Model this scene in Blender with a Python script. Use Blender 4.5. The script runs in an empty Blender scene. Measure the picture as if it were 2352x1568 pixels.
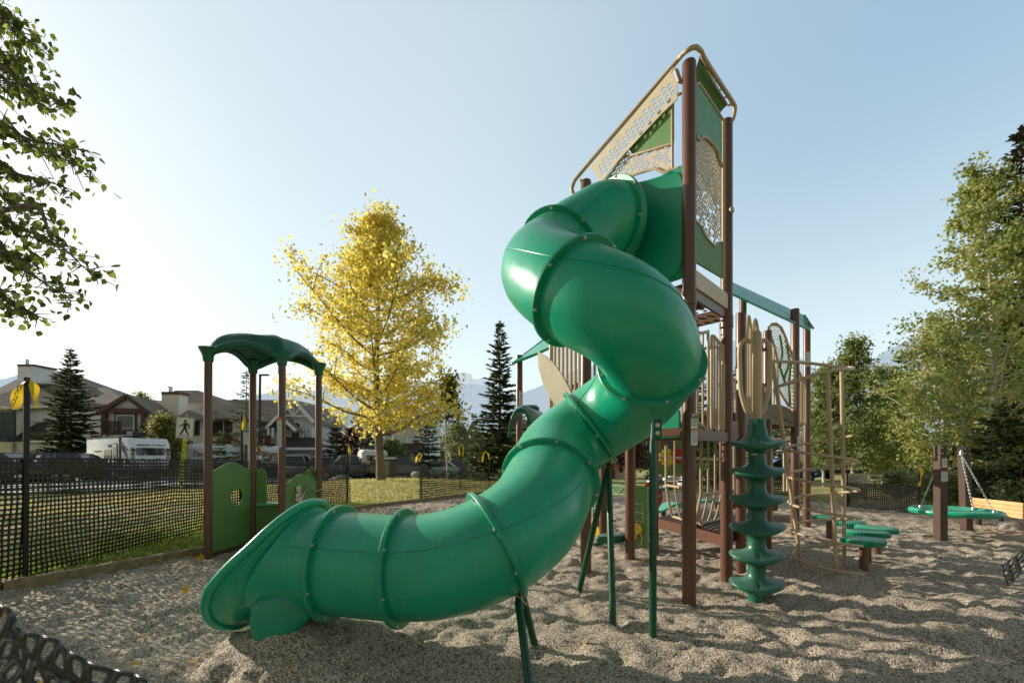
import bpy, bmesh, math, random
import numpy as np
from mathutils import Vector, Matrix, Quaternion

random.seed(7)
RNG = np.random.default_rng(11)
scn = bpy.context.scene
COL = scn.collection
R = math.radians
V = Vector
CAM_H = 1.4

# ------------------------------------------------------------------ survey helpers
# a point of the place from its bearing in the photograph (2352 px wide survey grid) and its distance
def W(px, py, z):
    return V(((px - 1176) * z / 1000.0, z, CAM_H - (py - 1045) * z / 1000.0))

def G(px, py, gz=0.0):
    z = (CAM_H - gz) * 1000.0 / (py - 1045)
    return V(((px - 1176) * z / 1000.0, z, gz))

def on_face(px, py, A, B):
    """distance along the vertical plane A-B and height where the bearing meets it"""
    ux, uz = B[0] - A[0], B[1] - A[1]
    k = (px - 1176) / 1000.0
    s = (k * A[1] - A[0]) / (ux - k * uz)
    L = math.hypot(ux, uz)
    z = A[1] + s * uz
    return (s * L, CAM_H - (py - 1045) * z / 1000.0)

# ------------------------------------------------------------------ numpy value noise
def _hash(ix, iy, seed):
    h = (ix * 374761393 + iy * 668265263 + seed * 1442695041) & 0xFFFFFFFF
    h = ((h ^ (h >> 13)) * 1274126177) & 0xFFFFFFFF
    return ((h ^ (h >> 16)) & 0xFFFF) / 65535.0

def vnoise(x, y, seed=0):
    x = np.asarray(x, float); y = np.asarray(y, float)
    ix = np.floor(x).astype(np.int64); iy = np.floor(y).astype(np.int64)
    fx = x - ix; fy = y - iy
    fx = fx * fx * fx * (fx * (fx * 6 - 15) + 10); fy = fy * fy * fy * (fy * (fy * 6 - 15) + 10)
    a = _hash(ix, iy, seed); b = _hash(ix + 1, iy, seed); c = _hash(ix, iy + 1, seed); d = _hash(ix + 1, iy + 1, seed)
    return (a * (1 - fx) + b * fx) * (1 - fy) + (c * (1 - fx) + d * fx) * fy

def fbm(x, y, oct=4, seed=0, gain=.5):
    t = 0; a = 1; n = 0
    for i in range(oct):
        t = t + a * (vnoise(x * 2 ** i + 17.3 * i, y * 2 ** i - 9.1 * i, seed + i) - .5); n += a; a *= gain
    return t / n

def sstep(a, b, x):
    t = np.clip((np.asarray(x, float) - a) / (b - a), 0, 1)
    return t * t * (3 - 2 * t)

# gravel bed outline (x, distance)
BED = [(-8.5, -1.0), (-5.31, 4.52), (-4.43, 6.28), (-4.55, 9.2), (-3.8, 11.7), (-2.4, 13.7), (0, 17.5), (3.5, 19.5), (8, 16.0), (10.6, 11.2), (12.6, 9.0), (17, 7.0), (17, -1.0)]
def in_bed(x, y):
    x = np.asarray(x, float); y = np.asarray(y, float)
    ins = np.zeros(x.shape, bool)
    n = len(BED)
    for i in range(n):
        x1, y1 = BED[i]; x2, y2 = BED[(i + 1) % n]
        c = ((y1 > y) != (y2 > y)) & (x < (x2 - x1) * (y - y1) / (y2 - y1 + 1e-12) + x1)
        ins ^= c
    return ins

def lawn_z(x, y):
    x = np.asarray(x, float); y = np.asarray(y, float)
    far = -.025 * np.clip(y - 15, 0, 36)
    knoll = .35 * np.exp(-(((x + 5.5) / 4.5) ** 2 + ((y - 20.5) / 5.0) ** 2))
    return far + knoll + .05 * fbm(x * .5, y * .5, 3, 5)

def gravel_z(x, y):
    x = np.asarray(x, float); y = np.asarray(y, float)
    wx = x + .35 * fbm(x * 1.3, y * 1.3, 2, 77); wy = y + .35 * fbm(x * 1.3 + 50, y * 1.3, 2, 78)
    big = .06 * fbm(wx * .9, wy * .9, 2, 3)
    bowls = fbm(wx * 2.6, wy * 2.6, 2, 21)
    foot = .09 * (np.abs(bowls) ** .8 - .11)
    mid = .075 * fbm(wx * 7.5, wy * 7.5, 2, 31)
    fine = .030 * fbm(x * 16, y * 16, 2, 41) + .014 * fbm(x * 45, y * 45, 1, 43)
    pit = .17 * np.exp(-(((x + 1.62) / .40) ** 2 + ((y - 3.05) / .35) ** 2)) + .06 * np.exp(-(((x + 1.2) / 1.0) ** 2 + ((y - 3.3) / .5) ** 2)) - .08 * np.exp(-(((x + .3) / .9) ** 2 + ((y - 2.6) / .5) ** 2))
    fade = 1 - .6 * sstep(9, 16, y)
    return (big + foot + mid) * fade + fine + pit - .02 - .015 * np.clip(y - 15, 0, 10)

def ground_at(x, y):
    return float(gravel_z(x, y)) if bool(in_bed(x, y)) else float(lawn_z(x, y))

# ------------------------------------------------------------------ mesh builder
class MB:
    def __init__(s):
        s.v = []; s.f = []; s.m = []
    def add(s, verts, faces, mi=0):
        o = len(s.v)
        s.v += [tuple(p) for p in verts]
        s.f += [tuple(i + o for i in f) for f in faces]
        s.m += [mi] * len(faces)
        return s
    def box(s, c, d, rz=0.0, mi=0, M=None):
        x, y, z = d[0] / 2, d[1] / 2, d[2] / 2
        pts = [V((sx * x, sy * y, sz * z)) for sz in (-1, 1) for sx, sy in ((-1, -1), (1, -1), (1, 1), (-1, 1))]
        if M is None:
            M = Matrix.Rotation(rz, 3, 'Z')
        pts = [M @ p + V(c) for p in pts]
        return s.add(pts, [(3, 2, 1, 0), (4, 5, 6, 7), (0, 1, 5, 4), (1, 2, 6, 5), (2, 3, 7, 6), (3, 0, 4, 7)], mi)
    def beam(s, a, b, w, h, up=(0, 0, 1), mi=0):
        a = V(a); b = V(b); t = (b - a).normalized(); up = V(up)
        sd = t.cross(up)
        if sd.length < 1e-4: sd = t.cross(V((1, 0, 0)))
        sd.normalize(); u = sd.cross(t).normalized()
        pts = []
        for p in (a, b):
            for i, j in ((-1, -1), (1, -1), (1, 1), (-1, 1)):
                pts.append(p + sd * i * w / 2 + u * j * h / 2)
        return s.add(pts, [(0, 1, 2, 3), (7, 6, 5, 4), (0, 4, 5, 1), (1, 5, 6, 2), (2, 6, 7, 3), (3, 7, 4, 0)], mi)
    def tube(s, pts, r, n=10, closed=False, mi=0, cap=True):
        pts = [V(p) for p in pts]; N = len(pts)
        rs = list(r) if hasattr(r, '__len__') else [r] * N
        T = []
        for i in range(N):
            if closed: t = pts[(i + 1) % N] - pts[i - 1]
            else: t = pts[min(i + 1, N - 1)] - pts[max(i - 1, 0)]
            T.append(t.normalized() if t.length > 1e-9 else V((0, 0, 1)))
        u = T[0].orthogonal().normalized(); vs = []
        for i in range(N):
            if i:
                q = T[i - 1].rotation_difference(T[i]); u = q @ u
            u = (u - T[i] * u.dot(T[i])).normalized(); w = T[i].cross(u)
            for k in range(n):
                a = 2 * math.pi * k / n
                vs.append(pts[i] + (u * math.cos(a) + w * math.sin(a)) * rs[i])
        fs = []
        for i in range(N if closed else N - 1):
            j = (i + 1) % N; off = 0
            if closed and j == 0:
                # best twist match
                best = min(range(n), key=lambda q: (vs[q] - vs[i * n]).length); off = best
            for k in range(n):
                fs.append((i * n + k, i * n + (k + 1) % n, j * n + (k + 1 + off) % n, j * n + (k + off) % n))
        if cap and not closed:
            fs.append(tuple(range(n - 1, -1, -1))); fs.append(tuple((N - 1) * n + k for k in range(n)))
        return s.add(vs, fs, mi)
    def cyl(s, a, b, r, n=14, mi=0):
        return s.tube([a, b], r, n, mi=mi)
    def lathe(s, c, prof, n=24, axis=None, mi=0, warp=None):
        """prof: (radius, height) pairs round a vertical axis, or round `axis`"""
        c = V(c); q = Matrix.Identity(3)
        if axis is not None: q = V((0, 0, 1)).rotation_difference(V(axis).normalized()).to_matrix()
        vs = []
        for r, h in prof:
            for k in range(n):
                a = 2 * math.pi * k / n
                dz = warp(a, r, h) if warp else 0
                vs.append(c + q @ V((r * math.cos(a), r * math.sin(a), h + dz)))
        fs = []
        for i in range(len(prof) - 1):
            for k in range(n):
                fs.append((i * n + k, i * n + (k + 1) % n, (i + 1) * n + (k + 1) % n, (i + 1) * n + k))
        fs.append(tuple(range(n - 1, -1, -1))); fs.append(tuple((len(prof) - 1) * n + k for k in range(n)))
        return s.add(vs, fs, mi)
    def prism(s, poly, ext, mi=0):
        poly = [V(p) for p in poly]; ext = V(ext); n = len(poly)
        nrm = V((0, 0, 0))
        for i in range(n): nrm += poly[i].cross(poly[(i + 1) % n])
        if nrm.dot(ext) < 0: poly = poly[::-1]
        vs = poly + [p + ext for p in poly]
        fs = [tuple(range(n - 1, -1, -1)), tuple(range(n, 2 * n))] + [(i, (i + 1) % n, n + (i + 1) % n, n + i) for i in range(n)]
        return s.add(vs, fs, mi)
    def loft(s, rings, closed_ring=True, cap=True, mi=0):
        n = len(rings[0]); vs = [p for r in rings for p in r]; fs = []
        for i in range(len(rings) - 1):
            for k in range(n if closed_ring else n - 1):
                fs.append((i * n + k, i * n + (k + 1) % n, (i + 1) * n + (k + 1) % n, (i + 1) * n + k))
        if cap and closed_ring:
            fs.append(tuple(range(n - 1, -1, -1))); fs.append(tuple((len(rings) - 1) * n + k for k in range(n)))
        return s.add(vs, fs, mi)
    def mesh(s, name, mats, smooth=None, bevel=None):
        me = bpy.data.meshes.new(name)
        me.from_pydata(s.v, [], s.f)
        for m in (mats if isinstance(mats, (list, tuple)) else [mats]): me.materials.append(m)
        me.polygons.foreach_set('material_index', s.m)
        finish(me, smooth, bevel)
        return me
    def build(s, name, mats, parent=None, smooth=None, bevel=None, label=None):
        return link(name, s.mesh(name, mats, smooth, bevel), parent, label)

def finish(me, smooth=None, bevel=None):
    bm = bmesh.new(); bm.from_mesh(me)
    if bevel:
        bmesh.ops.remove_doubles(bm, verts=bm.verts, dist=1e-5)
        ed = [e for e in bm.edges if len(e.link_faces) == 2 and e.calc_face_angle(0) > .5]
        bmesh.ops.bevel(bm, geom=ed, offset=bevel, segments=2, profile=.6, affect='EDGES', clamp_overlap=True)
    bmesh.ops.recalc_face_normals(bm, faces=bm.faces)
    bm.to_mesh(me); bm.free()
    if smooth is not None:
        me.polygons.foreach_set('use_smooth', [True] * len(me.polygons))
        me.set_sharp_from_angle(angle=R(smooth))
    me.update()

def link(name, data, parent=None, label=None):
    o = bpy.data.objects.new(name, data); COL.objects.link(o)
    if parent is not None:
        o.parent = parent
        p = parent; off = V((0, 0, 0)); 
        while p is not None and p.type != 'EMPTY': p = p.parent
        if parent.type == 'EMPTY': o.matrix_parent_inverse = Matrix.Translation(parent.location).inverted()
    if label: o['label'] = label
    return o

def tag(o, label, cat, group=None, kind=None):
    if label: o['label'] = label
    if cat: o['category'] = cat
    if group: o['group'] = group
    if kind: o['kind'] = kind
    return o

def thing(name, label, cat, loc=(0, 0, 0), group=None):
    o = bpy.data.objects.new(name, None); COL.objects.link(o); o.location = V(loc); o.empty_display_size = .2
    return tag(o, label, cat, group)

def dup(root, loc, rz=0.0, label=None, scale=None):
    r = root.copy(); COL.objects.link(r); r.location = V(loc); r.rotation_euler = (0, 0, rz)
    if scale: r.scale = (scale,) * 3
    if label: r['label'] = label
    for ch in list(root.children):
        c = ch.copy(); COL.objects.link(c); c.parent = r; c.matrix_parent_inverse = ch.matrix_parent_inverse.copy()
        for g in list(ch.children):
            d = g.copy(); COL.objects.link(d); d.parent = c; d.matrix_parent_inverse = g.matrix_parent_inverse.copy()
    return r

def struct(o):
    o['kind'] = 'structure'; return o

# ------------------------------------------------------------------ plates with holes, lettering
def plate_mesh(name, loops, O, ux, uy, thick, mats, bevel=0.0, smooth=None):
    cu = bpy.data.curves.new(name, 'CURVE'); cu.dimensions = '2D'; cu.fill_mode = 'BOTH'
    cu.extrude = max(thick / 2 - bevel, .0005); cu.bevel_depth = bevel; cu.bevel_resolution = 1
    for lp in loops:
        sp = cu.splines.new('POLY'); sp.points.add(len(lp) - 1)
        for i, p in enumerate(lp): sp.points[i].co = (p[0], p[1], 0, 1)
        sp.use_cyclic_u = True
    t = bpy.data.objects.new('tmp', cu); COL.objects.link(t)
    dg = bpy.context.evaluated_depsgraph_get(); me = bpy.data.meshes.new_from_object(t.evaluated_get(dg))
    bpy.data.objects.remove(t); bpy.data.curves.remove(cu)
    ux = V(ux).normalized(); uy = V(uy).normalized(); n = ux.cross(uy)
    M = Matrix(((ux.x, uy.x, n.x, O[0]), (ux.y, uy.y, n.y, O[1]), (ux.z, uy.z, n.z, O[2]), (0, 0, 0, 1)))
    me.transform(M); me.name = name
    me.materials.clear()
    for m in (mats if isinstance(mats, (list, tuple)) else [mats]): me.materials.append(m)
    if smooth is not None:
        me.polygons.foreach_set('use_smooth', [True] * len(me.polygons)); me.set_sharp_from_angle(angle=R(smooth))
    me.update()
    return me

def plate(name, loops, O, ux, uy, thick, mats, parent=None, bevel=0.0, label=None):
    return link(name, plate_mesh(name, loops, O, ux, uy, thick, mats, bevel), parent, label)

def circle(cx, cy, r, n=16, ry=None, a0=0.0):
    ry = r if ry is None else ry
    return [(cx + r * math.cos(a0 + 2 * math.pi * k / n), cy + ry * math.sin(a0 + 2 * math.pi * k / n)) for k in range(n)]

def rrect(x0, y0, x1, y1, r, n=4):
    out = []
    for cx, cy, a in ((x1 - r, y1 - r, 0), (x0 + r, y1 - r, 90), (x0 + r, y0 + r, 180), (x1 - r, y0 + r, 270)):
        for k in range(n + 1):
            t = R(a + 90 * k / n); out.append((cx + r * math.cos(t), cy + r * math.sin(t)))
    return out

def letters(name, text, O, ux, uy, size, mat, parent=None, bold=0.0, shear=0.0, spacing=1.0, wide=1.0):
    cu = bpy.data.curves.new(name, 'FONT'); cu.body = text; cu.size = size; cu.align_x = 'CENTER'; cu.align_y = 'CENTER'
    cu.extrude = .002; cu.offset = bold; cu.shear = shear; cu.space_character = spacing
    t = bpy.data.objects.new('tmp', cu); COL.objects.link(t)
    dg = bpy.context.evaluated_depsgraph_get(); me = bpy.data.meshes.new_from_object(t.evaluated_get(dg))
    bpy.data.objects.remove(t); bpy.data.curves.remove(cu)
    ux = V(ux).normalized(); uy = V(uy).normalized(); n = ux.cross(uy)
    M = Matrix(((ux.x * wide, uy.x, n.x, O[0]), (ux.y * wide, uy.y, n.y, O[1]), (ux.z * wide, uy.z, n.z, O[2]), (0, 0, 0, 1)))
    me.transform(M); me.name = name; me.materials.clear(); me.materials.append(mat)
    return link(name, me, parent)

def inside(p, poly):
    x, y = p; c = False; n = len(poly)
    for i in range(n):
        x1, y1 = poly[i]; x2, y2 = poly[(i + 1) % n]
        if (y1 > y) != (y2 > y) and x < (x2 - x1) * (y - y1) / (y2 - y1 + 1e-12) + x1: c = not c
    return c

def edge_dist(p, poly):
    best = 9e9; P = V((p[0], p[1], 0)); n = len(poly)
    for i in range(n):
        a = V((*poly[i], 0)); b = V((*poly[(i + 1) % n], 0)); ab = b - a
        t = max(0, min(1, (P - a).dot(ab) / max(ab.dot(ab), 1e-9))); best = min(best, (P - (a + ab * t)).length)
    return best

def smooth_path(pts, n=8, closed=False):
    pts = [V(p) for p in pts]; out = []; N = len(pts)
    for i in range(N if closed else N - 1):
        g = lambda k: pts[k % N] if closed else pts[max(0, min(N - 1, k))]
        p0, p1, p2, p3 = g(i - 1), g(i), g(i + 1), g(i + 2)
        for k in range(n):
            t = k / n
            out.append(.5 * ((2 * p1) + (p2 - p0) * t + (2 * p0 - 5 * p1 + 4 * p2 - p3) * t * t + (3 * p1 - p0 - 3 * p2 + p3) * t ** 3))
    if not closed: out.append(pts[-1])
    return out

# ------------------------------------------------------------------ materials
def _nt(name):
    m = bpy.data.materials.new(name); m.use_nodes = True
    return m, m.node_tree.nodes, m.node_tree.links

def mat(name, col, rough=.6, metal=0.0, var=.12, scale=6.0, bump=0.0, bscale=60.0, spec=.5, hue=None, coat=0.0, rv=1.0):
    m, N, L = _nt(name); b = N['Principled BSDF']
    b.inputs['Roughness'].default_value = rough; b.inputs['Metallic'].default_value = metal
    b.inputs['Specular IOR Level'].default_value = spec; b.inputs['Coat Weight'].default_value = coat
    tc = N.new('ShaderNodeTexCoord')
    nz = N.new('ShaderNodeTexNoise'); nz.inputs['Scale'].default_value = scale; nz.inputs['Detail'].default_value = 6
    L.new(tc.outputs['Object'], nz.inputs['Vector'])
    rp = N.new('ShaderNodeValToRGB')
    a = tuple(c * (1 - var) for c in col); d = tuple(min(1, c * (1 + var)) for c in (hue or col))
    rp.color_ramp.elements[0].color = (*a, 1); rp.color_ramp.elements[1].color = (*d, 1)
    rp.color_ramp.elements[0].position = .3; rp.color_ramp.elements[1].position = .7
    L.new(nz.outputs['Fac'], rp.inputs['Fac']); L.new(rp.outputs['Color'], b.inputs['Base Color'])
    if rough > .05:
        mr = N.new('ShaderNodeMapRange'); mr.inputs['To Min'].default_value = max(.02, rough - .1 * rv); mr.inputs['To Max'].default_value = min(1, rough + .12 * rv)
        n2 = N.new('ShaderNodeTexNoise'); n2.inputs['Scale'].default_value = scale * 3.1; n2.inputs['Detail'].default_value = 4
        L.new(tc.outputs['Object'], n2.inputs['Vector']); L.new(n2.outputs['Fac'], mr.inputs['Value']); L.new(mr.outputs['Result'], b.inputs['Roughness'])
    if bump:
        bp = N.new('ShaderNodeBump'); bp.inputs['Strength'].default_value = bump; bp.inputs['Distance'].default_value = .01
        n3 = N.new('ShaderNodeTexNoise'); n3.inputs['Scale'].default_value = bscale; n3.inputs['Detail'].default_value = 3
        L.new(tc.outputs['Object'], n3.inputs['Vector']); L.new(n3.outputs['Fac'], bp.inputs['Height']); L.new(bp.outputs['Normal'], b.inputs['Normal'])
    return m

def lined(name, col, line, period, axis='Z', rough=.7, width=.12, var=.1, bump=.6):
    """lap siding / shingles / boards: darker line every `period` metres along an axis"""
    m = mat(name, col, rough, var=var, scale=1.5); N, L = m.node_tree.nodes, m.node_tree.links; b = N['Principled BSDF']
    tc = [n for n in N if n.type == 'TEX_COORD'][0]
    sp = N.new('ShaderNodeSeparateXYZ'); L.new(tc.outputs['Object'], sp.inputs[0])
    dv = N.new('ShaderNodeMath'); dv.operation = 'DIVIDE'; dv.inputs[1].default_value = period; L.new(sp.outputs[axis], dv.inputs[0])
    fr = N.new('ShaderNodeMath'); fr.operation = 'FRACT'; L.new(dv.outputs[0], fr.inputs[0])
    lt = N.new('ShaderNodeMath'); lt.operation = 'LESS_THAN'; lt.inputs[1].default_value = width; L.new(fr.outputs[0], lt.inputs[0])
    old = b.inputs['Base Color'].links[0].from_socket
    mx = N.new('ShaderNodeMix'); mx.data_type = 'RGBA'; L.new(lt.outputs[0], mx.inputs['Factor']); L.new(old, mx.inputs['A']); mx.inputs['B'].default_value = (*line, 1)
    L.new(mx.outputs['Result'], b.inputs['Base Color'])
    bp = N.new('ShaderNodeBump'); bp.inputs['Strength'].default_value = bump; bp.inputs['Distance'].default_value = .02
    L.new(fr.outputs[0], bp.inputs['Height']); L.new(bp.outputs['Normal'], b.inputs['Normal'])
    return m

def shingle(name, c1, c2):
    m, N, L = _nt(name); b = N['Principled BSDF']; b.inputs['Roughness'].default_value = .9
    tc = N.new('ShaderNodeTexCoord'); sp = N.new('ShaderNodeSeparateXYZ'); L.new(tc.outputs['Object'], sp.inputs[0])
    ad = N.new('ShaderNodeMath'); ad.operation = 'ADD'; L.new(sp.outputs['X'], ad.inputs[0]); L.new(sp.outputs['Y'], ad.inputs[1])
    cb = N.new('ShaderNodeCombineXYZ'); L.new(ad.outputs[0], cb.inputs['X']); L.new(sp.outputs['Z'], cb.inputs['Y'])
    br = N.new('ShaderNodeTexBrick'); L.new(cb.outputs[0], br.inputs['Vector']); br.inputs['Scale'].default_value = 1
    br.inputs['Brick Width'].default_value = .7; br.inputs['Row Height'].default_value = .16; br.inputs['Mortar Size'].default_value = .025
    br.inputs['Color1'].default_value = (*c1, 1); br.inputs['Color2'].default_value = (*c2, 1); br.inputs['Mortar'].default_value = (*(c * .45 for c in c1), 1)
    nz = N.new('ShaderNodeTexNoise'); nz.inputs['Scale'].default_value = .8; nz.inputs['Detail'].default_value = 5; L.new(tc.outputs['Object'], nz.inputs['Vector'])
    mx = N.new('ShaderNodeMix'); mx.data_type = 'RGBA'; mx.blend_type = 'MULTIPLY'; mx.inputs['Factor'].default_value = .5
    L.new(br.outputs['Color'], mx.inputs['A']); L.new(nz.outputs['Fac'], mx.inputs['B']); L.new(mx.outputs['Result'], b.inputs['Base Color'])
    bp = N.new('ShaderNodeBump'); bp.inputs['Strength'].default_value = .5; bp.inputs['Distance'].default_value = .02; L.new(br.outputs['Fac'], bp.inputs['Height']); bp.invert = True
    L.new(bp.outputs['Normal'], b.inputs['Normal'])
    return m

def leafmat(name, trans=.5, rough=.55, tint=(1, 1, 1), spec=.35):
    m, N, L = _nt(name); b = N['Principled BSDF']; out = N['Material Output']
    at = N.new('ShaderNodeAttribute'); at.attribute_name = 'col'
    b.inputs['Roughness'].default_value = rough; b.inputs['Specular IOR Level'].default_value = spec
    L.new(at.outputs['Color'], b.inputs['Base Color'])
    tr = N.new('ShaderNodeBsdfTranslucent')
    mx = N.new('ShaderNodeMix'); mx.data_type = 'RGBA'; mx.blend_type = 'MULTIPLY'; mx.inputs['Factor'].default_value = 1
    L.new(at.outputs['Color'], mx.inputs['A']); mx.inputs['B'].default_value = (*tint, 1); L.new(mx.outputs['Result'], tr.inputs['Color'])
    ms = N.new('ShaderNodeMixShader'); ms.inputs[0].default_value = trans
    L.new(b.outputs[0], ms.inputs[1]); L.new(tr.outputs[0], ms.inputs[2]); L.new(ms.outputs[0], out.inputs['Surface'])
    return m

def glassmat(name, col=(.02, .03, .035), rough=.06):
    m, N, L = _nt(name); b = N['Principled BSDF']
    b.inputs['Base Color'].default_value = (*col, 1); b.inputs['Roughness'].default_value = rough; b.inputs['Specular IOR Level'].default_value = .9
    return m

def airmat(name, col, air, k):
    """distant mountain: rock and forest with k parts of bluish haze painted in as emission"""
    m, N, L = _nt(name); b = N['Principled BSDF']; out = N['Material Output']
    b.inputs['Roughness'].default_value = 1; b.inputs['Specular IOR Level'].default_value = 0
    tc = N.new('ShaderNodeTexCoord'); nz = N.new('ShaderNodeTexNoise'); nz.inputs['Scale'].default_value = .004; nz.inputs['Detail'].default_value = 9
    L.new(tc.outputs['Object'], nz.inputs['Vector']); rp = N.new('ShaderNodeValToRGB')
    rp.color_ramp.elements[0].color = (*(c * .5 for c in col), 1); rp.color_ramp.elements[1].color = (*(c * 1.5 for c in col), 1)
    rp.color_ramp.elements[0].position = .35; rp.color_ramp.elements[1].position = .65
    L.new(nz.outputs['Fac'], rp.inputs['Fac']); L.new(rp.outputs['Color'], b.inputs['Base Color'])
    em = N.new('ShaderNodeEmission'); em.inputs['Color'].default_value = (*air, 1); em.inputs['Strength'].default_value = 1  # even bluish glow stands in for the airlight
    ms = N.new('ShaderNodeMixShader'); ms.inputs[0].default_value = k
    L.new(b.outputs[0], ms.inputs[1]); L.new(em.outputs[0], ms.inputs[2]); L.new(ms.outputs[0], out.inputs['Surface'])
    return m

def plastic(name, col, rough=.36):
    """rotomoulded plastic: scuffs, dusty patches, faint swirls, a little light carried through"""
    m = mat(name, col, rough, var=.10, scale=3.0, bump=.06, bscale=240, spec=.6)
    N, L = m.node_tree.nodes, m.node_tree.links; b = N['Principled BSDF']; tc = [n for n in N if n.type == 'TEX_COORD'][0]
    wv = N.new('ShaderNodeTexNoise'); wv.inputs['Scale'].default_value = 1.3; wv.inputs['Detail'].default_value = 3; wv.inputs['Distortion'].default_value = 2.5
    mp = N.new('ShaderNodeMapping'); mp.inputs['Scale'].default_value = (5, 5, .7); mp.inputs['Rotation'].default_value = (.7, .3, .5)
    L.new(tc.outputs['Object'], mp.inputs[0]); L.new(mp.outputs[0], wv.inputs['Vector'])
    rp = N.new('ShaderNodeValToRGB'); rp.color_ramp.elements[0].position = .55; rp.color_ramp.elements[1].position = .80
    rp.color_ramp.elements[0].color = (0, 0, 0, 1); rp.color_ramp.elements[1].color = (.22, .22, .22, 1); L.new(wv.outputs['Fac'], rp.inputs['Fac'])
    old = b.inputs['Base Color'].links[0].from_socket
    mx = N.new('ShaderNodeMix'); mx.data_type = 'RGBA'; L.new(rp.outputs['Color'], mx.inputs['Factor']); L.new(old, mx.inputs['A']); mx.inputs['B'].default_value = (col[0] + .10, min(1, col[1] * 1.25 + .10), col[2] + .13, 1)
    # dust and fading on the surfaces that face up
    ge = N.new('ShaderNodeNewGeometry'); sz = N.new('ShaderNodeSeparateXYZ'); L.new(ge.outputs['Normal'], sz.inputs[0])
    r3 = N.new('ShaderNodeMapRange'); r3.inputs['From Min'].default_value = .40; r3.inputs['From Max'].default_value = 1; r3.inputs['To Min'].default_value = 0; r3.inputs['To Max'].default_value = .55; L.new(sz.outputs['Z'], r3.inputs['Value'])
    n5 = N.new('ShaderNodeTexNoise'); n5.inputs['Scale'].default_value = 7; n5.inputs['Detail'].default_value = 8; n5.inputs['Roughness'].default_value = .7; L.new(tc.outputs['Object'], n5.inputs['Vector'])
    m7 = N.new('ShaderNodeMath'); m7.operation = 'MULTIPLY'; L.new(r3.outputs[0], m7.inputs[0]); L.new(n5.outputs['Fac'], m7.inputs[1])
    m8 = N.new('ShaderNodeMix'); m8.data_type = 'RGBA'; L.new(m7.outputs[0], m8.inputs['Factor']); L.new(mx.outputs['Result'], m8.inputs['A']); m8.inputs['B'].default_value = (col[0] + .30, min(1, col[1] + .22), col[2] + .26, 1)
    # thin scratches running every way
    n6 = N.new('ShaderNodeTexNoise'); n6.inputs['Scale'].default_value = 9; n6.inputs['Detail'].default_value = 2; n6.inputs['Distortion'].default_value = 1.2
    mp2 = N.new('ShaderNodeMapping'); mp2.inputs['Scale'].default_value = (9, .6, 3.5); mp2.inputs['Rotation'].default_value = (.4, .9, .2); L.new(tc.outputs['Object'], mp2.inputs[0]); L.new(mp2.outputs[0], n6.inputs['Vector'])
    r6 = N.new('ShaderNodeMapRange'); r6.inputs['From Min'].default_value = .70; r6.inputs['From Max'].default_value = .76; r6.inputs['To Max'].default_value = .22; L.new(n6.outputs['Fac'], r6.inputs['Value'])
    m9 = N.new('ShaderNodeMix'); m9.data_type = 'RGBA'; L.new(r6.outputs[0], m9.inputs['Factor']); L.new(m8.outputs['Result'], m9.inputs['A']); m9.inputs['B'].default_value = (col[0] + .22, min(1, col[1] + .18), col[2] + .2, 1)
    L.new(m9.outputs['Result'], b.inputs['Base Color'])
    b.inputs['Sheen Weight'].default_value = .0; b.inputs['Sheen Roughness'].default_value = .5
    return m

M = {}
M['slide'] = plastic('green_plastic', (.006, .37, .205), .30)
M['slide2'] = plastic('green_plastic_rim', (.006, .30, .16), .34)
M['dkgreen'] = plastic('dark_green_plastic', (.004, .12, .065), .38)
M['steelgreen'] = mat('green_painted_steel', (.004, .075, .035), .35, var=.08)
M['panel'] = mat('leaf_green_panel', (.13, .26, .07), .55, var=.08, scale=4, bump=.15, bscale=300)
M['panel2'] = mat('mint_green_panel', (.16, .40, .23), .55, var=.08, scale=4, bump=.15, bscale=300)
M['brown'] = mat('brown_painted_steel', (.15, .066, .038), .33, var=.07, scale=1.6, spec=.55, rv=.25)
M['dkbrown'] = mat('dark_brown_steel', (.085, .045, .03), .45, var=.1)
M['tan'] = mat('tan_painted_steel', (.54, .40, .25), .40, var=.06, scale=1.6, rv=.3)
M['tanp'] = mat('tan_panel', (.68, .55, .38), .5, var=.07)
M['steel'] = mat('galvanised_steel', (.55, .55, .53), .3, metal=.9, var=.1)
M['white'] = mat('white_paint', (.75, .75, .73), .5, var=.04)
M['whitegloss'] = mat('white_gelcoat', (.88, .88, .88), .22, var=.03, coat=.3)
M['trim'] = mat('white_trim', (.88, .88, .86), .6, var=.04)
M['black'] = mat('black_paint', (.012, .012, .012), .4, var=.1)
M['rubber'] = mat('black_rubber', (.018, .018, .018), .8, var=.1)
M['mesh'] = mat('black_mesh_plastic', (.022, .019, .016), .28, var=.15, scale=12, spec=.7)
M['tape'] = leafmat('caution_tape_film', .45, .35)
M['yellow'] = mat('yellow_plastic', (.75, .52, .03), .45, var=.08)
M['red'] = mat('red_plastic', (.45, .02, .03), .45, var=.1)
M['purple'] = mat('purple_plastic', (.10, .05, .16), .5, var=.1)
M['label'] = mat('label_paper', (.78, .78, .75), .6, var=.05)
M['labelorange'] = mat('label_orange', (.75, .20, .04), .6, var=.05)
M['inkgrey'] = mat('label_ink', (.16, .16, .16), .7, var=.05)
M['wood'] = mat('weathered_timber', (.30, .21, .12), .85, var=.3, scale=14, bump=.5, bscale=40)
M['benchwood'] = mat('bench_timber', (.85, .46, .20), .6, var=.14, scale=8, bump=.2, bscale=40)
M['bark'] = mat('grey_brown_bark', (.20, .155, .11), .9, var=.4, scale=12, bump=1, bscale=30)
M['birch'] = mat('pale_aspen_bark', (.50, .46, .38), .8, var=.3, scale=7, bump=.4, bscale=30)
M['leaf'] = leafmat('leaf_blade', .62, .5)
M['needle'] = leafmat('needle_spray', .22, .6)
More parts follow.
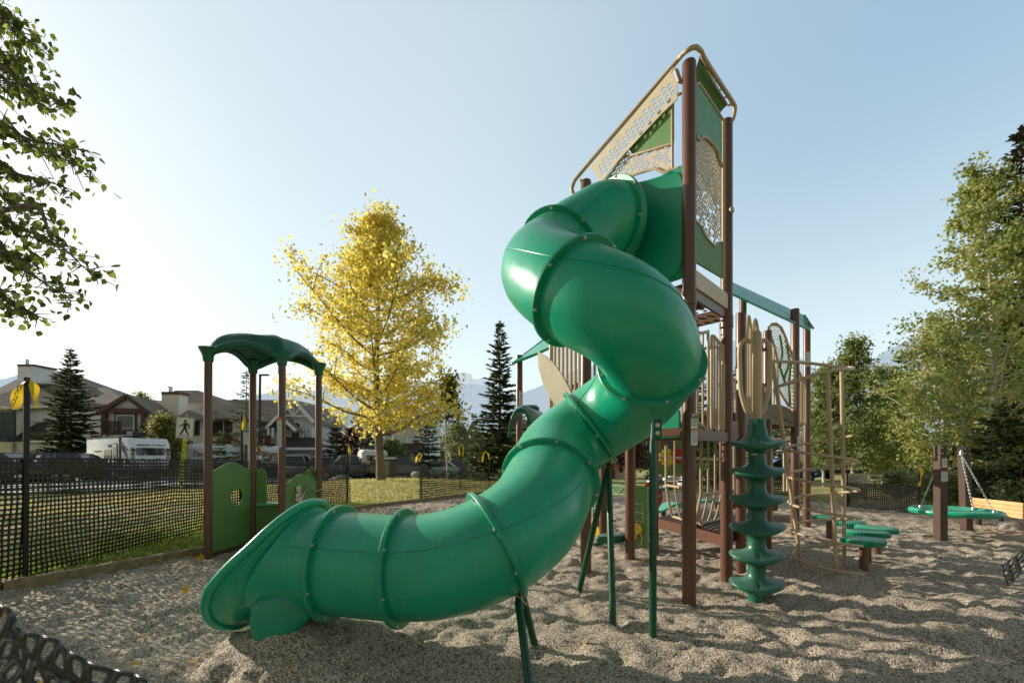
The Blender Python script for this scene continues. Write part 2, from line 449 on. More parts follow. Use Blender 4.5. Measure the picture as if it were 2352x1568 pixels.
M['glass'] = glassmat('window_glass', (.045, .06, .06), .05)
M['carglass'] = glassmat('car_glass', (.015, .018, .02), .05)
M['roofbrown'] = shingle('brown_shingle_roof', (.46, .37, .30), (.34, .27, .22))
M['roofdark'] = shingle('dark_shingle_roof', (.13, .092, .08), (.095, .07, .062))
M['sidingwhite'] = lined('white_lap_siding', (.86, .86, .86), (.5, .5, .5), .13)
M['sidinggrey'] = lined('grey_lap_siding', (.66, .69, .66), (.4, .42, .4), .15)
M['stucco'] = mat('cream_stucco', (.90, .82, .70), .9, var=.06, bump=.4, bscale=90)
M['cream'] = mat('cream_siding', (.8, .72, .52), .85, var=.06)
M['trimbrown'] = mat('brown_trim', (.13, .055, .04), .6, var=.1)
M['trimgreen'] = mat('grey_green_trim', (.06, .09, .075), .7, var=.1)
M['log'] = lined('stained_log_wall', (.26, .11, .04), (.08, .03, .015), .28, width=.2)
M['asphalt'] = mat('asphalt', (.30, .30, .31), .9, var=.2, scale=3, bump=.4, bscale=80)
M['concrete'] = mat('concrete', (.42, .41, .39), .9, var=.12, scale=3)
M['rock'] = mat('granite', (.36, .33, .30), .9, var=.3, scale=4, bump=.8, bscale=14)
M['tan_wall'] = mat('tan_stucco', (.52, .30, .17), .9, var=.1)
# ================================================================== the big play structure
F = V((1.70, 4.18, 0)); Rp = V((2.42, 4.91, 0)); Lp = V((.88, 5.18, 0)); Bp = V((1.60, 5.91, 0))
def post(mb_name, x, y, h, r, parent, mat_=None, z0=-.25, collar=None, label=None):
    mb = MB(); mb.lathe((x, y, 0), [(r, z0), (r, h - .02), (r * .92, h - .004), (r * .6, h)], 20)
    if collar:
        for cz in collar: mb.lathe((x, y, cz), [(r + .001, -.07), (r + .006, -.065), (r + .006, .065), (r + .001, .07)], 20)
    return mb.build(mb_name, mat_ or M['brown'], parent, smooth=40, label=label)

def ring(mb, c, axis, ri, ro, th, n=48, mi=0):
    c = V(c); q = V((0, 0, 1)).rotation_difference(V(axis).normalized()).to_matrix()
    prof = [(ri, -th / 2), (ro - .006, -th / 2), (ro, -th / 2 + .006), (ro, th / 2 - .006), (ro - .006, th / 2), (ri, th / 2)]
    vs = []; P = len(prof)
    for k in range(n):
        a = 2 * math.pi * k / n
        for r, h in prof: vs.append(c + q @ V((r * math.cos(a), r * math.sin(a), h)))
    fs = [(k * P + i, k * P + (i + 1) % P, ((k + 1) % n) * P + (i + 1) % P, ((k + 1) % n) * P + i) for k in range(n) for i in range(P)]
    mb.add(vs, fs, mi)

play = thing('play_structure', 'tall play tower of brown posts with tan panels and a green spiral tube slide', 'play structure', (1.7, 4.9, 0))

# ---- the spiral tube slide
CTR = [((1.27, 4.66, 3.68), 0), ((1.03, 4.47, 3.79), 'f'), ((.72, 4.36, 3.60), 0), ((.44, 4.18, 3.33), 'f'), ((.28, 3.80, 3.00), 0), ((.50, 3.30, 2.62), 'f'),
       ((.84, 3.18, 2.38), 0), ((1.12, 3.52, 2.14), 'f'), ((1.06, 3.98, 1.90), 0), ((.76, 4.24, 1.67), 'f'), ((.44, 4.08, 1.42), 0),
       ((.32, 3.70, 1.18), 'f'), ((.16, 3.34, .94), 0), ((-.12, 3.16, .75), 'f'), ((-.45, 3.14, .63), 0), ((-.79, 3.18, .585), 'f'), ((-1.3, 3.26, .60), 'f'), ((-1.48, 3.29, .60), 0)]
NS = 7
cpts = [c for c, f in CTR]
path = smooth_path(cpts, NS)
def tang(i):
    a = path[max(0, i - 1)]; b = path[min(len(path) - 1, i + 1)]
    return (b - a).normalized()
def frame(i):
    t = tang(i); sd = t.cross(V((0, 0, 1))).normalized(); up = sd.cross(t).normalized()
    return t, sd, up
TR = .376; NA = 48
mb = MB()
rings = []
i0 = NS          # ring 9 (first flange)
for i in range(i0, len(path)):
    t, sd, up = frame(i); c = path[i]
    rings.append([c + (sd * math.sin(2 * math.pi * k / NA) - up * math.cos(2 * math.pi * k / NA)) * TR for k in range(NA)])
# exit chute: the bottom runs on, the side walls are cut back along an S curve, the lip rolls over
t, sd, up = frame(len(path) - 1); ce = path[-1]
def cut_len(h):      # h 0 bottom .. 1 top
    prof = [(0, .60), (.1, .60), (.2, .575), (.3, .54), (.43, .47), (.6, .32), (.72, .20), (.85, .11), (.93, .06), (1, .02)]
    for (a, la), (b, lb) in zip(prof, prof[1:]):
        if h <= b: return la + (lb - la) * (h - a) / (b - a)
    return prof[-1][1]
ex = []
NE = 10
for j in range(1, NE + 1):
    s = j / NE; rg = []
    for k in range(NA):
        a = 2 * math.pi * k / NA; hh = (1 - math.cos(a)) / 2
        Ln = cut_len(hh) * s
        rr = TR * (1.02 + .07 * sstep(.35, .7, s) + .09 * sstep(.72, 1.0, s))
        groove = -.045 * math.exp(-((s - .62) / .07) ** 2)
        p = ce + t * Ln + (sd * math.sin(a) * (rr + groove) * (1 + .06 * s) - up * math.cos(a) * (rr + groove * .6))
        drop = -.05 * s * s * (1 - hh)
        rg.append(p + V((0, 0, drop)))
    ex.append(rg)
rings += ex
mb.loft(rings, cap=False)
# inner skin
inner = []
for rg in rings:
    c = sum(rg, V((0, 0, 0))) / NA
    inner.append([c + (p - c) * .975 for p in rg])
mb.loft(inner, cap=False)
# rolled lip along the cut edge
lip = rings[-1]
mb.tube(lip, .032, 12, closed=True)
slide = mb.build('tube_slide', M['slide'], play, smooth=50, label='green spiral tube slide winding down from the tower')

# entrance hood against the tower face
fv = (Lp - F).normalized(); nrm = V((-fv.y, fv.x, 0));
if nrm.dot(V((-1, -1, 0))) < 0: nrm = -nrm
fc = F + fv * .52 + nrm * .03
mb = MB(); hr = []
t9, s9, u9 = frame(i0); c9 = path[i0]
def sq(a, e, hw, hh):
    c, s_ = math.cos(a), math.sin(a)
    return math.copysign(abs(c) ** e, c) * hw, math.copysign(abs(s_) ** e, s_) * hh
for j in range(11):
    s = j / 10; rg = []
    blend = sstep(.35, .9, s)
    for k in range(NA):
        a = 2 * math.pi * k / NA
        pc = c9 - t9 * .25 * s + (-s9 * math.cos(a) + u9 * math.sin(a)) * (.386 + .04 * s)
        x, y = sq(a, .34, .50, .54)
        ps = V((fc.x, fc.y, 3.66)) + fv * (x + .02) + V((0, 0, y))
        rg.append(pc.lerp(ps, float(blend)) if s < 1 else ps)
    hr.append(rg)
mb.loft(hr, cap=False)
mb.loft([[p + nrm * .012 for p in hr[-1]], [p - nrm * .03 for p in hr[-1]]], cap=False)
hood = mb.build('entrance_hood', M['slide2'], slide, smooth=45)
hl = [rrect(-.5, -.52, .5, .56, .06), circle(-.36, .42, .10, 18, .055), circle(.36, .42, .10, 18, .055), circle(0, 0, .38, 30)]
plate('entrance_plate', hl, F + fv * .53 + nrm * .012 + V((0, 0, 3.64)), fv, (0, 0, 1), .03, M['slide2'], slide, bevel=.006)

# coupling rings and bolts
bolt_me = None
bmb = MB(); bmb.lathe((0, 0, 0), [(.017, -.001), (.017, .004), (.010, .005), (.010, .010), (.006, .012)], 14); bolt_me = bmb.mesh('bolt', M['steel'], smooth=40)
for idx, (c, f) in enumerate(CTR):
    if f != 'f': continue
    i = idx * NS; t, sd, up = frame(i)
    rb = MB(); ring(rb, path[i], t, .362, .426, .034)
    rb.build('coupling_ring', M['slide2'], slide, smooth=35)
    for k in range(8):
        a = 2 * math.pi * (k + .35) / 8
        p = path[i] + (sd * math.sin(a) - up * math.cos(a)) * .405
        # bolt head on whichever side of the ring is outward from the joint
        for sgn in ((1,) if (V((0, 0, 1.4)) - path[i]).dot(t) > 0 else (-1,)):
            o = link('bolt', bolt_me, slide)
            o.matrix_local = Matrix.Translation(p + t * sgn * .018) @ (V((0, 0, 1)).rotation_difference(t * sgn)).to_matrix().to_4x4()

# mould seams along the tube
for sa in (R(62), R(-62)):
    q = MB(); pts = []
    for i in range(i0 + 2, len(path) - 1):
        t_, sd_, up_ = frame(i); pts.append(path[i] + (sd_ * math.sin(sa) + up_ * math.cos(sa)) * (TR + .001))
    q.tube(pts, .0028, 5); q.build('mould_seam', M['slide2'], slide, smooth=60)
# moulded foot under the exit
mb = MB()
def foot_ring(xx, w, z0, z1, yc):
    pts = []
    for k in range(20):
        a = 2 * math.pi * k / 20; c, s_ = sq(a, .5, w, (z1 - z0) / 2)
        pts.append(V((xx, yc + c, (z0 + z1) / 2 + s_)))
    return pts
for yc in (3.02, 3.54):
    mb = MB(); mb.loft([foot_ring(-1.775, .06, .22, .36, yc), foot_ring(-1.768, .085, .18, .39, yc), foot_ring(-1.745, .10, .14, .415, yc), foot_ring(-1.69, .105, .10, .43, yc), foot_ring(-1.63, .105, .10, .44, yc), foot_ring(-1.56, .095, .13, .465, yc + .01), foot_ring(-1.49, .07, .18, .50, yc + .02), foot_ring(-1.42, .05, .25, .53, yc + .03), foot_ring(-1.35, .02, .34, .53, yc + .04)])
    mb.build('foot_block', M['slide2'], slide, smooth=60)

# support legs
def leg(a, b, r=.029):
    a = V(a); b = V(b); d = (b - a); q = MB()
    n = d.normalized()
    q.tube([a - n * .06, a, a + d * .04, a + d * .08, b], [r * .55, r * .6, r * .75, r, r], 12)
    q.build('support_leg', M['steelgreen'], slide, smooth=50)
def bracket(p, d, w=.07, h=.16):
    q = MB(); q.box(p, (w, .014, h)); q.build('bracket', M['steelgreen'], slide, bevel=.004)
    for dz in (-.03, .03):
        o = link('bolt', bolt_me, slide); o.matrix_local = Matrix.Translation(V(p) + V((0, -.008, dz))) @ Matrix.Rotation(R(90), 4, 'X')
leg((1.14, 3.52, 1.62), (1.10, 3.40, -.25)); bracket((1.12, 3.36, 1.60), 0)
leg((.93, 4.20, 1.29), (.83, 3.53, -.3)); leg((.93, 4.22, 1.29), (.65, 4.56, -.25))
leg((.04, 3.12, .40), (.13, 2.66, -.2)); leg((.07, 3.18, .40), (.21, 3.30, -.2))
q = MB(); q.beam((-.02, 3.08, .46), (.10, 3.13, .33), .05, .012); q.beam((.05, 3.10, .42), (.06, 3.12, .30), .05, .012); q.build('bracket', M['steel'], slide, bevel=.003)

# ---- tower posts
post('post', F.x, F.y, 5.17, .064, play, collar=(2.9,)); post('post', Rp.x, Rp.y, 5.17, .064, play, collar=(2.9,)); post('post', Lp.x, Lp.y, 4.66, .064, play, collar=(2.9,)); post('post', Bp.x, Bp.y, 4.60, .064, play, collar=(2.9,))

# decks: perforated steel with edge beams
def deck(pts, z, holes=True, parent=play, nx=12, edge=.13):
    A, B_, C_, D = [V((*p, z)) for p in pts]
    ux = (B_ - A); uy = (D - A); Lx = ux.length; Ly = uy.length; uxn = ux.normalized(); n_ = uxn.cross(V((0, 0, 1)))
    uyn = V((0, 0, 1)).cross(uxn)
    c2 = [((p - A).dot(uxn), (p - A).dot(uyn)) for p in (A, B_, C_, D)]
    loops = [c2]
    if holes:
        for i in range(1, nx):
            for j in range(1, nx):
                s, t = i / nx, j / nx
                p = A + ux * s + uy * t
                loops.append(circle((p - A).dot(uxn), (p - A).dot(uyn), .026, 6))
    d = plate('deck', loops, A, uxn, uyn, .008, M['dkbrown'], parent)
    e = MB(); P4 = [A, B_, C_, D]
    for i in range(4):
        a, b = P4[i], P4[(i + 1) % 4]; e.beam(a + V((0, 0, -edge / 2 - .006)), b + V((0, 0, -edge / 2 - .006)), .03, edge)
    e.beam((A + B_) / 2 + V((0, 0, -.06)), (C_ + D) / 2 + V((0, 0, -.06)), .03, .10)
    e.build('deck_frame', M['brown'], d)
    return d
deck([(p.x, p.y) for p in (F, Rp, Bp, Lp)], 3.06)
deck([(p.x, p.y) for p in (F, Rp, Bp, Lp)], 1.675, edge=.08)
uR = (Rp - F).normalized(); UP = V((0, 0, 1))
nR = uR.cross(UP)
if nR.dot(V((1, -1, 0))) < 0: nR = -nR
# tan beam on the right face and its brown counterpart on the lower deck
q = MB(); q.beam(F + uR * .07 + nR * .02 + V((0, 0, 3.11)), Rp - uR * .06 + nR * .02 + V((0, 0, 3.11)), .03, .17); q.build('edge_beam', M['tanp'], play, bevel=.005)
q = MB(); q.beam(F + uR * .07 + nR * .02 + V((0, 0, 1.60)), Rp - uR * .06 + nR * .02 + V((0, 0, 1.60)), .03, .11); q.build('edge_beam', M['brown'], play, bevel=.005)
for s in (.2, .34, .7, .84):
    o = link('bolt', bolt_me, play); o.matrix_local = Matrix.Translation(F + uR * s * 1.03 + nR * .037 + V((0, 0, 1.60))) @ V((0, 0, 1)).rotation_difference(nR).to_matrix().to_4x4()
    o.parent = play; o.matrix_parent_inverse = Matrix.Translation(play.location).inverted()

# ---- right face: mint / perforated tan / green panel in a tan tube frame
def FR(px, py): return on_face(px, py, F, Rp)
o2 = F + nR * .03
top = [FR(1590, 200), FR(1596, 205), FR(1648, 278), FR(1650, 390), FR(1644, 362), FR(1630, 338), FR(1614, 320), FR(1603, 318), FR(1597, 325), FR(1588, 318)]
top = [FR(1589, 203), FR(1595, 200), FR(1648, 280), FR(1650, 295), FR(1650, 385), FR(1640, 366), FR(1637, 348), FR(1628, 335), FR(1612, 321), FR(1602, 318), FR(1598, 326), FR(1589, 316)]
plate('guard_panel', [top], o2, uR, UP, .02, M['panel2'], play, bevel=.004, label='mint green upper guard panel')
midp = [FR(1588, 318), FR(1598, 327), FR(1603, 319), FR(1613, 322), FR(1628, 336), FR(1637, 350), FR(1641, 368), FR(1650, 388), FR(1650, 558), FR(1640, 558), FR(1633, 570), FR(1614, 549), FR(1606, 536), FR(1602, 524), FR(1588, 512)]
loops = [midp]; xs = [p[0] for p in midp]; ys = [p[1] for p in midp]
r_ = random.Random(3)
yy = min(ys)
row = 0
while yy < max(ys):
    xx = min(xs) + (.022 if row % 2 else 0)
    while xx < max(xs):
        pt = (xx + r_.uniform(-.007, .007), yy + r_.uniform(-.007, .007))
        if inside(pt, midp) and edge_dist(pt, midp) > .026 and r_.random() > .07:
            loops.append(circle(pt[0], pt[1], r_.uniform(.0145, .0185), 7, a0=r_.random()))
        xx += .044
    yy += .038; row += 1
plate('guard_panel', loops, o2 + nR * -.005, uR, UP, .008, M['tanp'], play, label='tan perforated guard panel')
low = [FR(1588, 512), FR(1602, 525), FR(1606, 538), FR(1614, 550), FR(1633, 571), FR(1641, 559), FR(1651, 559), FR(1651, 640), FR(1588, 603)]
plate('guard_panel', [low], o2, uR, UP, .02, M['panel'], play, bevel=.004, label='leaf green lower guard panel')
q = MB()
fr = [FR(1588, 316), FR(1588, 206), FR(1590, 198), FR(1596, 198), FR(1649, 277), FR(1652, 284), FR(1652, 640)]
fr3 = [o2 + uR * s + V((0, 0, h)) + nR * .012 for s, h in fr]
q.tube(fr3, .015, 8)
seam = [FR(1588, 318), FR(1598, 327), FR(1603, 319), FR(1613, 322), FR(1628, 336), FR(1637, 350), FR(1641, 368), FR(1650, 388)]
q.tube([o2 + uR * s + V((0, 0, h)) + nR * .016 for s, h in seam], .013, 8)
seam2 = [FR(1588, 512), FR(1602, 525), FR(1606, 538), FR(1614, 550), FR(1633, 571), FR(1641, 559), FR(1651, 559)]
q.tube([o2 + uR * s + V((0, 0, h)) + nR * .014 for s, h in seam2], .009, 8)
q.lathe(Rp - uR * .02 + V((0, 0, 4.13)) + nR * .06, [(.03, -.02), (.04, 0), (.03, .02)], 12, axis=nR)
q.build('panel_frame', M['tan'], play, smooth=50)

# ---- roof rail and roof panels
rail = [W(1335, 462, 5.28), W(1322, 452, 5.28), W(1314, 436, 5.28), W(1318, 420, 5.26), W(1330, 402, 5.2), W(1440, 274, 4.72), W(1545, 152, 4.3), W(1566, 127, 4.2), W(1582, 114, 4.13), W(1598, 109, 4.13), W(1610, 118, 4.2), W(1618, 135, 4.25), W(1650, 185, 4.6), W(1682, 234, 4.94), W(1688, 250, 5.0), W(1684, 272, 5.02), W(1672, 292, 5.0)]
q = MB(); q.tube(smooth_path(rail, 5), .023, 10)
q.tube(smooth_path([W(1598, 112, 4.14), W(1612, 122, 4.3), W(1620, 140, 4.5), W(1628, 160, 4.6)], 4), .015, 8)
q.beam(W(1552, 160, 4.26), W(1562, 190, 4.2), .05, .02); q.beam(W(1336, 414, 5.24), W(1343, 430, 5.2), .05, .02)
q.build('roof_rail', M['tan'], play, smooth=50)
# perforated roof strip that hangs from the rail over the slide face
nF = nrm
def FL(px, py): return on_face(px, py, F + nF * .05, Lp + nF * .05)
oF = F + nF * .05
strip = [FL(1546, 158), FL(1540, 183), FL(1556, 196), FL(1556, 235), FL(1542, 246), FL(1515, 272), FL(1422, 372), FL(1395, 405), FL(1386, 415), FL(1369, 414), FL(1366, 392), FL(1338, 398)]
strip = [FL(1548, 154), FL(1542, 168), FL(1555, 192), FL(1556, 228), FL(1520, 262), FL(1436, 352), FL(1408, 384), FL(1384, 416), FL(1378, 416), FL(1362, 388), FL(1352, 388)]
loops = [strip]
a_ = V((*FL(1352, 388), 0)); b_ = V((*FL(1548, 154), 0)); dd = (b_ - a_).normalized(); nn = V((-dd.y, dd.x, 0))
for i in range(0, 30):
    for j in range(0, 4):
        p = a_ + dd * (.08 + i * .058) + nn * (.10 + j * .052 + (.026 if i % 2 else 0))
        if inside((p.x, p.y), strip) and edge_dist((p.x, p.y), strip) > .028: loops.append(circle(p.x, p.y, .0255, 6, a0=.4))
plate('roof_strip', loops, oF, fv, UP, .008, M['tanp'], play, label='tan roof strip with hexagonal holes')
# inner wall on the slide face: green triangle, tan perforated sheet, tubes
tri = [FL(1541, 226), FL(1541, 322), FL(1446, 348), FL(1440, 338)]
oI = oF - nF * .05
plate('guard_panel', [tri], oI, fv, UP, .016, M['panel'], play, bevel=.003, label='green triangular guard panel under the roof strip')
sheet = [FL(1541, 324), FL(1541, 388), FL(1520, 392), FL(1500, 384), FL(1420, 410), FL(1380, 420), FL(1388, 402), FL(1428, 352), FL(1444, 350)]
loops = [sheet]
for i in range(60):
    for j in range(40):
        p = (i * .036 + (.018 if j % 2 else 0), 3.6 + j * .034)
        if inside(p, sheet) and edge_dist(p, sheet) > .02 and r_.random() > .35: loops.append(circle(p[0], p[1], .0165, 6, a0=r_.random()))
plate('guard_panel', loops, oI, fv, UP, .008, M['tanp'], play, label='tan perforated guard panel above the slide hood')
q = MB()
def fl3(px, py, off=.0): s, h = FL(px, py); return oI + nF * (.02 + off) + fv * s + V((0, 0, h))
for pl in ([(1556, 214), (1542, 218), (1540, 226), (1541, 384)], [(1541, 222), (1436, 344), (1446, 354), (1541, 326)], [(1436, 346), (1384, 416)], [(1556, 382), (1540, 386), (1520, 394), (1500, 384), (1472, 392), (1420, 412)], [(1541, 222), (1548, 214), (1560, 212)]):
    q.tube([fl3(*p) for p in pl], .013, 8)
q.build('panel_frame', M['tan'], play, smooth=50)
# side strip beside the hood
stp = [FL(1556, 400), FL(1556, 628), FL(1548, 628), FL(1548, 400)]
# green roof leaf over the right face, with a slotted tan edge strip
g = [W(1590, 178, 4.30), W(1606, 130, 4.50), W(1622, 140, 4.55), W(1668, 243, 5.0), W(1655, 258, 4.88), W(1640, 266, 4.80), W(1589, 202, 4.22)]
q = MB()
ga = [W(1589, 196, 4.24), W(1594, 178, 4.32), W(1600, 152, 4.42), W(1607, 132, 4.50)]
gb = [W(1644, 266, 4.80), W(1652, 262, 4.86), W(1662, 250, 4.93), W(1669, 243, 4.99)]
rr = [[a.lerp(b, k / 8) for k in range(9)] for a, b in zip(ga, gb)]
q.loft(rr, closed_ring=False, cap=False); q.loft([[p + V((.010, -.006, .012)) for p in r] for r in rr], closed_ring=False, cap=False)
q.build('roof_panel', mat('deep_green_panel', (.10, .17, .03), .85, spec=.15), play, smooth=60, label='olive green roof panel above the right face')
q = MB()
ea, eb = W(1606, 133, 4.46), W(1669, 243, 4.96); ec, ed = W(1614, 122, 4.5), W(1682, 240, 5.0)
q.add([ea, eb, eb.lerp(ed, .35), ea.lerp(ec, .35)], [(0, 1, 2, 3)])
for k in range(7):
    s = k / 6; q.beam(ea.lerp(eb, s).lerp(ec.lerp(ed, s), .3), ea.lerp(eb, s).lerp(ec.lerp(ed, s), 1.05), .03, .012)
q.build('roof_strip', M['tan'], play, label='slotted tan strip along the olive roof panel')
# perforated strip beyond the mint panel: left-back faces glimpsed through (L-B and B-R)
def bars(A, B, z0, z1, n, parent, r=.014, frame_r=.019, arch=0.0, name='bar_panel', mat_=None, label=None, mid=None, inset=.07):
    A = V((A[0], A[1], 0)); B = V((B[0], B[1], 0)); u = (B - A).normalized(); L = (B - A).length
    A = A + u * inset; L -= 2 * inset; q = MB()
    topf = lambda s: z1 + arch * math.sin(math.pi * s)
    P = lambda s, z: A + u * (s * L) + V((0, 0, z))
    loop = [P(0, z0 + .03), P(.02, z0), P(.98, z0), P(1, z0 + .03), P(1, topf(1) - .05), P(.97, topf(.97) - .01)] + [P(1 - k / 10, topf(1 - k / 10)) for k in range(1, 10)] + [P(.03, topf(.03) - .01), P(0, topf(0) - .05)]
    q.tube(loop, frame_r, 8, closed=True)
    for k in range(1, n + 1):
        s = k / (n + 1); q.tube([P(s, z0), P(s, topf(s))], r, 7)
    if mid: q.tube([P(0, mid), P(1, mid)], frame_r * .8, 7)
    return q.build(name, mat_ or M['tan'], parent, smooth=50, label=label)

# lower right face: two narrow tan bar gates, arched tops
A1 = F + uR * .07; B1 = Rp - uR * .06
def barsR(px0, px1, topL, topR, bot, n):
    s0 = FR(px0, 900)[0]; s1 = FR(px1, 900)[0]
    q = MB(); P = lambda s, h: F + uR * s + V((0, 0, h)) + nR * .02
    hb = FR(px0, bot)[1]
    for k in range(n):
        s = s0 + (s1 - s0) * k / (n - 1); ht = FR(px0 + (px1 - px0) * k / (n - 1), topL + (topR - topL) * (k / (n - 1)))[1] - (.05 if k in (0, n - 1) else 0)
        q.tube([P(s, hb), P(s, ht)], .012, 8)
    ht0 = FR(px0, topL)[1]; ht1 = FR(px1, topR)[1]
    q.tube(smooth_path([P(s0, hb + .03), P(s0, ht0 - .10), P(s0 + .02, ht0 - .02), P(s0 + .05, ht0), P(s0 * .6 + s1 * .4, ht0 * .8 + ht1 * .2), P(s1 - .03, ht1 + .01), P(s1, ht1 - .06), P(s1, hb + .03), P((s0 + s1) / 2, hb - .01), P(s0, hb + .03)], 4), .016, 8)
    return q.build('bar_panel', M['tan'], play, smooth=50)
barsR(1597, 1622, 762, 768, 975, 3); barsR(1630, 1656, 770, 800, 985, 5)
# rear rails at deck level seen between the posts
bars(Rp, Bp, 1.62, 2.65, 7, play); bars(Lp, Bp, 1.62, 2.65, 7, play)
# tall bar panel running on from the left post
Pl = Lp + (Lp - F).normalized() * .62
bars(Lp, Pl, 1.55, 3.04, 7, play, r=.021, frame_r=.028, inset=.03, label='tall tan bar panel left of the tower')
q = MB(); q.beam(Lp + V((-.02, -.03, 2.25)), Pl + V((.2, -.03, 2.25)), .03, .06); q.build('cross_rail', M['dkbrown'], play)
# leaf shaped tan panel in front of it
lo = V((.30, 5.35, 0)); lu = V((.72, -.69, 0)).normalized()
lf = [on_face(px, py, lo, lo + lu) for px, py in [(1236, 808), (1252, 817), (1272, 833), (1292, 862), (1310, 896), (1322, 925), (1318, 945), (1290, 945), (1268, 918), (1248, 880), (1238, 845)]]
plate('leaf_panel', [lf], lo, lu, UP, .02, M['tanp'], play, bevel=.004, label='tan leaf shaped panel')
# small green slide hood at the left
q = MB()
def hring(y, x, z, w, h):
    return [V((x + w * math.cos(math.pi * k / 12), y, z + h * math.sin(math.pi * k / 12))) for k in range(13)]
hs = [hring(5.1, .10, 1.62, .13, .32), hring(5.2, .13, 1.72, .15, .28), hring(5.5, .2, 1.78, .2, .22), hring(5.75, .26, 1.82, .2, .2)]
q.loft(hs, closed_ring=False, cap=False); q.loft([[p - V((0, 0, .03)) for p in r] for r in hs], closed_ring=False, cap=False)
q.tube(hs[0], .02, 8); q.build('slide_hood', M['dkgreen'], play, smooth=50)
q = MB(); q.lathe((.24, 5.7, 1.97), [(.05, -.05), (.11, 0), (.12, .05), (.09, .08)], 14); q.build('hood_knob', M['dkgreen'], play, smooth=50)
# green plate under the tower on the slide face (start of the lower slide)
gp = [FL(1506, 965), FL(1554, 960), FL(1555, 1000), FL(1502, 1003)]
plate('slide_plate', [[FL(1500, 950), FL(1553, 942), FL(1554, 1003), FL(1498, 1004)]], oF - nF * .06, fv, UP, .03, M['slide2'], play, bevel=.006)

# ---- toddler level behind the front posts
T1 = V((2.07, 6.28, 0))
post('post', T1.x, T1.y, 1.62, .045, play)
deckT = [(2.10, 6.22), (2.40, 4.98), (3.45, 6.1), (3.1, 7.3)]
deck(deckT, .50, holes=False)
def stripes(pts, z, n, parent):
    A, B_, C_, D = [V((*p, z)) for p in pts]; q = MB()
    for k in range(n):
        s = (k + .5) / n; q.beam(A.lerp(B_, s), D.lerp(C_, s), .05, .012)
    return q.build('deck_slats', M['dkbrown'], parent)
stripes(deckT, .512, 14, play)
def curved_bars(A, B, z0, zb, zm, z1, n):
    A = V((A[0], A[1], 0)); B = V((B[0], B[1], 0)); u = (B - A).normalized(); L = (B - A).length; nn = u.cross(UP)
    if nn.y > 0: nn = -nn
    q = MB(); P = lambda s, z, o=0: A + u * s * L + nn * o + V((0, 0, z))
    prof = [(z1, 0), (zm + .1, .0), (zm, .0), (zb + .10, -.06), (zb, -.10)]
    for k in range(n):
        s = k / (n - 1); q.tube(smooth_path([P(s, z, o) for z, o in prof], 4), .014 if 0 < k < n - 1 else .02, 8)
    for z, o in (prof[0], prof[2], prof[4]): q.tube([P(0, z, o), P(1, z, o)], .019, 8)
    q.build('bar_panel', M['tan'], play, smooth=50, label='tan curved bar panel at toddler height')
curved_bars((2.16, 6.1), (2.24, 5.35), .5, .54, .98, 1.62, 4)
curved_bars((2.30, 5.30), (3.02, 5.92), .5, .54, .92, 1.60, 6)
q = MB(); q.tube([(2.1, 6.4, 1.37), (4.3, 7.6, 1.30)], .022, 8); q.build('hand_rail', M['tan'], play, smooth=50)
# flower panel
fp_o = V((3.0, 8.6, 0)); fu = V((1, -.15, 0)).normalized()
def fpp(px, py, z=8.6): return ((px - 1176) * z / 1000 - 3.0, CAM_H - (py - 1045) * z / 1000)
fl_panel = plate('flower_panel', [[fpp(1511, 1090), fpp(1511, 1012), fpp(1516, 1003), fpp(1530, 999), fpp(1570, 999), fpp(1570, 1088)]], fp_o, fu, UP, .03, M['panel'], play, bevel=.005, label='green panel with moulded flowers')
def flower(O, ux, r, n, mat_, parent, name='flower'):
    pts = []
    for k in range(n * 6):
        a = 2 * math.pi * k / (n * 6); rr_ = r * (.72 + .28 * abs(math.cos(a * n / 2)))
        pts.append((rr_ * math.cos(a), rr_ * math.sin(a)))
    return plate(name, [pts, circle(0, 0, r * .12, 8)], O, ux, UP, .03, mat_, parent, bevel=.006)
fn = V((0, -1, 0))
flower(fp_o + fu * (fpp(1532, 1048)[0]) + V((0, -.04, fpp(1532, 1050)[1])), fu, .17, 9, M['yellow'], fl_panel)
flower(fp_o + fu * (fpp(1552, 1048)[0]) + V((0, -.04, fpp(1552, 1046)[1])), fu, .15, 9, M['red'], fl_panel)
plate('flower', [circle(0, 0, .055, 12, .14)], fp_o + fu * fpp(1542, 1020)[0] + V((0, -.04, fpp(1542, 1019)[1])), fu, UP, .03, M['purple'], fl_panel)
# house front panel with a doorway
ha = V((1.30, 7.25, 0)); hb_ = V((2.02, 6.47, 0)); hu = (hb_ - ha).normalized(); hn = V((hu.y, -hu.x, 0))
def HF(px, py): return on_face(px, py, ha, hb_)
outer = [HF(1340, 1220), HF(1340, 1106), HF(1380, 1108), HF(1490, 1117), HF(1489, 1262), HF(1437, 1248), HF(1437, 1146), HF(1435, 1140), HF(1396, 1136), HF(1393, 1140), HF(1393, 1232)]
hfp = plate('house_front_panel', [outer], ha, hu, UP, .02, M['panel'], play, bevel=0.0, label='green house front panel with doorway and drawn windows')
q = MB()
def hline(*pts): q.tube([ha + hn * .014 + hu * HF(*p)[0] + V((0, 0, HF(*p)[1])) for p in pts], .006, 5)
arc = [(1435 - 38 + 38 - 38 * math.cos(math.pi * k / 10) - 17, 1133 - 20 * math.sin(math.pi * k / 10) + 3 * k / 10) for k in range(11)]
hline(*arc); hline(arc[0], arc[-1]); hline((1418, 1134), (1404, 1118)); hline((1418, 1134), (1432, 1120)); q.build('drawn_fanlight', M['white'], hfp); q = MB()
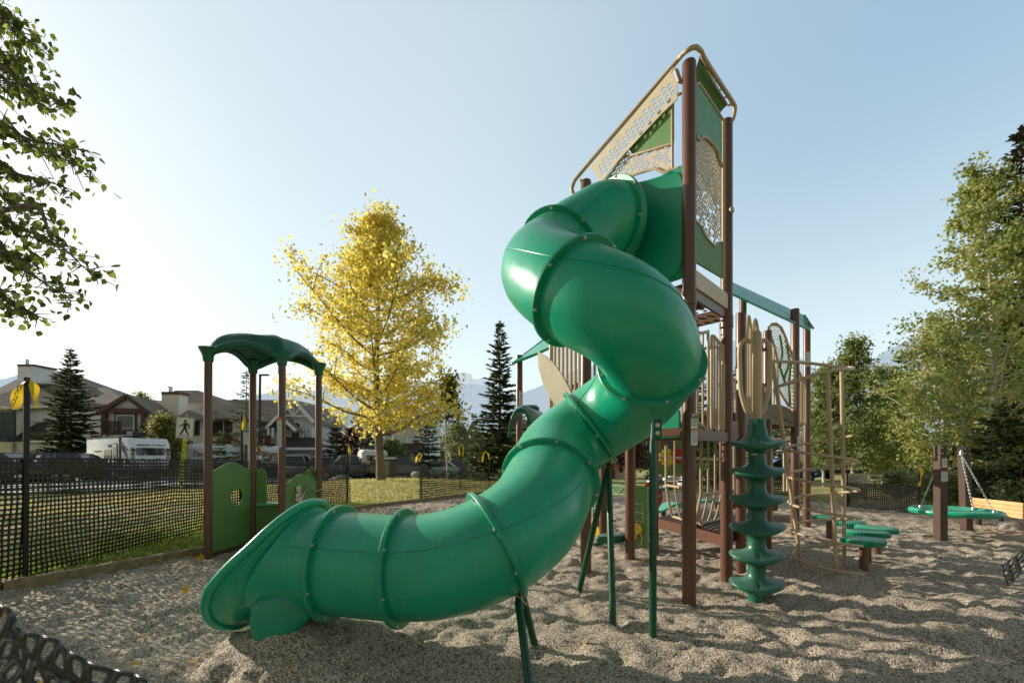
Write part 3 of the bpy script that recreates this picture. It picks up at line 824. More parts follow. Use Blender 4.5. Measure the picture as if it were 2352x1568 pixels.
hline((1452, 1155), (1478, 1158), (1478, 1198), (1452, 1193), (1452, 1155)); hline((1452, 1174), (1478, 1178)); q.build('drawn_window', M['white'], hfp); q = MB(); hline((1362, 1147), (1376, 1148), (1376, 1188), (1362, 1185), (1362, 1147)); hline((1362, 1166), (1376, 1168)); q.build('drawn_window', M['white'], hfp); q = MB()
hline((1466, 1220), (1476, 1232), (1474, 1248), (1466, 1258)); q.build('drawn_stem', M['white'], hfp)
for px, py, rr_ in ((1466, 1213, .085), (1376, 1221, .085), (1366, 1200, .08), (1460, 1231, .04)):
    s, h = HF(px, py); flower(ha + hn * .025 + hu * s + V((0, 0, h)), hu, rr_, 8, M['yellow'], hfp)
q = MB(); q.tube([ha + hu * HF(1489, 1123)[0] + V((0, 0, HF(1489, 1123)[1])) + hn * .0, V((2.3, 6.2, .93))], .025, 8); q.build('panel_rail', M['dkgreen'], play)
# balance seat pod between two posts
q = MB(); pc = V((1.38, 6.0, .26)); pr = []
for z, s in ((-.06, .75), (-.05, .92), (-.02, 1), (.03, 1), (.045, .96), (.05, .9)):
    rg = []
    for k in range(24):
        a = 2 * math.pi * k / 24; c_ = math.cos(a); s_ = math.sin(a)
        v2 = V((c_ * .27 * s, s_ * abs(s_) ** .3 * .13 * s, z)); rg.append(pc + Matrix.Rotation(R(28), 3, 'Z') @ v2)
    pr.append(rg)
q.loft(pr); q.build('seat_pod', M['dkgreen'], play, smooth=40, bevel=None)
q = MB(); q.beam((1.10, 5.85, .2), (1.66, 6.12, .24), .04, .03); q.build('pod_arm', M['steelgreen'], play)
# red spotted panel
q = plate('spotted_panel', [circle(0, 0, .19, 24, .27)], V((2.66, 8.3, .62)), (1, -.3, 0), UP, .05, M['red'], play, bevel=.01, label='red rounded panel with white wedge marks')
for dx, dz in ((.08, .13), (.12, .02), (.07, -.1), (.02, .05)):
    plate('panel_spot', [circle(0, 0, .03, 10), circle(0, 0, .022, 10)], V((2.66 + dx, 8.3 - .3 * dx - .035, .62 + dz)), (1, -.3, 0), UP, .006, M['label'], q)
post('post', 1.05, 8.2, 1.85, .064, play); post('post', 2.18, 7.9, 1.9, .06, play); post('post', 1.47, 7.05, 1.9, .058, play)

# ---- the further towers: bridge, bar panels, wing panel, small roofs
Q1 = V((2.77, 5.27, 0)); Q2 = V((3.80, 6.48, 0)); Q3 = V((4.92, 7.57, 0)); Q4 = V((5.85, 8.64, 0))
post('post', Q1.x, Q1.y, 3.12, .058, play); post('post', Q2.x, Q2.y, 3.25, .060, play); post('post', Q3.x, Q3.y, 3.94, .068, play, collar=(2.6,)); post('post', Q4.x, Q4.y, 4.02, .064, play, collar=(2.9,))
post('post', 3.95, 7.45, 4.20, .058, play); post('post', 4.3, 8.9, 4.1, .06, play)
deck([(Q2.x, Q2.y), (Q3.x, Q3.y), (4.75, 8.6), (3.4, 7.6)], 2.02, nx=10)
q = MB()
ua = (Q2 - Q1).normalized()
for off in (0, .75):
    o_ = V((-ua.y, ua.x, 0)) * off
    pts = [Rp + o_ + (Q3 - Rp) * s + V((0, 0, 1.55 + .48 * math.sin(math.pi * min(1, s * 1.08) * .62) + .05)) for s in [k / 12 for k in range(13)]]
    q = MB()
    for a, b in zip(pts, pts[1:]): q.beam(a, b, .03, .20)
    q.build('bridge_beam', M['brown'], play)
q = MB()
for k in range(24):
    s = k / 24; o_ = V((-ua.y, ua.x, 0)); p = Rp + (Q3 - Rp) * s + V((0, 0, 1.60 + .48 * math.sin(math.pi * min(1, s * 1.08) * .62)))
    q.beam(p, p + o_ * .75, .10, .02)
q.build('bridge_planks', M['dkbrown'], play)
def tallbars(A, B, z0, zs, r=.015, label=None):
    A = V((A[0], A[1], 0)); B = V((B[0], B[1], 0)); q = MB(); n = len(zs)
    for k, z1 in enumerate(zs):
        p = A.lerp(B, k / (n - 1)); q.tube([p + V((0, 0, z0)), p + V((0, 0, z1))], r if 0 < k < n - 1 else r * 1.5, 7)
    q.tube(smooth_path([A.lerp(B, k / (n - 1)) + V((0, 0, z)) for k, z in enumerate(zs)], 4), r * 1.5, 7); q.tube([A + V((0, 0, z0)), B + V((0, 0, z0))], r * 1.3, 7)
    return q.build('bar_panel', M['tan'], play, smooth=50, label=label)
# bars along the ramp rising from the right post
ob = V((-ua.y, ua.x, 0)) * .8
tallbars(Rp + V((-.60, .75, 0)), Rp + V((.05, .9, 0)), 1.6, [2.45, 2.55, 2.66, 2.8, 2.95, 3.1, 3.18])
tallbars(W(1712, 0, 5.9), W(1724, 0, 6.0), 1.75, [2.9, 3.3, 3.15])
tallbars(W(1725, 0, 6.0), W(1752, 0, 6.5), 1.8, [3.0, 3.32, 3.1, 2.95])
tallbars(W(1672, 0, 6.6), W(1700, 0, 6.9), 1.75, [2.62, 2.60, 2.58, 2.55, 2.50, 2.45])
tallbars(W(1762, 0, 6.6), W(1785, 0, 6.9), 1.9, [3.0, 3.2, 3.1, 2.9])
tallbars(W(1833, 0, 8.0), W(1850, 0, 8.5), 2.0, [2.95, 2.93, 2.88, 2.85, 2.80, 2.75], label='low tan bar panel between the two far posts')
# wing panel: perforated sheet with green ribs inside a tan hoop
wz = 7.35
def wp(px, py): return ((px - 1765) * wz / 1000, CAM_H - (py - 1045) * wz / 1000)
wing = [wp(1763, 772), wp(1765, 752), wp(1772, 744), wp(1782, 743), wp(1795, 752), wp(1806, 776), wp(1811, 792), wp(1818, 805), wp(1824, 822), wp(1828, 838), wp(1828, 940), wp(1812, 930), wp(1795, 905), wp(1780, 880), wp(1768, 860), wp(1764, 830)]
loops = [wing]
for i in range(40):
    for j in range(80):
        p = (i * .040 + (.02 if j % 2 else 0), 2.0 + j * .034)
        if inside(p, wing) and edge_dist(p, wing) > .02: loops.append(circle(p[0], p[1], .0165, 6))
wo = V(((1765 - 1176) * wz / 1000, wz, 0)); wu = V((1, .08, 0)).normalized()
wg = plate('wing_panel', loops, wo, wu, UP, .008, M['white'], play, label='pale perforated wing shaped panel with green ribs')
q = MB(); q.tube([wo + wu * a + V((0, -.01, b)) for a, b in wing], .022, 8, closed=True); q.build('wing_frame', M['tan'], wg, smooth=50)
q = MB()
for pl in ([(1800, 870), (1788, 838), (1776, 800), (1766, 762)], [(1790, 842), (1796, 810), (1790, 770)], [(1788, 838), (1770, 850)], [(1800, 870), (1812, 830), (1806, 792)], [(1805, 885), (1796, 862)], [(1815, 930), (1812, 880), (1818, 830)]):
    q.tube(smooth_path([wo + wu * wp(*p)[0] + V((0, -.03, wp(*p)[1])) for p in pl], 4), [.024] + [.018] * (4 * (len(pl) - 1)), 6)
q.build('wing_rib', M['panel'], wg, smooth=50)
# tilted green roof over the far tower
def roof_sheet(name, c, w, label):
    q = MB(); q.loft(c, closed_ring=False, cap=False); q.loft([[p - V((0, 0, .025)) for p in r] for r in c], closed_ring=False, cap=False)
    q.tube([r[0] for r in c], .02, 6); q.tube([r[-1] for r in c], .02, 6); q.tube(c[0], .02, 6); q.tube(c[-1], .02, 6)
    return q.build(name, M['slide'], play, smooth=30, label=label)
a0, a1 = W(1674, 644, 6.9), W(1848, 724, 8.3); b0, b1 = W(1674, 662, 6.6), W(1852, 748, 8.0)
c0, c1 = W(1674, 654, 7.9), W(1868, 754, 9.2)
e0, e1 = W(1676, 672, 6.4), W(1858, 757, 7.8)
roof_sheet('small_roof', [[e0, b0, a0, c0], [e0.lerp(e1, .5), b0.lerp(b1, .5), a0.lerp(a1, .5), c0.lerp(c1, .5)], [e1, b1, a1, c1]], 0, 'green ridged roof over the far tower')
# roof and post at the left end
post('post', .125, 7.4, 3.10, .056, play)
roof_sheet('small_roof', [[W(1178, 834, 7.0), W(1236, 811, 7.0), W(1262, 799, 7.0)], [W(1203, 815, 7.9), W(1236, 790, 8.2), W(1266, 766, 8.4)]], 0, 'small green roof corner on the left post')
# lower walkway seen between far posts
deck([(4.5, 9.6), (5.6, 9.2), (6.2, 10.2), (5.0, 10.8)], .36, holes=False); stripes([(4.5, 9.6), (5.6, 9.2), (6.2, 10.2), (5.0, 10.8)], .374, 12, play)
q = MB(); q.tube([(5.55, 9.3, -.2), (5.55, 9.3, 1.5)], .025, 8); q.tube(smooth_path([(6.0, 9.6, .6), (6.0, 9.6, 1.4), (6.1, 9.7, 1.5), (6.2, 9.8, 1.4), (6.2, 9.8, .6)], 4), .025, 8); q.build('hand_rail', M['tan'], play, smooth=50)
plate('side_panel', [rrect(-.14, -.2, .14, .2, .1)], V((3.35, 6.5, 1.10)), (1, .2, 0), UP, .03, M['dkgreen'], play, bevel=.006)

# labels on the posts
def post_label(x, y, z, r, w, h, parent, ang, text=None, orange=True):
    n = V((math.sin(ang), -math.cos(ang), 0)); ux = V((math.cos(ang), math.sin(ang), 0)); O = V((x, y, z)) + n * (r + .003)
    p = plate('safety_label', [rrect(-w / 2, -h / 2, w / 2, h / 2, .004)], O, ux, UP, .002, M['label'], parent)
    if orange: plate('label_band', [rrect(-w / 2, h / 2 - h * .1, w / 2, h / 2, .003)], O + n * .002, ux, UP, .002, M['labelorange'], p)
    q = MB(); zt = h / 2 - h * .18
    while zt > -h / 2 + .02:
        c = O + n * .002 + V((0, 0, zt)); q.beam(c - ux * w * .4, c + ux * w * .36, .002, .004); zt -= .016
    q.build('label_print', M['inkgrey'], p)
    if text: letters('label_print', text, O + n * .003 + V((0, 0, h * .32)), ux, UP, .045, M['black'], p, bold=.001)
    return p
post_label(F.x, F.y, 1.72, .064, .078, .14, play, .35, '5-12', False); post_label(F.x, F.y, 1.57, .064, .078, .15, play, .35)
post_label(.125, 7.4, 2.35, .056, .07, .28, play, .5); post_label(Q3.x, Q3.y, 1.62, .068, .07, .22, play, .3, orange=False)
post_label(Q4.x, Q4.y, 3.3, .064, .09, .30, play, -.5)

# ================================================================== corkscrew climber
cx, cy = 2.43, 4.32
cork = thing('corkscrew_climber', 'green stacked disc climber on a tan pole with two loop handles, right of the tower', 'climber', (cx, cy, 0))
q = MB()
for k in range(6):
    z = 1.52 - k * .277
    def warp(a, r, h, z=z): return (r - .1) * (.10 * math.sin(2 * a + 2.2) + .16 * math.sin(a + .5)) if r > .12 else 0
    prof = [(.092, .165), (.095, .10), (.105, .065), (.15, .035), (.22, .018), (.252, .012), (.262, 0), (.258, -.018), (.24, -.03), (.20, -.036), (.14, -.055), (.10, -.085), (.092, -.11)]
    if k == 0: prof = [(.075, .235), (.09, .215), (.092, .16), (.115, .07), (.16, .03), (.22, .012)] + prof[5:]
    vs = []; n = 40
    for r, h in prof:
        for i in range(n):
            a = 2 * math.pi * i / n
            lobe = .88 + .11 * math.cos(2 * a) * float(sstep(.10, .26, r))
            pit = .022 * math.exp(-((r - .15) / .035) ** 2) * math.exp(-(((a - 4.1) % (2 * math.pi)) / .45) ** 2) if h > 0 else 0
            vs.append(V((cx + r * lobe * math.cos(a), cy + r * lobe * math.sin(a), z + h + warp(a, r, h) - pit)))
    fs = []
    for j in range(len(prof) - 1):
        for i in range(n): fs.append((j * n + i, j * n + (i + 1) % n, (j + 1) * n + (i + 1) % n, (j + 1) * n + i))
    sec = MB(); sec.add(vs, fs); sec.build('climbing_disc', M['dkgreen'], cork, smooth=60)
q = MB(); q.lathe((cx, cy, 0), [(.08, -.12), (.075, -.02), (.09, .03), (.095, .08)], 20); q.build('foot', M['dkgreen'], cork, smooth=50)
q = MB(); q.lathe((cx, cy, 0), [(.043, 1.70), (.043, 2.58), (.040, 2.61), (.028, 2.63), (.012, 2.637)], 20); q.build('pole', M['tan'], cork, smooth=50)
for sg in (-1, 1):
    q = MB(); d = V((1, .15, 0)).normalized() * sg; C0 = V((cx - .02, cy, 0))
    q.tube(smooth_path([C0 + d * .05 + V((0, 0, 2.52)), C0 + d * .11 + V((0, 0, 2.54)), C0 + d * .165 + V((0, 0, 2.46)), C0 + d * .165 + V((0, 0, 2.25)), C0 + d * .155 + V((0, 0, 2.05)), C0 + d * .10 + V((0, 0, 1.86)), C0 + d * .05 + V((0, 0, 1.81))], 5), .022, 10)
    q.build('grab_handle', M['tan'], cork, smooth=50)

# ================================================================== coil climber
coil = thing('coil_climber', 'tan climber of three leaning poles wrapped by a spiral rung', 'climber', (3.65, 5.1, 0))
la0, la1 = G(1843, 1312, -.05), W(1774, 826, 5.15); lb0, lb1 = G(1922, 1332, -.05), W(1900, 850, 4.95); lc0, lc1 = G(1940, 1308, -.05), W(1933, 848, 5.35)
for a, b in ((la0, la1), (lb0, lb1), (lc0, lc1)):
    q = MB(); q.tube([a + (a - b) * .05, b], .0225, 10); q.build('pole', M['tan'], coil, smooth=50)
q = MB(); pts = []
for k in range(0, 150):
    s = k / 149; a = -2 * math.pi * 4.9 * s + 5.3
    h = .02 + s * 1.62; f = h / 2.4
    c = (la0.lerp(la1, f) + lb0.lerp(lb1, f) + lc0.lerp(lc1, f)) / 3
    pts.append(V((c.x + .36 * math.cos(a), c.y + .33 * math.sin(a), h)))
q.tube(pts, .0165, 9); q.build('spiral_rung', M['tan'], coil, smooth=60)
q = MB(); q.tube(smooth_path([W(1774, 830, 5.15), W(1840, 832, 5.3), W(1925, 842, 5.4), W(1958, 845, 5.3), W(1952, 848, 5.05), W(1902, 852, 4.95), W(1850, 868, 5.0), W(1785, 888, 5.12)], 6), .02, 9); q.build('top_rail', M['tan'], coil, smooth=60)

# ================================================================== play house with arched roof
P1, P2, P3, P4 = V((-4.16, 5.96, 0)), V((-4.06, 6.82, 0)), V((-3.27, 6.19, 0)), V((-3.10, 6.98, 0))
house = thing('play_house', 'small play house of four brown posts under an arched green roof', 'play house', (-3.65, 6.5, 0))
for p in (P1, P2, P3, P4): post('post', p.x, p.y, 2.74, .050, house, M['brown'])
q = MB(); n = 26
hc = (P1 + P2 + P3 + P4) / 4; e1 = ((P3 - P1) + (P4 - P2)) / 4; e2 = ((P2 - P1) + (P4 - P3)) / 4
def roofp(u, v, off=0.0):
    rr_ = max(abs(u), abs(v)); k2 = u * u * v * v
    z = 3.165 - .085 * (u * u + v * v) - .13 * k2 - .10 * float(sstep(.72, 1, rr_))
    rib = .03 * math.exp(-((abs(u) - abs(v)) / .16) ** 2) * (1 - math.exp(-(rr_ / .35) ** 2)) * (1 - .5 * k2)
    dent = -.035 * math.exp(-(((abs(u) - .55) / .14) ** 2 + (v / .22) ** 2)) - .035 * math.exp(-(((abs(v) - .55) / .14) ** 2 + (u / .22) ** 2))
    pinch = 1 - .05 * (1 - min(abs(u), abs(v)) ** 2) * rr_ ** 3
    p = hc + (e1 * u + e2 * v) * 1.11 * pinch * (1 - .07 * k2 ** 5)
    return V((p.x, p.y, z + rib + dent + off))
gt = [[roofp(-1 + 2 * i / n, -1 + 2 * j / n) for i in range(n + 1)] for j in range(n + 1)]
gb = [[roofp(-1 + 2 * i / n, -1 + 2 * j / n, -.07) for i in range(n + 1)] for j in range(n + 1)]
q.loft(gt, closed_ring=False, cap=False); q.loft(gb, closed_ring=False, cap=False)
edge = [gt[0][i] for i in range(2, n - 1)] + [gt[j][n] for j in range(2, n - 1)] + [gt[n][n - i] for i in range(2, n - 1)] + [gt[n - j][0] for j in range(2, n - 1)]
q.tube([p - V((0, 0, .04)) for p in edge], .05, 10, closed=True)
for p in (P1, P2, P3, P4): q.lathe((p.x, p.y, 2.70), [(.055, -.02), (.062, -.02), (.07, .06), (.12, .17)], 16)
q.build('arched_roof', M['dkgreen'], house, smooth=60)
def arch_panel(A, B, z0, zs, zt, hole=None, label=None, mat_=None, inset=.06, off=.0):
    A = V((A.x, A.y, 0)); B = V((B.x, B.y, 0)); u = (B - A).normalized(); L = (B - A).length - 2 * inset
    top = [(L - 0, zs)] + [(L * (1 - k / 10), zs + (zt - zs) * math.sin(math.pi * k / 10) ** 1.3) for k in range(1, 10)] + [(0, zs)]
    lp = [[(0, z0), (L, z0)] + top]
    if hole: lp.append(circle(*hole, 24))
    return plate('wall_panel', lp, A + u * inset + u.cross(UP) * off, u, UP, .022, mat_ or M['panel'], house, bevel=.004, label=label)
arch_panel(P1, P2, .04, 1.17, 1.29, ((P2 - P1).length - .12 - .28, .78, .125), 'green wall panel with a round hole')
pb = arch_panel(P3, P4, .04, .98, 1.12, None, 'green wall panel with cogs')
# narrow back panel with a shelf and its upright
ub = (P4 - P2).normalized()
plate('wall_panel', [[(0.06, .04), (.50, .04), (.50, .62), (.20, .62), (.20, 1.10), (.17, 1.16), (.12, 1.19), (.06, 1.19)]], V((P2.x, P2.y, 0)), ub, UP, .022, M['panel'], house, bevel=.004, label='narrow green back panel with counter shelf')
plate('wall_panel', [[(0, .95), (.13, .95), (.13, 1.14), (.10, 1.18), (.03, 1.18), (0, 1.12)]], V((P4.x, P4.y, 0)) - ub * .19, ub, UP, .022, M['panel'], house, bevel=.004)
q = MB(); q.box(P2 + ub * .36 + V((-.04, -.05, .64)), (.42, .24, .03), rz=math.atan2(ub.y, ub.x)); q.build('counter_shelf', M['panel2'], house, bevel=.006)
# cogs and crank bars on the panel
upb = (P4 - P3).normalized(); npb = upb.cross(UP)
if npb.y > 0: npb = -npb
cg = P3 + upb * .32 + npb * .03 + V((0, 0, .78))
def cog(c, r, n_, parent):
    pts = []
    for k in range(n_ * 4):
        a = 2 * math.pi * k / (n_ * 4); rr_ = r * (1 if k % 4 < 2 else .74); pts.append((rr_ * math.cos(a), rr_ * math.sin(a)))
    plate('cog', [pts, circle(0, 0, r * .2, 10)], c, upb, UP, .02, M['tanp'], parent, bevel=.003)
cog(cg, .09, 5, pb); cog(cg + V((0, 0, .12)) - upb * .02, .055, 5, pb)
q = MB(); a = cg + npb * .03
q.beam(a, a + upb * .16 + V((0, 0, .16)), .03, .012); q.beam(a + upb * .16 + V((0, 0, .16)), a + upb * .34 + V((0, 0, .05)), .03, .012); q.beam(a + upb * .34 + V((0, 0, .05)), a + upb * .46 + V((0, 0, .09)), .02, .012); q.beam(a - upb * .16 - V((0, 0, .02)), a, .02, .012)
q.build('crank_bar', M['steel'], pb)
for p in (P2, P4):
    for cz in (1.12, .62): q = MB(); q.beam(p + V((-.09, -.04, cz)), p + V((.09, .04, cz)), .05, .05); q.build('clamp', M['dkbrown'], house, bevel=.008)
post_label(P3.x, P3.y, 1.72, .05, .075, .42, house, -.2)
q = MB(); q.beam(P1 + V((0, 0, .03)), P2 + V((0, 0, .03)), .06, .05); q.build('base_rail', M['dkbrown'], house)

# ================================================================== stepping pods, disc swing, bench
pod_labels = ['stepping pod farthest back, partly behind the coil climber', 'second stepping pod from the back, ribbed rim toward the camera', 'sunlit pale topped stepping pod on the right of the cluster', 'stepping pod with ribbed front between the sunlit pod and the nearest one', 'nearest stepping pod, dark green slab on a short stout post']
pods = [(1905, 1184, 1234, .21), (1953, 1196, 1248, .20), (2014, 1209, 1272, .20), (1992, 1218, 1287, .20), (1984, 1236, 1308, .20)]
pod0 = None
for i, (px, pt, pb_, r) in enumerate(pods):
    g_ = G(px, pb_, 0); h = CAM_H - (pt - 1045) * g_.y / 1000
    if pod0 is None:
        pod0 = thing('stepping_pod', pod_labels[0], 'stepping pod', (g_.x, g_.y, 0), 'green stepping pods on brown posts'); base_h = h
        post('post', g_.x, g_.y, h - .04, .045, pod0, M['brown'])
        q = MB(); pr = []
        for z, s in ((-.075, .86), (-.07, .97), (-.03, 1.0), (-.012, 1.0), (0, .94), (.004, .8), (-.002, .3)):
            rg = []
            for k in range(96):
                a = 2 * math.pi * k / 96; rr_ = r * s * (1 + .10 * math.cos(2 * a + .4) + .05 * math.cos(3 * a))
                if -.072 < z < -.02: rr_ += .006 * (1 if k % 2 else -1)
                rg.append(V((g_.x + rr_ * math.cos(a) * 1.08, g_.y + rr_ * math.sin(a), h + z)))
            pr.append(rg)
        q.loft(pr); q.build('step_top', M['slide2'], pod0, smooth=40)
    else:
        d = dup(pod0, (g_.x, g_.y, h - base_h), [0, .9, 2.2, 3.0, .3][i], pod_labels[i])
swing = thing('disc_swing', 'round green disc hung by chains between two dark square posts', 'swing', (7.8, 7.6, 0))
s1, s2 = G(2160, 1240), V((8.52, 8.15, 0))
ax = (s2 - s1).normalized(); tops = []
for p, tilt, ang in ((s1, 0, 0), (s2, -.07, .2)):
    q = MB(); h = 1.56; tp = p + V((tilt, 0, h)); q.beam(p + V((0, 0, -.2)), tp, .125, .125, up=(0, 1, 0)); q.build('post', M['dkbrown'], swing, bevel=.006); tops.append(tp)
for tp in tops:
    for dx in (-.04, .04):
        for dz in (-.04, -.13): q = MB(); q.lathe(tp + V((dx, -.064, dz)), [(.011, 0), (.011, .012)], 8, axis=(0, -1, 0)); q.build('bolt', M['steel'], swing)
dc = V((7.74, 7.62, .415)); dr = .60
q = MB(); q.lathe(dc, [(.50, -.035), (.55, -.055), (.60, -.035), (.615, .0), (.60, .035), (.56, .052), (.52, .045), (.48, .01), (.0, .0)], 48)
q.build('disc', M['slide'], swing, smooth=60)
def chain(a, b, name='chain'):
    q = MB(); a = V(a); b = V(b); L = (b - a).length; n = int(L / .034)
    t = (b - a).normalized(); u = t.orthogonal().normalized(); w = t.cross(u)
    for k in range(n):
        c = a.lerp(b, (k + .5) / n); sd = u if k % 2 else w
        q.tube([c + t * .024 * math.cos(x) + sd * .011 * math.sin(x) for x in [2 * math.pi * j / 8 for j in range(8)]], .0042, 5, closed=True)
    q.build(name, M['steel'], swing)
hang = s2 + V((-.14, -.03, 1.42)); hang1 = s1 + V((.07, .04, 1.42))
for h_, px_ in ((hang, ((.46, .12, .03), (.30, -.36, .03))), (hang1, ((-.46, -.1, .03), (-.2, .42, .03)))):
    for o_ in px_: chain(h_, dc + V(o_))
for h_ in (hang, hang1):
    q = MB(); q.lathe(h_ + V((0, 0, .02)), [(.02, -.05), (.035, -.03), (.03, .02), (.015, .06)], 12); q.build('hanger', M['steel'], swing, smooth=40)
for o_ in ((.46, .12), (.30, -.36), (-.46, -.1), (-.2, .42)):
    q = MB(); q.lathe(dc + V((*o_, .03)), [(.025, -.02), (.025, .015), (.012, .04)], 10); q.build('chain_fitting', M['steel'], swing, smooth=40)
post_label(s1.x, s1.y, 1.28, .064, .085, .16, swing, 0); post_label(s1.x, s1.y, 1.06, .064, .105, .17, swing, 0)

bench = thing('bench', 'orange brown slatted timber bench at the right edge behind the disc swing', 'bench', (9.3, 8.1, 0))
ba, bb = V((9.42, 8.95, 0)), V((9.18, 7.35, 0)); bu = (bb - ba).normalized(); bn = V((bu.y, -bu.x, 0))
q = MB()
for k in range(4): q.beam(ba + V((0, 0, .28 + k * .074)), bb + V((0, 0, .28 + k * .074)), .025, .068)
q.build('backrest', M['benchwood'], bench, bevel=.004)
q = MB()
for k in range(4): q.beam(ba - bn * (.1 + k * .1) + V((0, 0, .26)), bb - bn * (.1 + k * .1) + V((0, 0, .26)), .09, .03)
q.build('seat', M['benchwood'], bench, bevel=.004)
for s in (.08, .92):
    p = ba.lerp(bb, s); q = MB(); q.beam(p - bn * .06 + V((0, 0, -.1)), p - bn * .02 + V((0, 0, .5)), .06, .06); q.beam(p - bn * .44 + V((0, 0, -.1)), p - bn * .44 + V((0, 0, .25)), .06, .06); q.beam(p - bn * .02 + V((0, 0, .22)), p - bn * .46 + V((0, 0, .22)), .05, .05); q.build('leg', M['dkbrown'], bench)
# low balance platforms far behind
bpl = thing('balance_platform', 'small wavy green balance platform on the gravel behind the tower, right one', 'play platform', (4.0, 9.6, 0), 'wavy green balance platforms')
q = MB(); rows = []
for i in range(9):
    x = -.42 + .84 * i / 8; rows.append([V((4.0 + x, 9.6 + dy, .34 + .07 * math.sin(x * 6) + dz)) for dy, dz in ((-.14, -.03), (-.15, .02), (.15, .02), (.14, -.03))])
q.loft(rows); q.build('platform', M['slide'], bpl, smooth=40)
q = MB(); q.tube([(4.0, 9.6, -.2), (4.0, 9.6, .3)], .05, 10); q.build('post', M['dkbrown'], bpl)
dup(bpl, (3.1, 8.9, .0), .4, 'small wavy green balance platform on the gravel behind the tower, left one')
dup(bpl, (3.65, 8.3, -.2), 1.2, 'small green balance platform nearest the curved bar panel, low on the gravel')
# ================================================================== ground
def grid_obj(name, xs, ys, zf, m, keep=None, smooth=True):
    X, Y = np.meshgrid(xs, ys); Z = zf(X, Y); nx, ny = len(xs), len(ys)
    co = np.stack([X, Y, Z], -1).reshape(-1, 3)
    i = np.arange(nx - 1); j = np.arange(ny - 1); I, J = np.meshgrid(i, j)
    a = (J * nx + I).ravel(); q = np.stack([a, a + 1, a + nx + 1, a + nx], -1)
    if keep is not None:
        cxm = (X[:-1, :-1] + X[1:, 1:]).ravel() / 2; cym = (Y[:-1, :-1] + Y[1:, 1:]).ravel() / 2
        q = q[keep(cxm, cym)]
    used = np.unique(q); rm = -np.ones(len(co), int); rm[used] = np.arange(len(used)); co = co[used]; q = rm[q]
    return raw_mesh(name, co, q, m, smooth)

def raw_mesh(name, co, q, m, smooth=False, cols=None):
    me = bpy.data.meshes.new(name); k = q.shape[1]
    me.vertices.add(len(co)); me.vertices.foreach_set('co', np.asarray(co, np.float32).ravel())
    me.loops.add(q.size); me.loops.foreach_set('vertex_index', q.ravel().astype(np.int32))
    me.polygons.add(len(q)); me.polygons.foreach_set('loop_start', np.arange(0, q.size, k, dtype=np.int32)); me.polygons.foreach_set('loop_total', np.full(len(q), k, np.int32))
    if smooth: me.polygons.foreach_set('use_smooth', np.ones(len(q), bool))
    if cols is not None:
        at = me.attributes.new('col', 'FLOAT_COLOR', 'FACE'); c4 = np.ones((len(q), 4), np.float32); c4[:, :3] = cols; at.data.foreach_set('color', c4.ravel())
    me.materials.append(m); me.update(calc_edges=True); me.validate()
    return me

def run_point(pts):
    pts = np.array(pts, float); seg = np.linalg.norm(np.diff(pts[:, :2], axis=0), axis=1); cum = np.concatenate([[0], np.cumsum(seg)])
    def f(u):
        d = u * cum[-1]
        return np.stack([np.interp(d, cum, pts[:, k]) for k in range(pts.shape[1])], -1)
    return f, cum[-1]

def gravel_material():
    m, N, L = _nt('pea_gravel'); b = N['Principled BSDF']; b.inputs['Roughness'].default_value = .85; b.inputs['Specular IOR Level'].default_value = .25
    tc = N.new('ShaderNodeTexCoord')
    vo = N.new('ShaderNodeTexVoronoi'); vo.inputs['Scale'].default_value = 84; vo.inputs['Randomness'].default_value = 1
    v2 = N.new('ShaderNodeTexVoronoi'); v2.inputs['Scale'].default_value = 140
    for v in (vo, v2): L.new(tc.outputs['Object'], v.inputs['Vector'])
    sep = N.new('ShaderNodeSeparateColor'); L.new(vo.outputs['Color'], sep.inputs[0])
    rp = N.new('ShaderNodeValToRGB'); e = rp.color_ramp.elements
    e[0].position = 0; e[0].color = (.24, .18, .125, 1); e[1].position = 1; e[1].color = (1.0, .90, .77, 1)
    for p, c in ((.25, (.57, .44, .315)), (.55, (.86, .69, .52)), (.8, (.97, .80, .63))):
        x = rp.color_ramp.elements.new(p); x.color = (*c, 1)
    L.new(sep.outputs[0], rp.inputs['Fac'])
    nz = N.new('ShaderNodeTexNoise'); nz.inputs['Scale'].default_value = .9; nz.inputs['Detail'].default_value = 5; L.new(tc.outputs['Object'], nz.inputs['Vector'])
    mr = N.new('ShaderNodeMapRange'); mr.inputs['To Min'].default_value = .85; mr.inputs['To Max'].default_value = 1.15; L.new(nz.outputs['Fac'], mr.inputs['Value'])
    dk = N.new('ShaderNodeMapRange'); dk.inputs['From Min'].default_value = .22; dk.inputs['From Max'].default_value = .62; dk.inputs['To Min'].default_value = 1; dk.inputs['To Max'].default_value = .50; L.new(vo.outputs['Distance'], dk.inputs['Value'])
    mu = N.new('ShaderNodeMath'); mu.operation = 'MULTIPLY'; L.new(mr.outputs[0], mu.inputs[0]); L.new(dk.outputs[0], mu.inputs[1])
    mx = N.new('ShaderNodeMix'); mx.data_type = 'RGBA'; mx.blend_type = 'MULTIPLY'; mx.inputs['Factor'].default_value = 1
    L.new(rp.outputs['Color'], mx.inputs['A']); L.new(mu.outputs[0], mx.inputs['B']); L.new(mx.outputs['Result'], b.inputs['Base Color'])
    ad = N.new('ShaderNodeMath'); ad.operation = 'ADD'; L.new(vo.outputs['Distance'], ad.inputs[0]); L.new(v2.outputs['Distance'], ad.inputs[1])
    bp = N.new('ShaderNodeBump'); bp.invert = True; bp.inputs['Strength'].default_value = .7; bp.inputs['Distance'].default_value = .012
    L.new(ad.outputs[0], bp.inputs['Height']); L.new(bp.outputs['Normal'], b.inputs['Normal'])
    return m

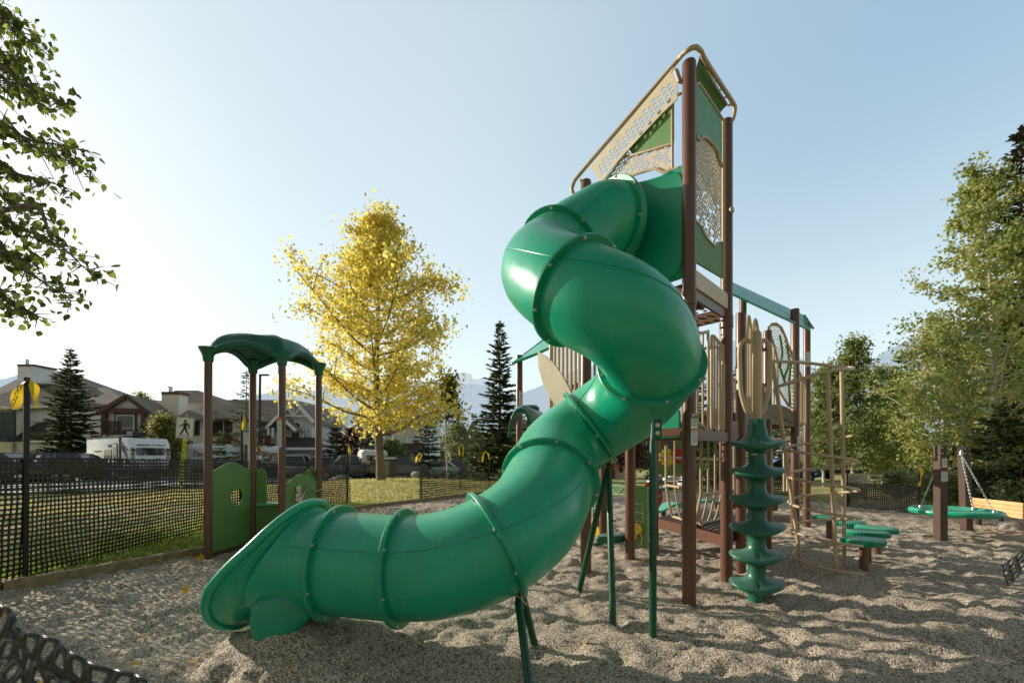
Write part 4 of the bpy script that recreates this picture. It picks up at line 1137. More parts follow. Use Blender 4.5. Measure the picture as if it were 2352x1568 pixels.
def grass_material():
    m, N, L = _nt('lawn_grass'); b = N['Principled BSDF']; b.inputs['Roughness'].default_value = .85; b.inputs['Specular IOR Level'].default_value = .2
    tc = N.new('ShaderNodeTexCoord')
    n1 = N.new('ShaderNodeTexNoise'); n1.inputs['Scale'].default_value = .45; n1.inputs['Detail'].default_value = 6
    n2 = N.new('ShaderNodeTexNoise'); n2.inputs['Scale'].default_value = 26; n2.inputs['Detail'].default_value = 6; n2.inputs['Roughness'].default_value = .75
    for n in (n1, n2): L.new(tc.outputs['Object'], n.inputs['Vector'])
    r1 = N.new('ShaderNodeValToRGB'); e = r1.color_ramp.elements; e[0].position = .36; e[0].color = (.22, .26, .06, 1); e[1].position = .62; e[1].color = (.58, .50, .22, 1)
    L.new(n1.outputs['Fac'], r1.inputs['Fac'])
    r2 = N.new('ShaderNodeMapRange'); r2.inputs['From Min'].default_value = .3; r2.inputs['From Max'].default_value = .7; r2.inputs['To Min'].default_value = .45; r2.inputs['To Max'].default_value = 1.35; L.new(n2.outputs['Fac'], r2.inputs['Value'])
    mx = N.new('ShaderNodeMix'); mx.data_type = 'RGBA'; mx.blend_type = 'MULTIPLY'; mx.inputs['Factor'].default_value = 1
    L.new(r1.outputs['Color'], mx.inputs['A']); L.new(r2.outputs[0], mx.inputs['B']); L.new(mx.outputs['Result'], b.inputs['Base Color'])
    bp = N.new('ShaderNodeBump'); bp.inputs['Strength'].default_value = 1; bp.inputs['Distance'].default_value = .05; L.new(n2.outputs['Fac'], bp.inputs['Height']); L.new(bp.outputs['Normal'], b.inputs['Normal'])
    return m

M['gravel'] = gravel_material(); M['grass'] = grass_material()
ys = np.concatenate([np.arange(-.9, 7.5, .036), 7.5 * (20.0 / 7.5) ** np.linspace(.005, 1, 190)])
gr = struct(link('gravel', grid_obj('gravel', np.arange(-8.6, 15.5, .04), ys, gravel_z, M['gravel'], keep=lambda x, y: in_bed(x, y) & (np.abs(x) < 2.2 + 1.35 * np.clip(y, 0, 99)))))
def lawn_h(x, y):
    z = lawn_z(x, y) + .02
    near = np.where(in_bed(x, y), -.30, 0)
    return z + near
lx = np.concatenate([np.arange(-60, -14, 1.0), np.arange(-14, 18, .16), np.arange(18, 70, 1.2)])
ly = np.concatenate([np.arange(-3, 26, .16), np.arange(26, 90, 1.5)])
struct(link('lawn', grid_obj('lawn', lx, ly, lawn_h, M['grass'])))
mb = MB(); mb.add([(-9000, -50, -1.6), (9000, -50, -1.6), (9000, 9000, -1.6), (-9000, 9000, -1.6)], [(0, 1, 2, 3)])
struct(mb.build('ground', mat('valley_floor', (.12, .13, .06), .95, var=.3, scale=.02)))
# road between the park fence and the houses
NEAR = [(-60, 2.5), (-30, 11.5), (-16.8, 16.2), (-15.2, 23), (-14, 30), (-10.8, 38.5), (-5, 45), (14, 52)]
FAR = [(-70, 16), (-40, 22.5), (-27, 26.0), (-25, 32.5), (-22.5, 38), (-17, 45.5), (-8, 53), (14, 61)]
def strip_mesh(A, B, dz, name, m, nx=60, nw=8):
    fa, _ = run_point([(*p, 0) for p in A]); fb, _ = run_point([(*p, 0) for p in B]); vs = []
    for u in np.linspace(0, 1, nx):
        a = fa(np.array([u]))[0]; b = fb(np.array([u]))[0]
        for k in range(nw + 1):
            p = a + (b - a) * k / nw; vs.append((p[0], p[1], float(lawn_z(p[0], p[1])) + .05 + dz))
    n = nw + 1; q = MB(); q.add(vs, [(i * n + k, (i + 1) * n + k, (i + 1) * n + k + 1, i * n + k + 1) for i in range(nx - 1) for k in range(nw)])
    return struct(q.build(name, m, smooth=60))
def offs(P, d):
    out = []
    for i in range(len(P)):
        a = P[max(0, i - 1)]; b = P[min(len(P) - 1, i + 1)]; L = math.hypot(b[0] - a[0], b[1] - a[1]); nx_, ny_ = -(b[1] - a[1]) / L, (b[0] - a[0]) / L
        out.append((P[i][0] + nx_ * d, P[i][1] + ny_ * d))
    return out
strip_mesh(NEAR, FAR, .02, 'road', M['asphalt'])
strip_mesh(offs(NEAR, -.9), offs(NEAR, .05), .13, 'pavement', M['concrete'], nw=2)
strip_mesh(offs(FAR, -.05), offs(FAR, 1.4), .13, 'pavement', M['concrete'], nw=2)
strip_mesh(offs(FAR, 1.4), offs(FAR, 9), .06, 'driveway', M['concrete'], nw=3)

# timber edging round the gravel bed: one beam per length
edge_pts = [(-7.4, .8), (-5.31, 4.52), (-4.43, 6.28), (-4.60, 9.2), (-3.85, 11.7), (-2.4, 13.75), (0, 17.5)]
elabels = ['timber edging beam nearest the camera, along the left side of the gravel', 'timber edging beam under the mesh fence left of the play house', 'timber edging beam behind the play house', 'timber edging beam before the grass knoll', 'timber edging beam behind the slide at the foot of the knoll', 'farthest timber edging beam along the gravel']
for i, (a, b) in enumerate(zip(edge_pts, edge_pts[1:])):
    if i == 0: pass
    q = MB(); d = (V((*b, 0)) - V((*a, 0))).normalized() * .01
    q.beam(V((*a, -.03)) + d, V((*b, -.03)) - d, .11, .24)
    tag(q.build('timber_edging', M['wood'], bevel=.012), elabels[i], 'timber edging', 'timber edging round the gravel bed')

# ================================================================== leaf, grass and fence meshes
def leaf_quads(name, C, size, cols, m, parent=None, droop=.3, aspect=.8, fold=True):
    C = np.asarray(C, float); n = len(C); s = size * RNG.uniform(.65, 1.3, n)[:, None]
    a = RNG.normal(size=(n, 3)); a[:, 2] -= droop * 1.6; a /= np.linalg.norm(a, axis=1)[:, None]
    r = RNG.normal(size=(n, 3)); b = np.cross(a, r); b /= np.linalg.norm(b, axis=1)[:, None]
    nn = np.cross(a, b)
    v = np.stack([C - a * s * .5, C + b * s * aspect * .5 - a * s * .08 + nn * s * .10, C + a * s * .55, C - b * s * aspect * .5 - a * s * .08 + nn * s * .10], 1).reshape(-1, 3)
    q = np.arange(4 * n).reshape(n, 4)
    return link(name, raw_mesh(name, v, q, m, cols=cols), parent)

def leaf_shapes(name, C, size, cols, m, parent=None):
    """pointed oval leaves, cupped along the midrib, hanging"""
    C = np.asarray(C, float); n = len(C); s = size * RNG.uniform(.7, 1.25, n)[:, None]
    a = RNG.normal(size=(n, 3)); a[:, 2] -= 1.5; a /= np.linalg.norm(a, axis=1)[:, None]
    b = np.cross(a, RNG.normal(size=(n, 3))); b /= np.linalg.norm(b, axis=1)[:, None]; nn = np.cross(a, b)
    P = lambda x, y, z: C + a * s * x + b * s * y + nn * s * z
    cup = RNG.uniform(.02, .16, n)[:, None] * s; curl = RNG.uniform(-.12, .2, n)[:, None]
    q = lambda x, y: C + a * s * x + b * s * y + nn * (cup * abs(y) * 2.2 + curl * s * x * x * 2)
    V6 = [q(-.5, 0), q(-.28, .34), q(.08, .36), q(.34, .15), q(.56, 0), q(.34, -.15), q(.08, -.36), q(-.28, -.34), q(-.05, 0), q(.2, 0)]
    v = np.stack(V6, 1).reshape(-1, 3); b0 = (np.arange(n) * 10)[:, None]
    F = np.array([[0, 1, 2, 8], [8, 2, 3, 9], [9, 3, 4, 4], [0, 8, 6, 7], [8, 9, 5, 6], [9, 4, 4, 5]])
    F = np.array([[0, 1, 2, 8], [8, 2, 3, 9], [0, 8, 6, 7], [8, 9, 5, 6], [9, 3, 4, 5]])
    qd = (b0[:, :, None] + F[None]).reshape(-1, 4)
    return link(name, raw_mesh(name, v, qd, m, True, cols=np.repeat(cols, len(F), 0)), parent)

def pick(pal, n, jitter=.18):
    pal = np.array(pal); c = pal[RNG.integers(0, len(pal), n)]
    return np.clip(c * RNG.uniform(1 - jitter, 1 + jitter, (n, 1)), 0, 1)

def mesh_panel(name, P, nx, ny, m, parent, strand=.22, label=None):
    """plastic safety mesh: nx by ny cells with rounded holes; P(u, v) -> point"""
    q8 = [(0, 0), (.5, 0), (1, 0), (1, .5), (1, 1), (.5, 1), (0, 1), (0, .5)]
    k = strand
    i8 = [(k * 1.25, k * 1.25), (.5, k), (1 - k * 1.25, k * 1.25), (1 - k, .5), (1 - k * 1.25, 1 - k * 1.25), (.5, 1 - k), (k * 1.25, 1 - k * 1.25), (k, .5)]
    I, J = np.meshgrid(np.arange(nx), np.arange(ny)); I = I.ravel(); J = J.ravel(); n = len(I)
    uv = np.array(q8 + i8)
    U = (I[:, None] + uv[None, :, 0]) / nx; Vv = (J[:, None] + uv[None, :, 1]) / ny
    co = P(U.ravel(), Vv.ravel())
    base = (np.arange(n) * 16)[:, None, None]
    qq = np.array([[t, (t + 1) % 8, 8 + (t + 1) % 8, 8 + t] for t in range(8)])[None]
    q = (base + qq).reshape(-1, 4)
    return link(name, raw_mesh(name, co, q, m), parent, label)

def mesh_fence(label, pts, cell, poles, group=None, sag=.04, seed=0, strand=.2, loc=None):
    """pts: x, y, base z, height"""
    f, L = run_point(pts); t = thing('mesh_fence', label, 'mesh fence', (pts[0][0], pts[0][1], pts[0][2]), group)
    hmax = max(p[3] for p in pts)
    def P(u, v):
        b = f(u); w = sag * fbm(u * L * .9, v * 1.3, 3, 60 + seed) * 2
        d = np.gradient(np.asarray(b[:, :2]), axis=0) if False else None
        x = b[:, 0] + w; y = b[:, 1] + w * .6; top = b[:, 3] * (1 - .07 * np.abs(fbm(u * L * .7, u * 0 + 3, 2, 90 + seed)) * 2)
        z = b[:, 2] + v * top + .03 * fbm(u * L * 1.1, v * 3, 2, 70 + seed)
        return np.stack([x, y, z], -1)
    mesh_panel('mesh_panel', P, max(2, int(L / cell)), max(2, int(hmax / cell)), M['mesh'], t, strand)
    for (u, h, r) in poles:
        b = f(np.array([u]))[0]; q = MB(); q.tube([(b[0] + .02, b[1] - .01, b[2] - .15), (b[0] + .03, b[1], b[2] + h)], r, 8)
        q.build('fence_pole', M['black'], t, smooth=50)
    return t, f

# left fence running away from the camera
LF = [(-5.62, 2.2, .0, 1.42), (-5.40, 4.83, .0, 1.38), (-5.48, 7.8, .0, 1.33), (-5.0, 10.2, .0, 1.25), (-4.55, 12.2, .0, 1.16)]
f0, L0 = run_point(LF)
tl, fl = mesh_fence('long sagging black plastic mesh fence along the left lawn edge', LF, .056, [((4.83 - 2.2) / L0 * 1.0, 2.26, .026), (.63, 2.26, .024), (.985, 1.75, .022)], 'black safety mesh fences', .05, 1, .185)
mesh_fence('black mesh fence between thin poles below the grass knoll', [(-2.80, 13.2, -.02, 1.03), (-1.95, 16.0, -.05, .90), (-1.1, 18.7, -.1, .78), (-.4, 20.3, -.15, .75)], .075, [(.005, 1.32, .018), (.40, 1.8, .018), (.80, 1.60, .018)], 'black safety mesh fences', .12, 2, .18)
mesh_fence('crumpled black mesh fence beyond the toddler bars', [(6.2, 20.0, -.12, .8), (7.4, 17.3, -.1, .85), (8.1, 15.0, -.1, .85), (8.6, 12.8, -.02, .72)], .08, [(.12, 1.3, .02), (.6, 1.1, .02)], 'black safety mesh fences', .22, 3, .22)
mesh_fence('taut black mesh fence panel left of the disc swing', [(9.02, 11.75, -.02, .70), (9.5, 11.0, -.02, .70), (9.75, 10.45, 0, .70)], .045, [(.0, 1.18, .02), (1.0, 1.10, .02)], 'black safety mesh fences', .05, 4, .24)
# out-of-focus mesh edge close to the camera, and the scrap at the right edge
def near_mesh(label, top, drop, nx, ny, strand, seed):
    t = thing('loose_mesh', label, 'plastic mesh', top[0])
    pts = smooth_path(top, 6); arr = np.array([tuple(p) for p in pts])
    def P(u, v):
        k = u * (len(arr) - 1); x = np.interp(k, np.arange(len(arr)), arr[:, 0]); y = np.interp(k, np.arange(len(arr)), arr[:, 1]); z = np.interp(k, np.arange(len(arr)), arr[:, 2])
        w = .09 * fbm(u * 4, v * 3, 3, seed)
        return np.stack([x + w + drop[0] * v, y + w * .8 + drop[1] * v, z + drop[2] * v + .04 * fbm(u * 6, v * 5, 2, seed + 5)], -1)
    o = mesh_panel('mesh_panel', P, nx, ny, M['mesh'], t, strand)
    md = o.modifiers.new('thickness', 'SOLIDIFY'); md.thickness = .006
    return t
near_mesh('blurred curled edge of black mesh close to the camera at lower left', [W(-150, 1345, 1.0), W(-20, 1400, .98), W(60, 1432, .96), W(140, 1500, .94), W(230, 1552, .92), W(330, 1585, .90), W(420, 1640, .9)], (.03, -.10, -.42), 17, 10, .20, 101)
near_mesh('dark scrap of loose mesh at the right edge of the gravel', [W(2300, 1300, 4.6), W(2330, 1275, 4.7), W(2375, 1240, 4.8), W(2420, 1235, 4.9)], (.12, .05, -.22), 6, 4, .2, 111)

# grass blades along the timber and fence, as one patch
def blades(n, xf, h0, h1, pal, name='grass_blades'):
    P = xf(n); n = len(P); hgt = RNG.uniform(h0, h1, n); ang = RNG.uniform(0, 6.28, n); w = RNG.uniform(.003, .006, n)
    dx = np.cos(ang) * w; dy = np.sin(ang) * w; lx_ = RNG.normal(0, .35, n) * hgt; ly_ = RNG.normal(0, .35, n) * hgt
    v = np.stack([P + np.stack([dx, dy, 0 * dx], -1), P - np.stack([dx, dy, 0 * dx], -1), P + np.stack([lx_ * .4 - dx * .6, ly_ * .4 - dy * .6, hgt * .6], -1), P + np.stack([lx_, ly_, hgt], -1)], 1).reshape(-1, 3)
    q = np.arange(4 * n).reshape(n, 4)
    return link(name, raw_mesh(name, v, q, M['leaf'], cols=pick(pal, n, .3)))
def strip_pts(n):
    y = 1.5 + 11 * RNG.random(n) ** 1.4; 
    ex = np.interp(y, [p[1] for p in edge_pts], [p[0] for p in edge_pts])
    x = ex - .06 - np.abs(RNG.normal(0, .55, n)) * (1 + .12 * y)
    return np.stack([x, y, lawn_z(x, y) + .015], -1)
tag(blades(42000, strip_pts, .03, .085, [(.16, .30, .035), (.25, .40, .06), (.34, .42, .09), (.45, .42, .15)]), 'short green grass along the timber edging', 'grass', kind='stuff')
def knoll_pts(n):
    x = RNG.uniform(-12, 4, n); y = RNG.uniform(12, 24, n); k = ~in_bed(x, y); x, y = x[k], y[k]
    return np.stack([x, y, lawn_z(x, y) + .015], -1)
tag(blades(30000, knoll_pts, .05, .14, [(.50, .46, .17), (.62, .54, .24), (.40, .40, .12)], 'dry_grass'), 'dry yellowish grass covering the knoll', 'grass', kind='stuff')
# fallen leaves
def scatter_leaves(name, label, P, size, pal):
    n = len(P); a = RNG.uniform(0, 6.28, n); s = size * RNG.uniform(.6, 1.2, n)
    A = np.stack([np.cos(a), np.sin(a), RNG.normal(0, .25, n)], -1) * s[:, None] * .5; B = np.stack([-np.sin(a), np.cos(a), RNG.normal(0, .35, n)], -1) * s[:, None] * .4
    up = np.array([0, 0, 1]) * s[:, None] * RNG.uniform(.05, .3, n)[:, None]
    v = np.stack([P - A, P + B + up, P + A * 1.1, P - B + up], 1).reshape(-1, 3)
    o = link(name, raw_mesh(name, v, np.arange(4 * n).reshape(n, 4), M['leaf'], cols=pick(pal, n)))
    tag(o, label, 'leaves', kind='stuff')
def pts_on(n, x0, x1, y0, y1, bed):
    x = RNG.uniform(x0, x1, n); y = RNG.uniform(y0, y1, n); k = in_bed(x, y) == bed; x, y = x[k], y[k]
    z = gravel_z(x, y) + .03 if bed else lawn_z(x, y) + .05
    return np.stack([x, y, z], -1)
YEL = [(.80, .50, .06), (.75, .40, .05), (.85, .62, .15), (.60, .36, .08), (.8, .7, .4)]
scatter_leaves('fallen_leaves', 'yellow and orange leaves fallen on the lawn and knoll', np.concatenate([pts_on(2600, -14, -4.4, 3, 14, False), pts_on(3600, -14, 3, 12, 24, False), pts_on(300, 6, 16, 9, 18, False)]), .085, YEL)
scatter_leaves('fallen_leaves', 'a few orange leaves scattered on the gravel', np.concatenate([pts_on(46, -4.6, -2.0, 2.3, 6.5, True), pts_on(44, -3, 8, 2.2, 9, True)]), .085, YEL)

# ================================================================== trees
def deciduous(label, base, H, env, n_limb, n_leaf, lsize, pal, cb=.25, r0=.14, bark='bark', trans='leaf', group=None, cat='tree', name='broadleaf_tree', seed=1, lean=0.0, clump=.42, up=.45, twigs=4, droop=.3, extra=None):
    rs = random.Random(seed); base = V(base); t = thing(name, label, cat, base, group)
    def tp(s): return base + V((lean * H * s + .03 * H * math.sin(s * 5 + seed) * s, .02 * H * math.sin(s * 4 + seed * 2) * s, H * s))
    q = MB(); N = 12
    q.tube([tp(-.02)] + [tp(i / N * .98) for i in range(N + 1)], [r0 * 1.35, r0 * 1.15] + [max(.008, r0 * (1 - i / N * .95)) for i in range(1, N + 1)], 9)
    cl = []
    for i in range(n_limb):
        s = cb + (1 - cb) * ((i + rs.random()) / n_limb) ** 1.05 * .94
        az = i * 2.399 + rs.uniform(-.4, .4); Ln = env(s) * rs.uniform(.62, 1.12) * (1 + .22 * math.sin(az * 2 + seed) * math.sin(s * 9 + seed)); p0 = tp(s * .97)
        d = V((math.cos(az), math.sin(az), 0)); rise = up * Ln * rs.uniform(.6, 1.3)
        pts = [p0, p0 + d * Ln * .35 + V((0, 0, rise * .25)), p0 + d * Ln * .7 + V((rs.uniform(-.1, .1) * Ln, rs.uniform(-.1, .1) * Ln, rise * .7)), p0 + d * Ln + V((0, 0, rise))]
        pts = smooth_path(pts, 3); rr = max(.006, r0 * .40 * (1 - s * .75)) 
        q.tube(pts, [max(.005, rr * (1 - k / len(pts) * .85)) for k in range(len(pts))], 5, cap=False)
        for k in range(twigs):
            a = pts[int(len(pts) * (.25 + .7 * rs.random()))] if len(pts) > 3 else pts[-1]
            b = a + V((rs.gauss(0, 1), rs.gauss(0, 1), rs.gauss(.3, .7))).normalized() * Ln * rs.uniform(.15, .38)
            q.tube([a, (a + b) / 2 + V((0, 0, .03 * Ln)), b], [rr * .35, rr * .25, .004], 4, cap=False)
            cl += [tuple(b), tuple((a + b) / 2)]
        for w in (.35, .5, .65, .8, .92, 1.0): cl.append(tuple(pts[min(len(pts) - 1, int(w * (len(pts) - 1)))]))
    cl.append(tuple(tp(.98))); cl.append(tuple(tp(.94)))
    q.build('trunk', M[bark], t, smooth=70)
    cl = np.array(cl); idx = RNG.integers(0, len(cl), n_leaf)
    sp = clump * np.minimum(RNG.gamma(2.0, .5, (n_leaf, 1)), 2.0); dirs = RNG.normal(size=(n_leaf, 3)); dirs /= np.linalg.norm(dirs, axis=1)[:, None]
    C = cl[idx] + dirs * sp * np.array([1, 1, .8])
    # colour drifts from clump to clump
    tone = RNG.random(len(cl))[idx]; pal = np.array(pal); k = np.clip((tone * .75 + RNG.random(n_leaf) * .4) * (len(pal) - 1), 0, len(pal) - 1).astype(int)
    cols = np.clip(pal[k] * RNG.uniform(.8, 1.2, (n_leaf, 1)), 0, 1)
    leaf_quads('crown', C, lsize, cols, M[trans], t, droop=droop)
    return t

def conifer(label, base, H, rad, pal, dens=1.0, sparse=False, group=None, seed=1, name='spruce_tree', cat='spruce', bottom=.06, r0=None, spray=.30, top_tint=None, droopy=.35):
    rs = random.Random(seed); base = V(base); t = thing(name, label, cat, base, group); r0 = r0 or H * .014
    q = MB(); q.tube([base + V((0, 0, -.3)), base + V((0, 0, H * .5)), base + V((0, 0, H * .99))], [r0, r0 * .6, .01], 8)
    A = []; D = []; S = []
    lev = int(H / (.30 if not sparse else .42) * dens ** .5) + 8
    for i in range(lev):
        s = bottom + (1 - bottom) * (i + rs.uniform(-.4, .4)) / lev; s = max(bottom, min(.99, s)); nb = 5 if sparse else 7
        Lb = rad * (1 - s) ** .85 * (1.0 if s > bottom + .08 else .85) + .06
        for j in range(nb):
            az = i * 1.1 + j * 2 * math.pi / nb + rs.uniform(-.35, .35); L_ = Lb * rs.uniform(.5, 1.2); s_j = rs.uniform(-.35, .35) * (1 - bottom) / lev
            d = V((math.cos(az), math.sin(az), 0)); p0 = base + V((0, 0, H * (s + s_j))); dr = -droopy * L_ * (1 - s) + .12 * L_ * s * 3
            tip = p0 + d * L_ + V((0, 0, dr + .10 * L_))
            mid = p0 + d * L_ * .55 + V((0, 0, dr * .75))
            q.tube([p0, mid, tip], [max(.006, r0 * .22 * (1 - s)), .008, .004], 4, cap=False)
            n = max(3, int(L_ / spray * 5.6 * dens))
            for k in range(n):
                w = .12 + .9 * (k + rs.random()) / n
                c = p0.lerp(mid, min(1, w / .55)) if w < .55 else mid.lerp(tip, (w - .55) / .45)
                for sd in (-1, 1, 0):
                    an = az + sd * rs.uniform(.5, 1.1); dd = V((math.cos(an), math.sin(an), rs.uniform(-.35, .15) - droopy * .5 + .5 * s))
                    A.append(tuple(c)); D.append(tuple(dd.normalized())); S.append(spray * rs.uniform(.6, 1.25) * (.55 + .5 * (1 - s)) * (1.15 - .5 * w * (sd != 0)))
    for k in range(14):
        A.append(tuple(base + V((0, 0, H * (.93 + .07 * k / 14))))); an = k * 2.4; D.append((math.cos(an) * .5, math.sin(an) * .5, .8)); S.append(spray * .5)
    q.build('trunk', M['bark'], t, smooth=70)
    A = np.array(A); D = np.array(D); S = np.array(S)[:, None]; n = len(A)
    up = np.array([0, 0, 1.0]); B = np.cross(D, up + RNG.normal(0, .45, (n, 3))); B /= np.linalg.norm(B, axis=1)[:, None]
    v = np.stack([A, A + D * S * .45 + B * S * .25, A + D * S, A + D * S * .45 - B * S * .25], 1).reshape(-1, 3)
    leafq = raw_mesh('crown', v, np.arange(4 * n).reshape(n, 4), M['needle'], cols=pick(pal, n, .35))
    link('crown', leafq, t)
    return t

SPR = [(.055, .08, .035), (.08, .11, .045), (.12, .15, .055), (.18, .20, .08)]
SPR2 = [(.11, .15, .06), (.15, .20, .08), (.22, .26, .11)]
GRN = [(.20, .25, .06), (.32, .37, .10), (.46, .48, .15), (.60, .55, .20), (.70, .58, .22)]
YLW = [(.56, .56, .14), (.82, .70, .17), (1.0, .80, .20), (1.0, .76, .15), (1.0, .86, .34)]
def B_(px, py, z): p = W(px, py, z); return V((p.x, p.y, p.z))

# the yellow tree on the knoll
yb = V((-5.85, 19.5, float(lawn_z(-5.85, 19.5)) - .05))
def yenv(s): return float(np.interp(s, [.12, .17, .24, .32, .43, .57, .68, .78, .9, 1], [2.7, 4.1, 3.6, 3.7, 3.9, 3.7, 2.7, 1.7, .8, .25]))
deciduous('tall aspen in golden yellow autumn leaf on the grass knoll', yb, 12.6, yenv, 54, 27000, .150, YLW, cb=.17, r0=.20, seed=4, clump=.40, up=.46, twigs=8, lean=-.035, name='aspen_tree')
bb_ = W(1188 - 5, 1100, 22); 
deciduous('slim young aspen with bare white stems and one green tuft beside the yellow tree', V((-3.2, 21.5, float(lawn_z(-3.2, 21.5)) - .05)), 5.6, lambda s: float(np.interp(s, [.3, .55, .62, .75, 1], [.5, 1.3, 1.2, .25, .1])), 18, 1800, .15, [(.09, .13, .02), (.15, .19, .03), (.22, .24, .04)], cb=.50, r0=.05, bark='birch', seed=9, clump=.30, name='aspen_tree')
# spruces
conifer('tall dark spruce standing alone left of the tower', W(1148, 1098, 30), 10.8, 2.0, SPR, 1.0, seed=3, spray=.42)
conifer('thin half bare spruce just left of the tall dark spruce', W(1092, 1100, 32), 4.8, .9, SPR, .7, sparse=True, seed=5, spray=.34)
conifer('broad spruce in front of the white house with brown roof', W(162, 1090, 36), 10.4, 2.6, SPR, 1.1, seed=6, spray=.46)
conifer('sparse feathery spruce behind the play house roof', W(566, 1090, 36), 8.6, 2.3, SPR2, .45, sparse=True, seed=8, spray=.42)
conifer('small bright green larch below the cream house', W(505, 1090, 33), 3.3, .9, [(.16, .22, .06), (.22, .27, .08), (.28, .32, .10)], .8, seed=10, spray=.26, name='larch_tree', cat='larch')
conifer('dark blue spruce at the foot of the grey gabled house', W(772, 1090, 38), 4.6, 2.0, [(.03, .05, .035), (.045, .065, .045), (.06, .08, .05)], .8, seed=12, spray=.4)
conifer('dark spruce behind the yellow tree trunk, before the white house', W(853, 1095, 38), 5.4, 1.7, SPR, .7, seed=13, spray=.4)
conifer('dark spruce right of the yellow tree lower branches', W(985, 1090, 36), 5.2, 1.7, SPR, .7, seed=14, spray=.4)
conifer('low juniper like spruce between the two left houses', W(328, 1090, 37), 4.3, .8, SPR, .7, seed=15, spray=.35)
conifer('pointed distant spruce between the poplar and the bare spruce', W(1066, 1085, 60), 6.0, 1.3, SPR, .5, seed=16, spray=.6)
# shrubs and small trees by the houses
deciduous('rounded shrub turning yellow green before the cream house', W(376, 1095, 35), 5.0, lambda s: 1.9 * math.sin(math.pi * min(1, s * .9 + .08)), 26, 5000, .20, [(.14, .17, .04), (.22, .22, .06), (.34, .29, .08), (.45, .36, .12)], cb=.12, r0=.07, seed=21, clump=.4, name='shrub', cat='shrub')
deciduous('small pale green shrub right of the yellow tree trunk', W(905, 1092, 38), 3.2, lambda s: 1.1 * math.sin(math.pi * min(1, s * .85 + .1)), 14, 2200, .18, [(.20, .26, .08), (.28, .33, .11)], cb=.1, r0=.04, seed=22, clump=.35, name='shrub', cat='shrub')
deciduous('dark red leaved plum shrub left of the yellow tree', W(805, 1088, 40), 4.2, lambda s: 1.5 * math.sin(math.pi * min(1, s * .85 + .1)), 16, 2600, .2, [(.09, .025, .03), (.14, .04, .04)], cb=.12, r0=.05, seed=23, clump=.4, name='shrub', cat='shrub')
deciduous('grey green poplar behind the young aspen', W(1052, 1085, 44), 5.2, lambda s: 1.5 * math.sin(math.pi * min(1, s * .85 + .12)), 22, 4200, .22, [(.22, .25, .12), (.30, .33, .17), (.38, .40, .22)], cb=.1, r0=.07, seed=24, clump=.5, name='poplar_tree')
conifer('bushy spruce left of the tall dark spruce', W(1108, 1098, 31), 3.6, 1.5, SPR2, .8, seed=25, spray=.36)
deciduous('small green tree peeping over the roof gap between the left houses', W(325, 960, 62), 3.6, lambda s: 1.4 * math.sin(math.pi * min(1, s * .9 + .1)), 12, 1500, .25, GRN[:3], cb=.2, r0=.06, seed=26, clump=.5, name='broadleaf_tree')
# right hand group
deciduous('tall pale trunked aspen with olive leaves filling the right edge', W(2278, 1150, 11.6), 9.4, lambda s: float(np.interp(s, [.05, .2, .4, .6, .8, .92, 1], [1.5, 2.1, 1.9, 1.35, .8, .45, .1])), 60, 20000, .088, GRN, cb=.10, r0=.10, bark='birch', seed=31, clump=.19, up=.62, twigs=7, name='aspen_tree')
conifer('very tall dark spruce behind the right hand aspen', W(2345, 1140, 15.5), 13.2, 2.3, [(.04, .05, .022), (.06, .07, .03), (.08, .085, .035), (.09, .06, .035)], 1.0, seed=32, spray=.36)
deciduous('leafy aspen left of the tallest aspen, reaching over the disc swing', W(2165, 1128, 15.5), 6.6, lambda s: float(np.interp(s, [.05, .3, .6, .85, 1], [1.5, 2.0, 1.3, .6, .1])), 44, 12500, .105, GRN, cb=.08, r0=.08, bark='birch', seed=33, clump=.24, up=.55, twigs=6, name='aspen_tree')
deciduous('medium aspen with a rounded top behind the coil climber', W(1958, 1112, 19), 6.7, lambda s: float(np.interp(s, [.05, .3, .6, .85, 1], [1.2, 1.5, 1.1, .5, .1])), 40, 11000, .12, [(.18, .23, .08), (.28, .33, .12), (.38, .41, .16), (.50, .48, .22)], cb=.10, r0=.08, bark='birch', seed=34, clump=.26, up=.65, name='aspen_tree')
deciduous('slender aspen nearest the far tower posts', W(1892, 1110, 20), 5.6, lambda s: float(np.interp(s, [.05, .3, .6, 1], [.9, 1.25, 1.0, .25])), 34, 8000, .12, [(.20, .25, .08), (.32, .36, .12), (.50, .46, .16)], cb=.10, r0=.06, bark='birch', seed=35, clump=.25, up=.5, name='aspen_tree')
deciduous('slim aspen between the medium aspen and the dark spruce', W(2028, 1110, 20), 5.5, lambda s: float(np.interp(s, [.05, .3, .6, 1], [1.0, 1.4, 1.1, .3])), 34, 9000, .12, GRN, cb=.08, r0=.06, bark='birch', seed=36, clump=.25, name='aspen_tree')
conifer('dark spruce half hidden among the right hand aspens', W(2070, 1105, 22), 6.4, 1.4, SPR, .9, seed=37, spray=.34)
conifer('soft light green spruce low at the right behind the bench', W(2310, 1165, 11.0), 2.7, 1.25, [(.11, .15, .055), (.15, .19, .07), (.19, .23, .09)], 1.5, seed=38, spray=.22, bottom=.03)
conifer('second dark spruce at the back of the right hand trees', W(2215, 1110, 22), 7.5, 1.8, SPR, .9, seed=39, spray=.38)
